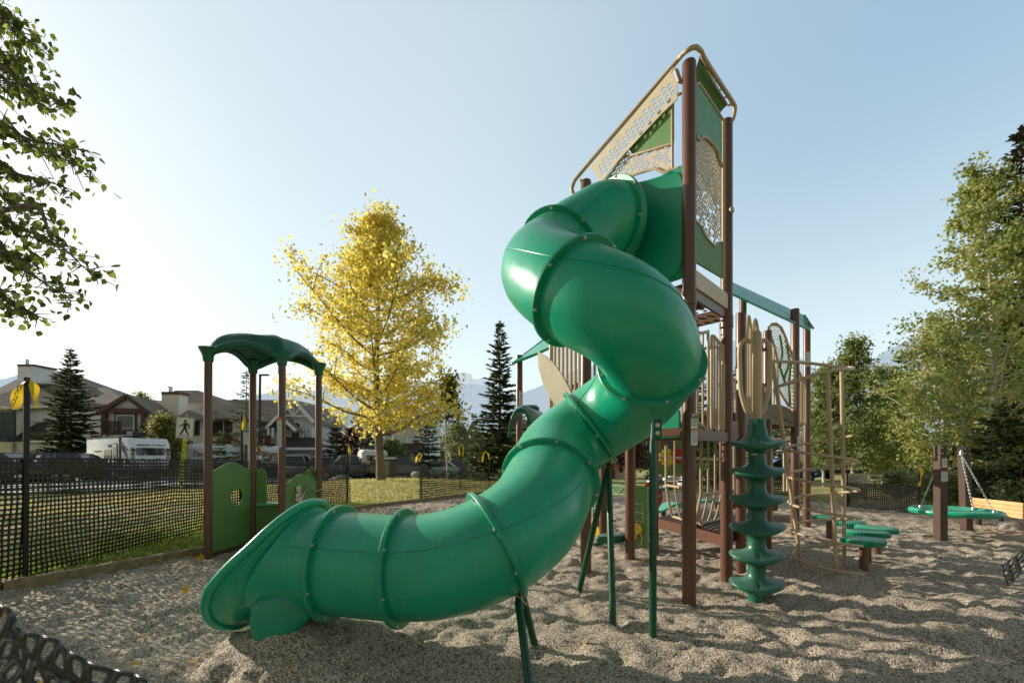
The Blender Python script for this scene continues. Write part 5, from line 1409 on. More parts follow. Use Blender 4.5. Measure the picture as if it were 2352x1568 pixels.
for i, (px, py, z, h, lab) in enumerate([(2155, 1165, 11.4, .75, 'pale leaved shrub behind the taut mesh fence, beside the disc swing'), (2060, 1150, 13.0, .8, 'silvery shrub just behind the taut mesh fence'), (2110, 1150, 13.5, 1.0, 'green shrub under the leafy aspen'), (2345, 1185, 9.9, .65, 'low pale shrub at the far end of the bench'), (2205, 1160, 12.2, 1.0, 'shrub between the two swing posts'), (2345, 1120, 10.6, 1.5, 'tall pale shrub at the right edge above the bench')]):
    deciduous(lab, W(px, py, z), h, lambda s, h=h: h * .75 * math.sin(math.pi * min(1, s * .8 + .2)), 12, 2200, .06, [(.12, .15, .045), (.20, .23, .09), (.32, .33, .17), (.42, .41, .27)], cb=.05, r0=.02, seed=50 + i, clump=.16, name='shrub', cat='shrub')
# trees seen through the play structure
conifer('dark spruce seen through the toddler bars, nearest the mesh fence', W(1610, 1110, 24), 3.8, 1.5, SPR2, .9, seed=61, spray=.33)
conifer('dark spruce seen between the slide legs', W(1530, 1112, 25), 4.2, 1.4, SPR, .8, seed=62, spray=.34)
conifer('spruce seen just right of the right tower post', W(1668, 1105, 27), 4.6, 1.5, SPR, .8, seed=63, spray=.36)
conifer('thin spruce tip rising behind the ramp bars', W(1598, 1100, 34), 11.8, 1.9, SPR2, .7, seed=64, spray=.40)
conifer('broken topped spruce seen between the far posts', W(1690, 1100, 33), 8.5, 1.5, SPR, .6, seed=65, spray=.38, sparse=True)
deciduous('dark red plum tree seen beneath the tube slide', W(1438, 1100, 28), 3.4, lambda s: 1.4 * math.sin(math.pi * min(1, s * .8 + .15)), 18, 3500, .17, [(.10, .03, .035), (.16, .05, .05), (.07, .02, .03)], cb=.2, r0=.06, seed=66, clump=.35, name='plum_tree', cat='tree')
conifer('spruce behind the coil climber, low between the posts', W(1790, 1100, 30), 4.2, 1.3, SPR2, .8, seed=67, spray=.36)
deciduous('low hedge bush under the crumpled mesh fence', W(1620, 1120, 20.5), 1.0, lambda s: 1.0 * math.sin(math.pi * min(1, s * .8 + .2)), 14, 2600, .10, [(.10, .14, .03), (.16, .20, .05)], cb=.05, r0=.03, seed=68, clump=.25, name='shrub', cat='shrub')

# the tree whose branches reach into the frame at the left
ot = thing('poplar_tree', 'green leaved poplar branches reaching in from the left edge', 'tree', (-8.2, 5.4, 0))
q = MB(); rs = random.Random(5)
q.tube([(-8.2, 5.4, -.2), (-8.15, 5.35, 2.5), (-8.2, 5.2, 5.0), (-8.0, 5.2, 8.5)], [.2, .17, .13, .04], 10)
cl = []
limbs = [((95, 100), (-60, 30), 4.2), ((60, 60), (-90, -20), 4.3), ((70, 150), (-80, 110), 4.1), ((182, 245), (-70, 165), 4.0), ((120, 205), (-60, 200), 4.2), ((240, 395), (-60, 300), 4.0), ((225, 345), (-40, 330), 4.15), ((175, 430), (-60, 400), 4.0),
         ((238, 628), (20, 480), 3.9), ((150, 560), (-60, 500), 4.1), ((190, 690), (-40, 585), 4.0), ((90, 610), (-60, 560), 4.2), ((105, 728), (-60, 680), 4.1), ((50, 700), (-70, 650), 4.2), ((110, 480), (-60, 440), 4.25)]
for (tp_, rt, z) in limbs:
    a = V((-8.1, 5.25, max(2.4, W(rt[0], rt[1], z).z * .93))); b = W(rt[0], rt[1], z + .1); c = W(tp_[0] * .90 - 8, tp_[1], z)
    pts = smooth_path([a, b, b.lerp(c, .55) + V((0, 0, .05)), c], 7)
    q.tube(pts, [max(.004, .030 * (1 - k / len(pts))) for k in range(len(pts))], 5, cap=False)
    for k in range(int(len(pts) * .34), len(pts)):
        f_ = k / len(pts)
        for e in range(4 if f_ > .5 else 3):
            o_ = V((rs.gauss(-.03, .10), rs.gauss(0, .15), rs.gauss(-.03, .085))) * (1.5 - f_)
            p = pts[k] + o_; q.tube([pts[k], p], [.006, .003], 3, cap=False); cl.append(tuple(p))
q.build('trunk', M['bark'], ot, smooth=70)
cl = np.array(cl); nl = 1500
idx = RNG.integers(0, len(cl), nl); C = cl[idx] + RNG.normal(0, .045, (nl, 3))
leaf_shapes('crown', C, .070, pick([(.08, .11, .02), (.12, .16, .03), (.20, .24, .045), (.32, .35, .08)], nl, .25), M['leaf'], ot)
# upper crown out of frame, which throws the dappled shade on the foreground
C2 = np.array([-8.6, 6.0, 6.0]) + RNG.normal(0, 1, (900, 3)) * np.array([1.1, 1.2, 1.5]); C2 = C2[C2[:, 0] < -1.42 * C2[:, 1] - .2]
leaf_quads('crown', C2, .10, pick([(.08, .12, .02), (.14, .18, .03)], len(C2), .25), M['leaf'], ot, droop=.9)
deciduous('broad tree out of frame, added to shade the left lawn', (-17.5, 11.8, 0), 5.2, lambda s: 2.2 * math.sin(math.pi * min(1, s * .85 + .12)), 30, 2600, .15, GRN, cb=.25, r0=.16, seed=71, clump=.55)  # unseen tree, put in for the shade it throws on the lawn
# ================================================================== mountains
def ridge(name, D, pts, m, seed, lbl=None, rough=.012):
    pts = sorted(pts); xs = np.linspace(pts[0][0], pts[-1][0], 260)
    py = np.interp(xs, [p[0] for p in pts], [p[1] for p in pts])
    H = (1045 - py) * D / 1000.0
    H = H + D * rough * fbm(xs * .06, xs * 0 + seed, 4, seed) * np.clip(H / (.08 * D), .2, 1.2)
    rows = []; nj = 14
    for j in range(-nj, nj + 1):
        s = abs(j) / nj; y = D + j / nj * D * .22
        n = fbm(xs * .05 + seed, xs * 0 + j * .35, 4, seed + 3)
        z = H * (1 - s) ** 1.15 * (1 + .5 * n * s) - 15 * s + CAM_H
        rows.append(np.stack([(xs - 1176) * D / 1000.0, np.full_like(xs, y) + n * D * .02 * s, z], -1))
    co = np.array(rows).reshape(-1, 3); nx = len(xs); I, J = np.meshgrid(np.arange(nx - 1), np.arange(2 * nj)); a = (J * nx + I).ravel()
    return struct(link(name, raw_mesh(name, co, np.stack([a, a + 1, a + nx + 1, a + nx], -1), m, True)))
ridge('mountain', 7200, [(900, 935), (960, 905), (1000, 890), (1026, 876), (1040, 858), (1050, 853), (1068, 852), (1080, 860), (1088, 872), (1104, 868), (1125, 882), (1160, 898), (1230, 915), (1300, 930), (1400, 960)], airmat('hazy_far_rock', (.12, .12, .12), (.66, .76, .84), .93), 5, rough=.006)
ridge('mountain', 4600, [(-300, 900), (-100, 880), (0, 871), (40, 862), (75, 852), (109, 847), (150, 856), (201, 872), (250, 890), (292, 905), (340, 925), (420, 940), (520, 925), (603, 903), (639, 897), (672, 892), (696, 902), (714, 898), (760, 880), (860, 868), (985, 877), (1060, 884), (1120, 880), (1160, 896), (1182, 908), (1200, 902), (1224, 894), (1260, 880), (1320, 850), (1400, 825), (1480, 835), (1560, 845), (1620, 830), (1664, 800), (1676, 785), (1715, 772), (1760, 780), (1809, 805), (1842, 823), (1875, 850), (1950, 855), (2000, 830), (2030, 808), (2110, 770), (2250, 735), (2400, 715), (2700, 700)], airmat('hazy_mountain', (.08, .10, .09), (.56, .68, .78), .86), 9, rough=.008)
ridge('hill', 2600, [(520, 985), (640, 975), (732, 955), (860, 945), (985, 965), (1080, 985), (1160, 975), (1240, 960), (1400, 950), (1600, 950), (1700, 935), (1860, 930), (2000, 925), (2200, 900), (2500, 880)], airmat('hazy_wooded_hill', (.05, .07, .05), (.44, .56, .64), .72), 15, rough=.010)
def wood_pts(n):
    px = RNG.uniform(1000, 2600, n); D = RNG.uniform(75, 120, n); x = (px - 1176) * D / 1000
    top = 4.0 + 5.5 * vnoise(px * .035, px * 0, 5) + 2.5 * vnoise(px * .13, px * 0 + 4, 6)
    z = -1.5 + top * RNG.random(n) ** .8
    return np.stack([x, D, z], -1)
tag(leaf_quads('far_wood', wood_pts(26000), 1.0, pick([(.06, .085, .04), (.09, .11, .05), (.13, .14, .06), (.18, .17, .07)], 26000, .3), M['needle']), 'dark belt of distant woodland below the mountains', 'woodland', kind='stuff')

# ================================================================== houses
def X_(px, z): return (px - 1176) * z / 1000.0
def Hh(py, z): return CAM_H - (py - 1045) * z / 1000.0
def wallbox(q, px0, py0, px1, py1, z, dep, mi=0):
    x0, x1 = X_(px0, z), X_(px1, z); h0, h1 = Hh(py1, z), Hh(py0, z)
    q.box(((x0 + x1) / 2, z + dep / 2, (h0 + h1) / 2), (x1 - x0, dep, h1 - h0), mi=mi)
def window(parent, px0, py0, px1, py1, z, fm, mull=((.5,), ()), fw=.10, off=.03):
    x0, x1, h0, h1 = X_(px0, z), X_(px1, z), Hh(py1, z), Hh(py0, z); y = z - off; q = MB()
    cx_, cz_ = (x0 + x1) / 2, (h0 + h1) / 2
    q.box((cx_, y, h1 - fw / 2), (x1 - x0, .08, fw)); q.box((cx_, y, h0 + fw / 2), (x1 - x0, .08, fw))
    q.box((x0 + fw / 2, y, cz_), (fw, .08, h1 - h0 - 2 * fw)); q.box((x1 - fw / 2, y, cz_), (fw, .08, h1 - h0 - 2 * fw))
    for m_ in mull[0]: q.box((x0 + (x1 - x0) * m_, y, cz_), (.05, .06, h1 - h0 - 2 * fw))
    for m_ in mull[1]: q.box((cx_, y, h0 + (h1 - h0) * m_), (x1 - x0 - 2 * fw, .058, .05))
    w = q.build('window', fm, parent)
    g = MB(); g.box((cx_, y + .015, cz_), (x1 - x0 - 2 * fw, .012, h1 - h0 - 2 * fw)); g.build('pane', M['glass'], w)
    return w
def slab(q, pts, th=.16):
    q.prism(pts, V((0, 0, -th)))
def Wz(px, py, z): return W(px, py, z)

# ---- white house with brown hipped roof (left)
z = 42.0
h1 = thing('house', 'white sided two storey house with brown hipped roof and gabled bay window, far left', 'house', (X_(150, z), z, -.6))
q = MB(); wallbox(q, -90, 938, 232, 1100, z, 9); wallbox(q, 240, 944, 331, 1100, z - 1.2, 6); q.build('wall', M['sidingwhite'], h1)
q = MB()
eL, eR, pk0, pk1 = Wz(-110, 944, 41.4), Wz(240, 930, 41.4), Wz(60, 860, 47), Wz(150, 852, 47)
back = V((0, 10.5, 0))
slab(q, [eL, eR, pk1, pk0]); slab(q, [eR, eR + back, pk1]); slab(q, [eL + back, eL, pk0]); slab(q, [eR + back, eL + back, pk0, pk1])
e2, e3, r2, r3 = Wz(196, 928, 41.0), Wz(298, 928, 41.2), Wz(192, 890, 45), Wz(246, 890, 45)
slab(q, [e2, e3, r3, r2]); slab(q, [e3, e3 + V((0, 8, 0)), r3])
rf = q.build('roof', M['roofbrown'], h1)
q = MB(); gl, gr_, ga = Wz(224, 947, 40.4), Wz(345, 947, 40.4), Wz(291, 908, 40.4)
bk = V((0, 6, .0)); slab(q, [gl, ga, ga + bk, gl + bk], .2); slab(q, [ga, gr_, gr_ + bk, ga + bk], .2); q.build('roof', M['roofbrown'], h1)
q = MB(); q.beam(gl + V((0, -.08, -.1)), ga + V((0, -.08, -.05)), .1, .36); q.beam(ga + V((0, -.08, -.05)), gr_ + V((0, -.08, -.1)), .1, .36); q.beam(Wz(238, 942, 40.5), Wz(336, 944, 40.5), .2, .45)
for px in (240, 331): q.beam(Wz(px, 944, 40.6), Wz(px, 1015, 40.6), .35, .35, up=(0, 1, 0))
for a, b in (((265, 948), (265, 1002)), ((312, 948), (312, 1002)), ((264, 949), (313, 949)), ((264, 1003), (313, 1003))): q.beam(Wz(*a, 40.72), Wz(*b, 40.72), .1, .18, up=(0, 1, 0) if a[0] == b[0] else (0, 0, 1))
q.build('gable_trim', M['trimbrown'], h1)
q = MB(); q.prism([Wz(244, 942, 40.7), Wz(334, 943, 40.7), Wz(290, 914, 40.7)], V((0, .2, 0))); q.build('gable_wall', M['sidingwhite'], h1)
window(h1, 267, 952, 310, 1000, 40.75, M['trim'], ((.0,), (.36,)), .12, .02)
q = MB(); wallbox(q, 40, 838, 78, 878, 43, 2); c = q.build('chimney', M['sidingwhite'], rf)
q = MB(); wallbox(q, 39, 836, 79, 840.5, 42.9, 2.2); q.build('chimney_cap', M['trimbrown'], c)
q = MB(); q.cyl(Wz(63, 836, 43.8), Wz(63, 825, 43.8), .14); q.build('flue', M['steel'], c)
q = MB(); slab(q, [Wz(24, 1010, 40.2), Wz(150, 1012, 40.2), Wz(150, 972, 42), Wz(88, 968, 42)]); q.build('skirt_roof', M['roofdark'], h1)
q = MB(); slab(q, [Wz(235, 1012, 39), Wz(340, 1012, 39), Wz(332, 985, 41), Wz(270, 985, 41)]); q.build('skirt_roof', M['roofdark'], h1)
q = MB(); q.beam(Wz(-100, 937, 41.3), Wz(238, 931, 41.3), .12, .14); q.beam(Wz(24, 1012, 40.1), Wz(150, 1014, 40.1), .12, .14); q.cyl(Wz(50, 945, 41.8), Wz(50, 1010, 41.8), .06); q.build('gutter', M['trim'], h1)
q = MB()
q.beam(Wz(232, 1003, 39.5), Wz(275, 1003, 39.5), 2.0, .2); q.beam(Wz(232, 968, 38.6), Wz(278, 968, 38.6), .1, .1); q.beam(Wz(277, 968, 38.6), Wz(277, 1005, 38.6), .14, .14, up=(0, 1, 0))
for k in range(15): q.beam(Wz(233 + k * 3, 968, 38.6), Wz(233 + k * 3, 1002, 38.6), .05, .05, up=(0, 1, 0))
q.build('balcony', M['trimbrown'], h1)
q = MB(); wallbox(q, -70, 945, 30, 1008, 39.6, .2); q.beam(Wz(-70, 1010, 39.4), Wz(36, 1010, 39.4), 1.4, .3); q.beam(Wz(32, 940, 39.4), Wz(32, 1012, 39.4), .2, .2, up=(0, 1, 0)); q.build('deck_screen', lined('green_board_screen', (.05, .075, .06), (.02, .03, .025), .22, 'X', width=.3), h1)
q = MB(); wallbox(q, -60, 1015, 27, 1090, 41.7, .2); q.build('garage_door', M['cream'], h1)
q = MB(); wallbox(q, 60, 1020, 145, 1085, 41.8, .2); q.build('garage_door', M['trim'], h1)

# ---- cream house with broad chimney
z = 45.0
h2 = thing('house', 'cream stucco house with brown hipped roof and a broad stucco chimney', 'house', (X_(440, z), z, -.7))
q = MB(); wallbox(q, 326, 956, 575, 1100, z, 9); wallbox(q, 420, 957, 470, 1100, z - 1.0, 1); q.build('wall', M['stucco'], h2)
q = MB(); a, b, c_, d = Wz(316, 958, 44.2), Wz(590, 962, 44.2), Wz(455, 896, 49), Wz(402, 896, 49)
slab(q, [a, b, c_, d]); slab(q, [b, b + back, c_]); slab(q, [a + back, a, d]); slab(q, [b + back, a + back, d, c_])
e_, f_, g_, h_ = Wz(396, 962, 42.8), Wz(478, 962, 42.8), Wz(468, 926, 46), Wz(432, 926, 46); slab(q, [e_, f_, g_, h_]); slab(q, [f_, f_ + V((0, 3, 0)), g_])
rf2 = q.build('roof', M['roofbrown'], h2)
q = MB(); wallbox(q, 371, 903, 411, 1000, 43.4, 1.2); ch = q.build('chimney', M['stucco'], h2)
q = MB(); wallbox(q, 370, 899, 412, 905, 43.3, 1.4); q.build('chimney_cap', M['trimbrown'], ch)
q = MB(); q.cyl(Wz(392, 900, 44), Wz(392, 889, 44), .17); q.lathe(Wz(392, 889, 44), [(.24, -.04), (.24, .04)], 12); q.build('flue', M['steel'], ch)
for x0, x1, y0, y1 in ((335, 350, 972, 1000), (445, 459, 966, 1000), (486, 512, 966, 1002), (516, 534, 966, 1012)): window(h2, x0, y0, x1, y1, 44 if x0 == 445 else 45, M['trimbrown'], ((.5,), ()), .12)
q = MB(); q.beam(Wz(322, 961, 44.0), Wz(588, 964, 44.0), .12, .2); q.beam(Wz(420, 1016, 43.9), Wz(560, 1016, 44.9), .14, .3); q.build('fascia', M['trimbrown'], h2)
q = MB(); q.beam(Wz(508, 1012, 43.6), Wz(546, 1012, 43.6), 1.4, .15); q.beam(Wz(508, 993, 43), Wz(546, 993, 43), .08, .08)
for k in range(14): q.beam(Wz(508 + k * 2.9, 993, 43), Wz(508 + k * 2.9, 1012, 43), .05, .05, up=(0, 1, 0))
q.build('balcony', mat('red_stained_rail', (.16, .035, .02), .6), h2)
q = MB(); wallbox(q, 440, 1035, 500, 1090, 44.8, .3); q.build('garage_door', M['trimbrown'], h2)

# ---- grey gabled house with white trusses
z = 47.0
h3 = thing('house', 'grey sided house with white trussed gable and arched window', 'house', (X_(660, z), z, -.8))
q = MB(); wallbox(q, 545, 972, 640, 1100, z, 8); wallbox(q, 630, 968, 716, 1100, z - .6, 9)
q.prism([Wz(630, 968, z - .6), Wz(716, 968, z - .6), Wz(675, 924, z - .6)], V((0, 6, 0))); wallbox(q, 640, 1030, 745, 1100, z - 2.5, 3)
q.build('wall', M['sidinggrey'], h3)
q = MB(); ap = Wz(675, 917, 46); bk = V((0, 9, 0)); sL, sR = Wz(628, 972, 46), Wz(721, 968, 46)
slab(q, [sL, ap, ap + bk, sL + bk], .22); slab(q, [ap, sR, sR + bk, ap + bk], .22)
slab(q, [Wz(505, 985, 45.5), Wz(640, 985, 45.5), Wz(676, 918, 50), Wz(500, 918, 50)], .2)
ap2 = Wz(641, 952, 44.6); s2L, s2R = Wz(611, 981, 44.6), Wz(680, 987, 44.6); bk2 = V((0, 2.5, 0)); slab(q, [s2L, ap2, ap2 + bk2, s2L + bk2], .18); slab(q, [ap2, s2R, s2R + bk2, ap2 + bk2], .18)
q.build('roof', M['roofbrown'], h3)
q = MB()
for a, b in ((sL, ap), (ap, sR)): q.beam(a + V((0, -.06, -.1)), b + V((0, -.06, -.1)), .12, .34)
for a, b in (((650, 954), (706, 956)), ((675, 922), (675, 956)), ((675, 954), (692, 934)), ((675, 954), (658, 934))): q.beam(Wz(*a, 46.1), Wz(*b, 46.1), .10, .18, up=(0, 1, 0) if a[0] == b[0] else (0, 0, 1))
for a, b in ((s2L, ap2), (ap2, s2R)): q.beam(a + V((0, -.06, -.08)), b + V((0, -.06, -.08)), .12, .28)
for px in (627, 617): q.beam(Wz(px, 982, 44.8), Wz(px, 1005, 44.8), .2, .2, up=(0, 1, 0))
q.build('gable_trim', M['trim'], h3)
q = MB(); q.prism([Wz(616, 984, 44.9), Wz(668, 984, 44.9), Wz(641, 957, 44.9)], V((0, .2, 0))); q.build('gable_wall', M['roofdark'], h3)
O = V((X_(681, 46.3), 46.3, Hh(983, 46.3)))
arch = [(-.42, 0), (.42, 0)] + [(.42 * math.cos(math.pi * k / 12), .55 * math.sin(math.pi * k / 12)) for k in range(0, 13)]
aw = plate('window', [[(-.55, -.08), (.55, -.08)] + [(.55 * math.cos(math.pi * k / 12), .70 * math.sin(math.pi * k / 12)) for k in range(13)], arch[2:]], O + V((0, -.03, .05)), (1, 0, 0), UP, .08, M['trim'], h3)
plate('pane', [arch[2:]], O + V((0, -.0, .05)), (1, 0, 0), UP, .02, M['glass'], aw)
window(h3, 667, 985, 691, 1006, 46.3, M['trim'], ((), ()), .12); window(h3, 660, 985, 668, 1005, 46.25, M['trim'], ((.5,), (.33, .66)), .08); window(h3, 690, 985, 698, 1005, 46.25, M['trim'], ((.5,), (.33, .66)), .08); window(h3, 704, 981, 714, 996, 46.3, M['trim'], ((.5,), (.5,)), .1)
q = MB(); slab(q, [Wz(634, 1028, 43.5), Wz(752, 1028, 43.5), Wz(722, 1004, 46.3), Wz(646, 1002, 46.3)]); q.build('garage_roof', M['roofdark'], h3)
q = MB(); q.beam(Wz(634, 1030, 43.4), Wz(752, 1030, 43.4), .12, .24)
for a, b in (((644, 1052), (652, 1044)), ((652, 1044), (706, 1044)), ((706, 1044), (714, 1052)), ((644, 1052), (644, 1090)), ((714, 1052), (714, 1090))): q.beam(Wz(*a, 44.3), Wz(*b, 44.3), .12, .25, up=(0, 1, 0) if a[0] == b[0] else (0, 0, 1))
q.build('garage_trim', M['trim'], h3)
q = MB(); q.prism([Wz(*p, 44.4) for p in ((645, 1090), (645, 1052), (652, 1045), (706, 1045), (713, 1052), (713, 1090))], V((0, .3, 0))); q.build('garage_opening', M['black'], h3)
q = MB(); q.beam(Wz(592, 1021, 44.5), Wz(622, 1021, 44.5), 1.6, .2); q.prism([Wz(593, 999, 44), Wz(621, 999, 44), Wz(621, 1021, 44), Wz(593, 1021, 44)], V((0, .06, 0))); q.build('deck_rail', lined('red_board_rail', (.14, .035, .02), (.05, .012, .01), .14, 'X', width=.3), h3)
# ---- narrow cream house beyond
z = 52.0
h4 = thing('house', 'pale cream house partly hidden behind the right post of the play house', 'house', (X_(735, z), z, -.9))
q = MB(); wallbox(q, 712, 990, 775, 1095, z, 6); q.build('wall', M['cream'], h4)
q = MB(); slab(q, [Wz(708, 995, 51.4), Wz(782, 995, 51.4), Wz(760, 962, 55), Wz(718, 962, 55)]); q.build('roof', M['roofbrown'], h4)
# ---- white row house behind the yellow tree
z = 50.0
h5 = thing('house', 'white row house with dark porch roofs behind the yellow tree', 'house', (X_(900, z), z, -.9))
q = MB(); wallbox(q, 815, 965, 985, 1100, z, 8); wallbox(q, 880, 1035, 975, 1100, z - 2, 2); q.build('wall', M['sidingwhite'], h5)
q = MB(); slab(q, [Wz(805, 968, 49.2), Wz(995, 968, 49.2), Wz(960, 930, 54), Wz(830, 930, 54)]); q.build('roof', M['roofbrown'], h5)
q = MB(); slab(q, [Wz(870, 1038, 46.8), Wz(988, 1038, 46.8), Wz(975, 1018, 50), Wz(884, 1018, 50)]); q.build('porch_roof', M['roofdark'], h5)
for x0, x1, y0, y1 in ((829, 844, 985, 1003), (886, 900, 1011, 1029), (905, 915, 1012, 1029), (950, 962, 1010, 1028), (884, 898, 980, 1000)): window(h5, x0, y0, x1, y1, z, M['trimbrown'], ((.5,), ()), .1)
q = MB()
for px in (914, 934, 956): q.beam(Wz(px, 1040, 47.2), Wz(px, 1085, 47.2), .22, .22, up=(0, 1, 0))
q.build('porch_post', M['trimbrown'], h5)
# ---- log cabin and cream annex seen beneath the slide
z = 34.0
h6 = thing('cabin', 'brown log walled cabin seen beneath the tube slide', 'cabin', (X_(1395, z), z, -.5))
q = MB(); wallbox(q, 1362, 1062, 1412, 1105, z, 4); q.build('wall', M['log'], h6)
q = MB(); wallbox(q, 1412, 1060, 1446, 1105, z + .3, 4); q.build('annex', M['stucco'], h6)
q = MB(); slab(q, [Wz(1356, 1064, z - .6), Wz(1452, 1062, z - .6), Wz(1446, 1040, z + 3), Wz(1366, 1040, z + 3)]); q.build('roof', M['roofdark'], h6)
window(h6, 1422, 1070, 1430, 1084, z + .3, M['trimbrown'])
# ---- long low tan building to the right
z = 52.0
h7 = thing('building', 'long low tan building glimpsed between the far posts and aspens', 'building', (X_(1830, z), z, -.9))
q = MB(); wallbox(q, 1738, 1030, 1990, 1095, z, 8); q.build('wall', M['tan_wall'], h7)
q = MB(); slab(q, [Wz(1730, 1032, z - .8), Wz(2000, 1032, z - .8), Wz(1975, 1000, z + 4), Wz(1755, 1000, z + 4)]); q.build('roof', mat('tan_roof', (.46, .27, .15), .9, var=.12), h7)
for k in range(6): window(h7, 1752 + k * 38, 1045, 1766 + k * 38, 1064, z, M['trim'])

# ================================================================== vehicles
def place(fx, fy, gz, heading):
    c, s = math.cos(heading), math.sin(heading)
    return lambda x, y, z: V((fx + c * x - s * y, fy + s * x + c * y, gz + z))
def vehicle(label, px, z, heading, kind, col, group=None, cat='car', name='parked_car', gz=None):
    x = X_(px, z); gz = float(lawn_z(x, z)) + .06 if gz is None else gz
    T = place(x, z, gz, heading); t = thing(name, label, cat, (x, z, gz), group)
    paint = mat('car_paint', col, .22, var=.03, coat=.8)
    Ln, Wd = {'suv': (4.7, .92), 'pickup': (5.6, .95), 'car': (4.4, .88), 'van': (5.0, .96)}[kind]
    h = Ln / 2
    prof = {'suv': [(-h, .55, .95, .84), (-h + .12, .42, 1.10, .95), (-h + .6, .32, 1.12, 1), (.9, .30, 1.10, 1), (1.35, .30, 1.05, 1), (h - .35, .34, .98, .97), (h - .06, .42, .88, .90), (h, .52, .76, .82)],
            'pickup': [(-h, .55, 1.02, .90), (-h + .1, .45, 1.08, .97), (-h + .6, .42, 1.08, 1), (.9, .38, 1.10, 1), (1.4, .38, 1.12, 1), (h - .4, .40, 1.08, .97), (h - .06, .48, .96, .92), (h, .55, .85, .85)],
            'car': [(-h, .5, .84, .84), (-h + .15, .36, .95, .95), (-h + .7, .26, .97, 1), (.8, .25, .94, 1), (1.2, .26, .90, 1), (h - .35, .30, .80, .96), (h - .06, .38, .68, .88), (h, .46, .6, .8)],
            'van': [(-h, .5, 1.0, .9), (-h + .1, .4, 1.12, .97), (-h + .5, .32, 1.15, 1), (1.2, .3, 1.12, 1), (1.6, .3, 1.05, 1), (h - .35, .34, .95, .96), (h - .06, .42, .85, .9), (h, .5, .75, .82)]}[kind]
    rings_ = []
    for (xx, z0, z1, w) in prof:
        w *= Wd; r = .10
        rings_.append([T(xx, y, zz) for y, zz in ((-w + r, z0), (w - r, z0), (w, z0 + r), (w * 1.0, (z0 + z1) / 2), (w * .97, z1 - r), (w * .90, z1), (-w * .90, z1), (-w * .97, z1 - r), (-w, (z0 + z1) / 2), (-w, z0 + r))])
    q = MB(); q.loft(rings_)
    cab = {'suv': [(-h + .08, 1.06), (-h + .45, 1.66), (-h + .9, 1.74), (.2, 1.74), (.55, 1.68), (1.35, 1.06)], 'pickup': [(-.75, 1.06), (-.55, 1.70), (-.3, 1.80), (.5, 1.80), (.75, 1.74), (1.5, 1.08)],
           'car': [(-h + .25, .92), (-h + .95, 1.36), (-.5, 1.44), (.0, 1.44), (.3, 1.38), (1.25, .90)], 'van': [(-h + .04, 1.1), (-h + .2, 1.80), (-h + .6, 1.9), (.4, 1.9), (.8, 1.82), (1.75, 1.08)]}[kind]
    g = MB(); rr = []
    base_z = cab[0][1] - .06
    for (xx, zz) in cab:
        zz = max(zz, base_z + .02); k = (zz - base_z) / .7; w0 = Wd * .93; w1 = Wd * (.93 - .17 * min(1, k))
        rr.append([T(xx, -w0, base_z), T(xx, w0, base_z), T(xx, w1, zz), T(xx, -w1, zz)])
    g.loft(rr)
    top = cab[1:-1]
    rp = []
    for (xx, zz) in top:
        w1 = Wd * .76; rp.append([T(xx, -w1 * 1.03, zz - .05), T(xx, w1 * 1.03, zz - .05), T(xx, w1 * .9, zz + .035), T(xx, -w1 * .9, zz + .035)])
    q.loft(rp)
    # pillars
    def pil(x0, z0, x1, z1, w=.07):
        for sy in (-1, 1): q.beam(T(x0, sy * Wd * .935, z0), T(x1, sy * Wd * .775, z1), w, .05)
    pil(cab[0][0] + .02, base_z + .03, cab[1][0], cab[1][1], .16); pil(cab[-1][0] - .02, base_z + .03, cab[-2][0], cab[-2][1]); mid = (cab[1][0] + cab[-2][0]) / 2; pil(mid, base_z, mid, top[len(top) // 2][1] - .01); 
    if kind in ('suv', 'van'): pil(mid - .9, base_z, mid - .85, top[1][1] - .02, .10)
    q.build('body', paint, t, smooth=35)
    g.build('window', M['carglass'], t)
    wm = MB(); wr = .36 if kind != 'car' else .32
    for sx in (-h + .95, h - .95):
        for sy in (-1, 1):
            a = T(sx, sy * (Wd - .20), wr); b = T(sx, sy * (Wd + .015), wr); w = MB(); w.lathe(a, [(wr * .9, 0), (wr, .03), (wr, .19), (wr * .92, .215), (wr * .6, .215)], 20, axis=(b - a)); wo_ = w.build('wheel', M['rubber'], t, smooth=40)
            w = MB(); w.lathe(b, [(wr * .58, -.02), (wr * .6, .005), (wr * .2, .012)], 14, axis=(b - a)); w.build('rim', M['steel'], wo_)
    for sy in (-1, 1):
        w = MB(); w.box(T(h - .06, sy * Wd * .66, .74 if kind == 'car' else .84), (.10, .34, .14), rz=heading); w.build('headlight', M['glass'], t)
        w = MB(); w.box(T(-h + .05, sy * Wd * .76, .86 if kind != 'car' else .78), (.10, .16, .26), rz=heading); w.build('tail_light', M['red'], t)
    return t, T
PK = 'vehicles parked along the street'
vehicle('dark teal sport utility car at the far left edge behind the mesh fence', 12, 25.5, R(10), 'suv', (.03, .06, .065), PK)
vehicle('glossy black sport utility car behind the flagged pole', 112, 26.5, R(195), 'suv', (.012, .012, .015), PK)
vehicle('black sport utility car next to the camper trailer, rear to the camera', 178, 27.5, R(70), 'suv', (.015, .016, .02), PK)
vehicle('pale silver minivan in front of the grey gabled house', 672, 37, R(-60), 'van', (.45, .47, .48), PK)
vehicle('dark grey sport utility car right of the play house', 738, 36, R(-65), 'suv', (.10, .11, .12), PK)
pt, PT = vehicle('silver pickup truck with a white canopy behind the knoll', 803, 34, R(-150), 'pickup', (.32, .33, .34), PK, 'pickup truck', 'pickup_truck')
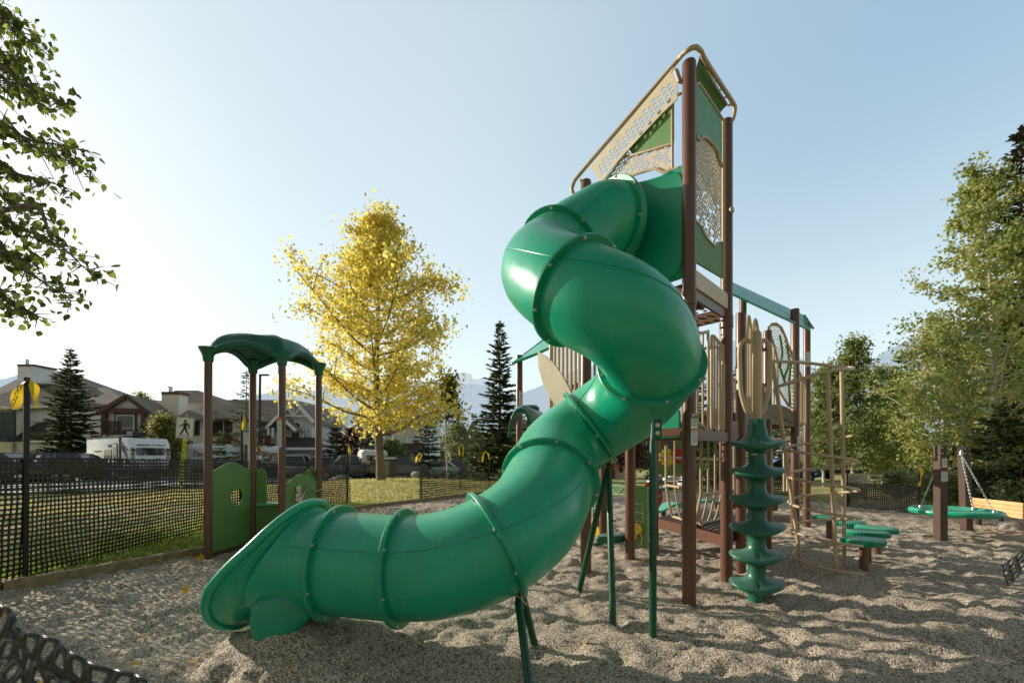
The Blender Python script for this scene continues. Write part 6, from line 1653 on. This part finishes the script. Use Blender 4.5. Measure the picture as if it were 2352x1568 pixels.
q = MB(); q.loft([[PT(xx, -.9, 1.08), PT(xx, .9, 1.08), PT(xx, .82, zz), PT(xx, .6, zz + .1), PT(xx, -.6, zz + .1), PT(xx, -.82, zz)] for xx, zz in ((-2.75, 1.95), (-2.6, 2.1), (-.9, 2.15), (-.75, 2.0))]); q.build('canopy', M['white'], pt, smooth=40)
q = MB()
for sy in (-1, 1): q.box(PT(-1.7, sy * .87, 1.6), (1.2, .03, .4), rz=R(-150))
q.build('canopy_window', M['carglass'], pt)
vehicle('dark grey sport utility car right of the yellow tree trunk', 914, 35, R(20), 'suv', (.11, .12, .13), PK)
vehicle('white and teal hatchback behind the right part of the knoll', 1000, 36, R(175), 'car', (.30, .42, .44), PK)
vehicle('dark blue car beside the teal hatchback', 1042, 37, R(170), 'car', (.05, .08, .14), PK)
vehicle('bright blue car below the white motorhome on the right', 1790, 27, R(172), 'car', (.02, .12, .42), PK)

def trailer(label, px, z, heading, Lb, Hb, Wb, group=None, nose=1.2, name='camper_trailer'):
    x = X_(px, z); gz = float(lawn_z(x, z)) + .06; T = place(x, z, gz, heading); t = thing(name, label, 'camper trailer', (x, z, gz), group)
    b = .75
    prof = [(-Lb, b), (-Lb, Hb - .1), (-Lb + .1, Hb), (-nose * .9, Hb), (-nose * .35, Hb - .06), (-.12, Hb - .42), (0, Hb * .62), (-.02, b + .35), (-.22, b + .05), (-.4, b)]
    q = MB(); q.loft([[T(xx, yy, zz) for xx, zz in prof] for yy in (-Wb / 2, Wb / 2)])
    q.build('body', M['whitegloss'], t, smooth=35, bevel=.05)
    q = MB(); q.lathe(T(-Lb * .55, -Wb / 2 + .12, .36), [(.3, -.12), (.34, -.1), (.34, .1), (.3, .12)], 18, axis=T(0, 1, 0) - T(0, 0, 0)); q.build('wheel', M['rubber'], t, smooth=40)
    q = MB(); q.lathe(T(-Lb * .55, Wb / 2 - .12, .36), [(.3, -.12), (.34, -.1), (.34, .1), (.3, .12)], 18, axis=T(0, 1, 0) - T(0, 0, 0)); q.build('wheel', M['rubber'], t, smooth=40)
    q = MB(); q.box(T(-Lb / 2, 0, .62), (Lb - .6, Wb * .8, .2), rz=heading); q.beam(T(-.4, -.7, .6), T(1.1, 0, .55), .1, .12); q.beam(T(-.4, .7, .6), T(1.1, 0, .55), .1, .12); q.beam(T(1.0, 0, .5), T(1.0, 0, -.02), .08, .08, up=(0, 1, 0)); q.build('chassis', M['black'], t)
    return t, T
# camper trailer with the lettered nose
tr, T = trailer('white camper trailer with lettered front cap and dark windows in front of the houses', 347, 30.5, math.atan2(-.44, .9), 6.3, 2.95, 2.40)
# shift so that the near front corner is where it stands
def sideplate(T, x0, x1, z0, z1, side, m, parent, name, r=.1, off=.012, W_=2.45, th=.03):
    O = T((x0 + x1) / 2, side * (W_ / 2 + off), (z0 + z1) / 2); ux = (T(1, 0, 0) - T(0, 0, 0)) * (1 if side < 0 else -1)
    return plate(name, [rrect(-(x1 - x0) / 2, -(z1 - z0) / 2, (x1 - x0) / 2, (z1 - z0) / 2, r)], O, ux, UP, th, m, parent)
uf = T(0, 1, 0) - T(0, 0, 0)       # direction across the front, seen from outside (left to right)
us = T(1, 0, 0) - T(0, 0, 0)
for x0, x1, z0, z1, m_, nm in ((-3.5, -2.45, 1.50, 2.1, M['carglass'], 'window'), (-4.9, -4.0, 1.95, 2.05, M['black'], 'stripe')):
    sideplate(T, x0, x1, z0, z1, -1, m_, tr, nm)
dr_ = sideplate(T, -2.35, -1.65, .82, 2.55, -1, M['black'], tr, 'door', .18, .012); sideplate(T, -2.29, -1.71, .88, 2.49, -1, M['whitegloss'], dr_, 'door_panel', .15, .02); sideplate(T, -2.18, -1.82, 1.5, 2.35, -1, M['carglass'], dr_, 'pane', .12, .032)
q = MB(); q.box(T(-1.78, -1.27, 1.5), (.05, .03, .14), rz=math.atan2(-.44, .9)); q.build('handle', M['black'], dr_)
q = MB(); q.beam(T(-1.25, -1.235, .8), T(-1.25, -1.235, 2.96), .12, .05, up=(0, 1, 0)); q.beam(T(-6.2, -1.2, 2.95), T(-.8, -1.2, 3.04), .12, .10); q.build('awning', M['black'], tr)
q = MB(); q.box(T(-3.2, 0, 3.14), (2.6, 1.2, .10), rz=math.atan2(-.44, .9)); q.box(T(-1.5, -.2, 3.22), (.9, .8, .32), rz=math.atan2(-.44, .9)); q.box(T(-5.2, -.3, 3.1), (.6, .6, .3), rz=math.atan2(-.44, .9)); q.build('roof_unit', M['black'], tr, bevel=.04)
for x0, w_ in ((-2.9, .22), (-2.55, .16)): sideplate(T, x0, x0 + w_, 2.3, 2.48, -1, M['black'], tr, 'vent', .04)
# lettering on side and front
letters('lettering', 'GEO PRO', T(-.62, -1.262, 1.85), (us * .55 + V((0, 0, -.83))).normalized(), (us * .83 + V((0, 0, .55))).normalized(), .46, M['black'], tr, bold=.008)
for k, (a, b) in enumerate((((-1.0, 2.3), (-.35, 1.75)), ((-.9, 2.45), (-.2, 2.05)), ((-.5, 1.5), (-.12, 1.15)))):
    q = MB(); q.beam(T(*(a[0], -1.245, a[1])), T(*(b[0], -1.245, b[1])), .12, .03, up=us); q.build('stripe', mat('grey_decal', (.22, .24, .27), .5), tr)
fo = lambda y, zz, xx=.03: T(xx, y, zz)
fw = plate('window', [[(-.80, -.24), (.80, -.24), (.88, .12), (.80, .26), (-.80, .26), (-.88, .12)]], T(.0, 0, 1.98), uf, (V((0, 0, 1)) - us * .14).normalized(), .06, M['carglass'], tr, bevel=.01)
letters('lettering', 'GEO PRO', T(-.12, .05, 2.50), uf, (V((0, 0, .78)) - us * .62).normalized(), .40, M['black'], tr, bold=.012)
for sy in (-1, 1):
    for k, m_ in enumerate((mat('navy_decal', (.05, .06, .09), .5), mat('bronze_decal', (.28, .16, .08), .5), mat('grey_decal', (.30, .32, .34), .5))):
        plate('stripe', [[(-.10, -.10), (.10, -.14), (.10, .10), (-.10, .14)]], T(.008, sy * 1.04, 2.10 - k * .28), uf, UP, .03, m_, tr)
q = MB(); q.tube([T(.02, y, 1.50 - .06 * (1 - (y / .6) ** 2)) for y in (-.6, -.4, -.2, 0, .2, .4, .6)], .02, 6); q.build('trim_line', M['black'], tr)
# round-nosed white trailer lettered on the nose
GX = 'white trailers parked by the grey house'
t2, T2 = trailer('white fifth wheel trailer with red script lettering on its nose, before the grey house', 614, 38, R(-62), 6.5, 2.75, 2.3, nose=1.6)
u2 = T2(0, 1, 0) - T2(0, 0, 0); s2_ = T2(1, 0, 0) - T2(0, 0, 0)
letters('lettering', 'Tango', T2(.0, .0, 2.0), u2, (UP - s2_ * .18).normalized(), .62, mat('crimson_decal', (.25, .02, .03), .5), t2, bold=.01, shear=.35)
t3, T3 = trailer('white trailer with red lettering half hidden behind the left front post of the play house', 466, 37, R(-75), 6.0, 2.9, 2.2, nose=1.4)
u3 = T3(0, 1, 0) - T3(0, 0, 0); s3_ = T3(1, 0, 0) - T3(0, 0, 0)
letters('lettering', 'Tango', T3(.0, -.1, 2.0), u3, (UP - s3_ * .18).normalized(), .60, mat('crimson_decal', (.25, .02, .03), .5), t3, bold=.01, shear=.35)
t4, T4 = trailer('white motorhome seen between the climbers on the right', 1800, 30, R(176), 6.5, 2.6, 2.3)
u4 = V((1, 0, 0)); 
sideplate(T4, -4.5, -3.4, 1.5, 2.0, 1, M['carglass'], t4, 'window'); sideplate(T4, -6.3, -.3, .9, 1.05, 1, mat('blue_decal', (.04, .12, .35), .5), t4, 'stripe', .02)

# ================================================================== chain link fence, signs, lamp and small street things
CL = [(-28, 11.2), (-16, 15.6), (-14.1, 22), (-13.1, 29.0), (-9.9, 37.2), (-4.4, 43.5)]
fcl, Lcl = run_point([(*p, 0) for p in CL])
cl_t = thing('chain_link_fence', 'black chain link fence along the street', 'fence', (-16, 15.6, 0))
def PC(u, v):
    b = fcl(u); return np.stack([b[:, 0], b[:, 1], lawn_z(b[:, 0], b[:, 1]) + .05 + v * 1.25], -1)
mesh_panel('chain_mesh', PC, int(Lcl / .14), 9, M['black'], cl_t, .13)
n = int(Lcl / 2.9)
for k in range(n + 1):
    b = fcl(np.array([k / n]))[0]; g0 = float(lawn_z(b[0], b[1])); q = MB(); q.lathe((b[0], b[1], g0), [(.035, -.1), (.035, 1.33), (.02, 1.36)], 8); q.build('fence_post', M['black'], cl_t)
q = MB(); q.tube([tuple(V(fcl(np.array([u]))[0]) + V((0, 0, float(lawn_z(*fcl(np.array([u]))[0][:2])) + 1.30))) for u in np.linspace(0, 1, 60)], .025, 6); q.build('top_rail', M['black'], cl_t)

def sign_post(t, px, z, y0, y1, r, m, name='post'):
    q = MB(); q.cyl(W(px, y1, z), W(px, y0, z), r, 10); return q.build(name, m, t)
z = 17.5
cs = thing('crosswalk_sign', 'white pedestrian crossing sign on a yellow lettered post left of the play house', 'road sign', W(412, 1122, z))
tilt = V((1, 0, -.06)).normalized(); tup = V((.06, 0, 1)).normalized()
q = MB(); q.beam(W(415, 1122, z), W(424.5, 1007, z), .13, .03, up=(0, 1, 0)); q.build('post', mat('yellow_sign_post', (.55, .62, .03), .5), cs)
q = MB(); q.beam(W(424, 1010, z + .03), W(429.5, 949, z + .03), .06, .04, up=(0, 1, 0)); q.build('post', M['steel'], cs)
SO = W(424.5, 982, z - .05); sw, sh = .37, .43
sp = plate('sign_panel', [rrect(-sw, -sh, sw, sh, .05)], SO, tilt, tup, .012, M['white'], cs)
fy = V((0, -.012, 0))
plate('border', [rrect(-sw + .012, -sh + .012, sw - .012, sh - .012, .045), rrect(-sw + .028, -sh + .028, sw - .028, sh - .028, .035)], SO + fy, tilt, tup, .004, M['black'], sp)
man = [(-.02, .20), (.07, .21), (.12, .18), (.20, .10), (.19, -.05), (.155, -.05), (.15, .08), (.09, .12), (.075, .0), (.11, -.12), (.19, -.29), (.14, -.30), (.05, -.14), (.01, -.06), (-.05, -.16), (-.14, -.30), (-.20, -.29), (-.11, -.13), (-.05, .0), (-.045, .12), (-.10, .07), (-.22, .02), (-.24, .055), (-.12, .115), (-.06, .18)]
plate('pedestrian_symbol', [man], SO + fy, tilt, tup, .006, M['black'], sp); plate('pedestrian_symbol', [circle(.01, .27, .052, 16)], SO + fy, tilt, tup, .006, M['black'], sp)
plate('pedestrian_symbol', [[(-.28, -.345), (.28, -.345), (.28, -.325), (-.28, -.325)]], SO + fy, tilt, tup, .006, M['black'], sp)
for k, ch in enumerate('CROSSWALK'):
    letters('lettering', ch, W(423.6 - k * 1.05, 1016 + k * 11.5, z - .05), (1, 0, 0), UP, .13, M['black'], cs, bold=.002)
z = 30.0
ss = thing('street_name_sign', 'green street name sign on a grey post behind the play house posts', 'street sign', W(571, 1090, z))
sign_post(ss, 571, z, 978, 1092, .05, M['steel'])
ps = plate('sign_panel', [rrect(-.55, -.17, .55, .17, .03)], W(577, 986, z - .08), (1, 0, -.02), UP, .02, mat('sign_green', (.01, .12, .05), .5), ss)
letters('lettering', 'MORAINE', W(577, 986.5, z - .095), (1, 0, -.02), UP, .25, M['white'], ps)
plate('sign_panel', [rrect(-.17, -.42, .17, .42, .03)], W(564.5, 1007, z - .06), (1, 0, 0), UP, .02, mat('sign_back', (.5, .5, .42), .6), ss)
ws = thing('warning_sign', 'yellow diamond warning sign beside the round nosed trailer', 'road sign', W(595, 1090, 31))
sign_post(ws, 594, 31, 1020, 1092, .05, M['steel'])
wp_ = plate('sign_panel', [[(0, .40), (.34, 0), (0, -.40), (-.34, 0)]], W(595, 1033, 30.9), (.85, -.5, 0), UP, .02, mat('sign_amber', (.70, .38, .02), .5), ws)
plate('figure_symbol', [[(-.05, .15), (.06, .15), (.10, 0), (.14, -.18), (.08, -.18), (0, -.05), (-.12, -.18), (-.16, -.14), (-.05, .02)]], W(595, 1033, 30.86), (.85, -.5, 0), UP, .02, M['black'], wp_)
plate('sign_panel', [rrect(-.25, -.14, .25, .14, .02)], W(593.5, 1050, 30.9), (1, -.2, 0), UP, .02, M['white'], ws)
lp = thing('street_lamp', 'tall dark street lamp with a flat head above the grey house', 'street lamp', W(596, 1095, 31))
q = MB(); q.tube([W(594.5, 1095, 31), W(596, 960, 31), W(597.5, 862, 31)], [.13, .10, .08], 10); q.build('pole', M['black'], lp)
q = MB(); q.box(W(607, 861, 31) , (.62, .26, .10)); q.beam(W(597, 862, 31), W(602, 861, 31), .07, .07); q.build('lamp_head', M['black'], lp, bevel=.02)
an = thing('antenna_mast', 'lattice cell antenna rising behind the cream house roof', 'antenna', W(468, 958, 66))
q = MB()
for px in (466, 471, 474): q.cyl(W(px, 965, 66), W(px, 922, 66), .05, 6)
for px, y0, y1 in ((462, 938, 955), (464.5, 930, 948), (476, 932, 950)): q.beam(W(px, y1, 66), W(px, y0, 66), .14, .10, up=(0, 1, 0))
for k in range(5): q.beam(W(462, 935 + k * 5, 66), W(477, 937 + k * 5, 66), .05, .05)
q.build('mast', M['dkbrown'], an)
flg = thing('flag', 'small red and white flag hanging below the red deck', 'flag', W(601, 1036, 44))
q = MB(); q.cyl(W(606, 1040, 44), W(606, 1006, 44), .03, 6); q.build('pole', M['trim'], flg)
q = MB(); q.prism([W(605, 1008, 44), W(606, 1024, 44), W(602, 1036, 44), W(597, 1034, 44), W(601, 1022, 44)], V((0, .05, 0))); q.build('cloth', M['red'], flg)
mbx = thing('mailbox_kiosk', 'brown community mailbox kiosk with a white slab top behind the yellow tree trunk', 'mailbox kiosk', W(882, 1098, 33))
q = MB(); wallbox(q, 862, 1054, 898, 1098, 33, .8); q.build('cabinet', mat('kiosk_brown', (.20, .12, .08), .6), mbx); q = MB(); wallbox(q, 858, 1050, 901, 1054, 32.8, 1.3); q.build('top', M['white'], mbx); q = MB(); wallbox(q, 868, 1058, 893, 1090, 32.97, .03); q.build('door_panel', lined('kiosk_doors', (.42, .36, .3), (.1, .08, .06), .22), mbx)
stp_ = thing('stop_sign', 'grey back of an octagonal sign on a leaning post right of the yellow tree', 'road sign', W(952, 1098, 36))
q = MB(); q.cyl(W(938, 1098, 36), W(948, 1042, 36), .06, 8); q.cyl(W(955, 1098, 36), W(955, 1050, 36), .05, 8); q.build('post', M['steel'], stp_)
plate('sign_panel', [circle(0, 0, .34, 8, a0=math.pi / 8)], W(955, 1057, 35.9), (1, 0, 0), UP, .02, M['steel'], stp_)
def boulder(label, px, py, z, r, seed):
    c = W(px, py, z); bm = bmesh.new(); bmesh.ops.create_icosphere(bm, subdivisions=4, radius=1)
    for v in bm.verts:
        p = v.co.copy(); d = .28 * float(fbm(p.x * 1.4 + seed, p.y * 1.4 + p.z * 1.1, 4, seed)) + .12 * float(fbm(p.x * 4 + seed, p.z * 4 + p.y, 3, seed + 1))
        v.co = V((p.x * 1.35, p.y, p.z * .8)) * (1 + d) * r + c
    me = bpy.data.meshes.new('boulder'); bm.to_mesh(me); bm.free(); me.materials.append(M['rock']); me.polygons.foreach_set('use_smooth', [True] * len(me.polygons))
    tag(link('boulder', me), label, 'boulder', 'granite boulders by the street fence')
boulder('large rounded boulder beside the end pole of the long mesh fence', 783, 1106, 24, .46, 3)
boulder('pale boulder at the chain link fence right of the yellow tree', 958, 1090, 30, .32, 8)
boulder('low flat stone at the right edge beyond the swing', 2325, 1212, 8.3, .17, 12)
ib = thing('notice_board', 'cream notice board standing behind the taut mesh fence panel', 'notice board', W(1969, 1160, 12.6))
q = MB(); q.prism([W(1944, 1086, 12.6), W(1993, 1088, 12.6), W(1994, 1142, 12.6), W(1945, 1142, 12.6)], V((0, .04, 0))); q.build('panel', mat('notice_cream', (.66, .58, .46), .6), ib, bevel=.008)
q = MB(); q.beam(W(1950, 1165, 12.65), W(1950, 1090, 12.65), .05, .05, up=(0, 1, 0)); q.beam(W(1988, 1165, 12.65), W(1988, 1090, 12.65), .05, .05, up=(0, 1, 0)); q.build('post', M['dkbrown'], ib)
q = MB()
for k in range(6): q.beam(W(1950, 1094 + k * 4, 12.58), W(1978 - (k % 3) * 6, 1094 + k * 4, 12.58), .006, .012)
q.build('print_lines', M['inkgrey'], ib)

# caution tape tied to the fence poles
def tape(label, tails, text=None):
    ts = 1.0 if text else .62
    o0 = tails[0][0][0]; t = thing('caution_tape', label, 'caution tape', o0, 'yellow caution tape ends tied to fence poles')
    for ti, (line, w) in enumerate(tails):
        pts = smooth_path(line, 6); n_ = len(pts); vs = []; 
        for k, p in enumerate(pts):
            s = k / (n_ - 1); ww = w * ts * (.35 + .65 * min(1, s * 3)) / 2; wob = .25 * w * math.sin(s * 7 + ti * 2)
            vs += [(p.x - ww, p.y + wob, p.z), (p.x + ww, p.y - wob, p.z)]
        q = np.array([[2 * k, 2 * k + 1, 2 * k + 3, 2 * k + 2] for k in range(n_ - 1)])
        tl_ = link('tail', raw_mesh('tail', np.array(vs), q, M['tape'], True, cols=np.tile([[.85, .58, .04]], (len(q), 1))), t)
        if text:
            mid = line[0].lerp(line[-1], .58) + V((0, -.05, 0)); d = (line[-1] - line[0]).normalized()
            letters('lettering', text, mid, d, V((-d.z, 0, d.x)) , w * .62, M['black'], tl_, spacing=.95, wide=.9)
zp = 4.80
tape('yellow caution tape on the near left fence pole, lettered side toward the camera', [([W(63, 872, zp), W(48, 884, zp), W(41, 910, zp), W(36, 940, zp)], .105), ([W(68, 872, zp), W(78, 886, zp), W(81, 912, zp), W(85, 936, zp)], .075)], 'CAUTION')
def fp(f, u): b = f(np.array([u]))[0]; return b
b = fp(fl, .63); tape('yellow caution tape on the fence pole seen between the play house posts', [([V((b[0] + .05, b[1] - .03, 2.24)), V((b[0] + .10, b[1] - .05, 2.12)), V((b[0] + .10, b[1] - .05, 2.0)), V((b[0] + .08, b[1] - .05, 1.88))], .085)])
b = fp(fl, .985); tape('yellow caution tape on the end pole of the long mesh fence', [([V((b[0] + .05, b[1] - .03, 1.73)), V((b[0] + .10, b[1] - .05, 1.6)), V((b[0] + .11, b[1] - .05, 1.42))], .09)])
tape('pale caution tape on the first pole below the knoll', [([W(965, 1040, 13.2), W(958, 1048, 13.1), W(955, 1062, 13.1)], .09), ([W(966, 1040, 13.2), W(968, 1046, 13.1), W(962, 1058, 13.1)], .08)])
tape('caution tape on the middle pole below the knoll', [([W(1059, 1018, 16.3), W(1056, 1026, 16.2), W(1055, 1046, 16.2)], .10), ([W(1060, 1018, 16.3), W(1064, 1028, 16.2), W(1063, 1048, 16.2)], .06)])
tape('forked caution tape on the right pole below the knoll', [([W(1115, 1036, 19.0), W(1110, 1044, 18.9), W(1108, 1060, 18.9)], .10), ([W(1116, 1036, 19.0), W(1121, 1042, 18.9), W(1124, 1056, 18.9)], .10)])
tape('caution tape on the left pole of the taut mesh panel', [([W(1948, 1056, 11.7), W(1951, 1064, 11.6), W(1948, 1078, 11.6)], .09)])
tape('caution tape on the right pole of the taut mesh panel', [([W(2112, 1074, 10.4), W(2117, 1082, 10.3), W(2115, 1100, 10.3), W(2110, 1116, 10.3)], .11)])
tape('caution tape hanging behind the toddler bars', [([W(1684, 1062, 17), W(1682, 1072, 17), W(1683, 1090, 17)], .09), ([W(1688, 1060, 17), W(1690, 1072, 17), W(1688, 1092, 17)], .07)])

# ================================================================== light, sky, camera
AZ, EL = R(-65), R(19.5)
to_sun = V((math.sin(AZ) * math.cos(EL), math.cos(AZ) * math.cos(EL), math.sin(EL)))
sl = bpy.data.lights.new('sun', 'SUN'); sl.energy = 5.0; sl.angle = R(.53); sl.color = (1.0, .94, .80)
so = bpy.data.objects.new('sun', sl); COL.objects.link(so); so.rotation_euler = to_sun.to_track_quat('Z', 'Y').to_euler(); so.location = (-20, 20, 20)
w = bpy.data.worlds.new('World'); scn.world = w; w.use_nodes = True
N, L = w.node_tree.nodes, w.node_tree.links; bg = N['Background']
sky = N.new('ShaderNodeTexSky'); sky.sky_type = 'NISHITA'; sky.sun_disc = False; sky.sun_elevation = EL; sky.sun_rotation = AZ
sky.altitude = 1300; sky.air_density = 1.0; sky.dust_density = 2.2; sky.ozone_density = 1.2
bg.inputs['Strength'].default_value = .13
# thin autumn haze: the sky's range is compressed toward pale
gm = N.new('ShaderNodeGamma'); gm.inputs['Gamma'].default_value = .34; L.new(sky.outputs[0], gm.inputs['Color'])
ml = N.new('ShaderNodeMix'); ml.data_type = 'RGBA'; ml.blend_type = 'MULTIPLY'; ml.inputs['Factor'].default_value = 1; L.new(gm.outputs[0], ml.inputs['A']); ml.inputs['B'].default_value = (4.75, 5.0, 4.72, 1)
# deeper blue overhead and on the side away from the sun
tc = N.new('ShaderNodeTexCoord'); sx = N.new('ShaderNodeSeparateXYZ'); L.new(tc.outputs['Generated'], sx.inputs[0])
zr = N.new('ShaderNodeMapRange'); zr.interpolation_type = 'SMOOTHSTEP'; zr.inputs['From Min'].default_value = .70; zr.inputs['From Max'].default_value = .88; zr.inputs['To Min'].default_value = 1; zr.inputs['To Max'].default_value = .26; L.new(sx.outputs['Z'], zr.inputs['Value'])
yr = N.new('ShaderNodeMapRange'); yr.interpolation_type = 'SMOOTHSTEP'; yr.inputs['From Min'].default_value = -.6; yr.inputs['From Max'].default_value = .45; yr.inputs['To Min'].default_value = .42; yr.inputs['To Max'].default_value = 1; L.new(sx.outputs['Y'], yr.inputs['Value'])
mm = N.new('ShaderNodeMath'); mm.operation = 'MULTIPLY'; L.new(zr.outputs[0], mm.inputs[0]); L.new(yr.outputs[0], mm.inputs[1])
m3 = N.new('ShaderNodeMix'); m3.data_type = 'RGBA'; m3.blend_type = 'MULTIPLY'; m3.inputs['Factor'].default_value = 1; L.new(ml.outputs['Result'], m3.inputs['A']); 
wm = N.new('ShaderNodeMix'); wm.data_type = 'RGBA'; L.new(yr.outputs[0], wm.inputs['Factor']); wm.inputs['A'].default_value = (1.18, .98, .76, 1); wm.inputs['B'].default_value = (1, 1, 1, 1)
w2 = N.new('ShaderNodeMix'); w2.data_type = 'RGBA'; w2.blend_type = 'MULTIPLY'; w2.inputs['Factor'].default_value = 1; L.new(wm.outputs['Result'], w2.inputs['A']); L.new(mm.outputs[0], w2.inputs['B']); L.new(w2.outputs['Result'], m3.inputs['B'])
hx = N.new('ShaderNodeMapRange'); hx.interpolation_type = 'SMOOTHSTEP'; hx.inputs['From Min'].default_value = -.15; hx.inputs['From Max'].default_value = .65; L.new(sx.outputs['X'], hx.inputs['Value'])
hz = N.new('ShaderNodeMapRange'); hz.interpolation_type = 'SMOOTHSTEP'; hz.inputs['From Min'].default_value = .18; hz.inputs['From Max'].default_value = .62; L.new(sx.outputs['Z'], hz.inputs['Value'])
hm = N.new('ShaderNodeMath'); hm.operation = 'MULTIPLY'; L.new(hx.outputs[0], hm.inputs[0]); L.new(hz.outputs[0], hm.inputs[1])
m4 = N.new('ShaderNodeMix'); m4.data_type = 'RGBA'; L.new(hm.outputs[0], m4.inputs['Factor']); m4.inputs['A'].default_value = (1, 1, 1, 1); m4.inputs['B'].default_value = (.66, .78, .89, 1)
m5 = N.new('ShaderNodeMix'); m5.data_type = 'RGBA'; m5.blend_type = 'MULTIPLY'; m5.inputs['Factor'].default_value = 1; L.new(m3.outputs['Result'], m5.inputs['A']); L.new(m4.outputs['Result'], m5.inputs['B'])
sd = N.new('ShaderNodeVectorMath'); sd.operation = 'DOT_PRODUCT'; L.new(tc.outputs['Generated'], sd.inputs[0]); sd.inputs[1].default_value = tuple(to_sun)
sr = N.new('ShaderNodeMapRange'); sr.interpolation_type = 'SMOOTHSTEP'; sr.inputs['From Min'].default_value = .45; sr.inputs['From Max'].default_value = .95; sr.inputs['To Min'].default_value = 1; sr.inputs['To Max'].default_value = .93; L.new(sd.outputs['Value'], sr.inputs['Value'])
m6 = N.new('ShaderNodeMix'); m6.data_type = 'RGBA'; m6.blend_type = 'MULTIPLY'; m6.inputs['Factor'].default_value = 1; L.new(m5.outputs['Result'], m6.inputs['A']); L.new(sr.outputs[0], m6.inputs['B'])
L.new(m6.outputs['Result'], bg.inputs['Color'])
cam = bpy.data.cameras.new('camera'); cam.sensor_width = 36; cam.lens = 36 * 1000 / 2352; cam.shift_y = 261 / 2352
cam.clip_start = .05; cam.clip_end = 20000
cam.dof.use_dof = True; cam.dof.focus_distance = 4.2; cam.dof.aperture_fstop = 2.4
co = bpy.data.objects.new('camera', cam); COL.objects.link(co); co.location = (0, 0, CAM_H); co.rotation_euler = (R(90), 0, 0); scn.camera = co
scn.view_settings.view_transform = 'Standard'; scn.view_settings.look = 'None'; scn.view_settings.exposure = 0; scn.view_settings.gamma = 1
scn.cycles.max_bounces = 6; scn.cycles.transparent_max_bounces = 6; scn.cycles.diffuse_bounces = 3; scn.cycles.glossy_bounces = 3; scn.cycles.transmission_bounces = 4
scn.cycles.use_denoising = True; scn.cycles.use_adaptive_sampling = True
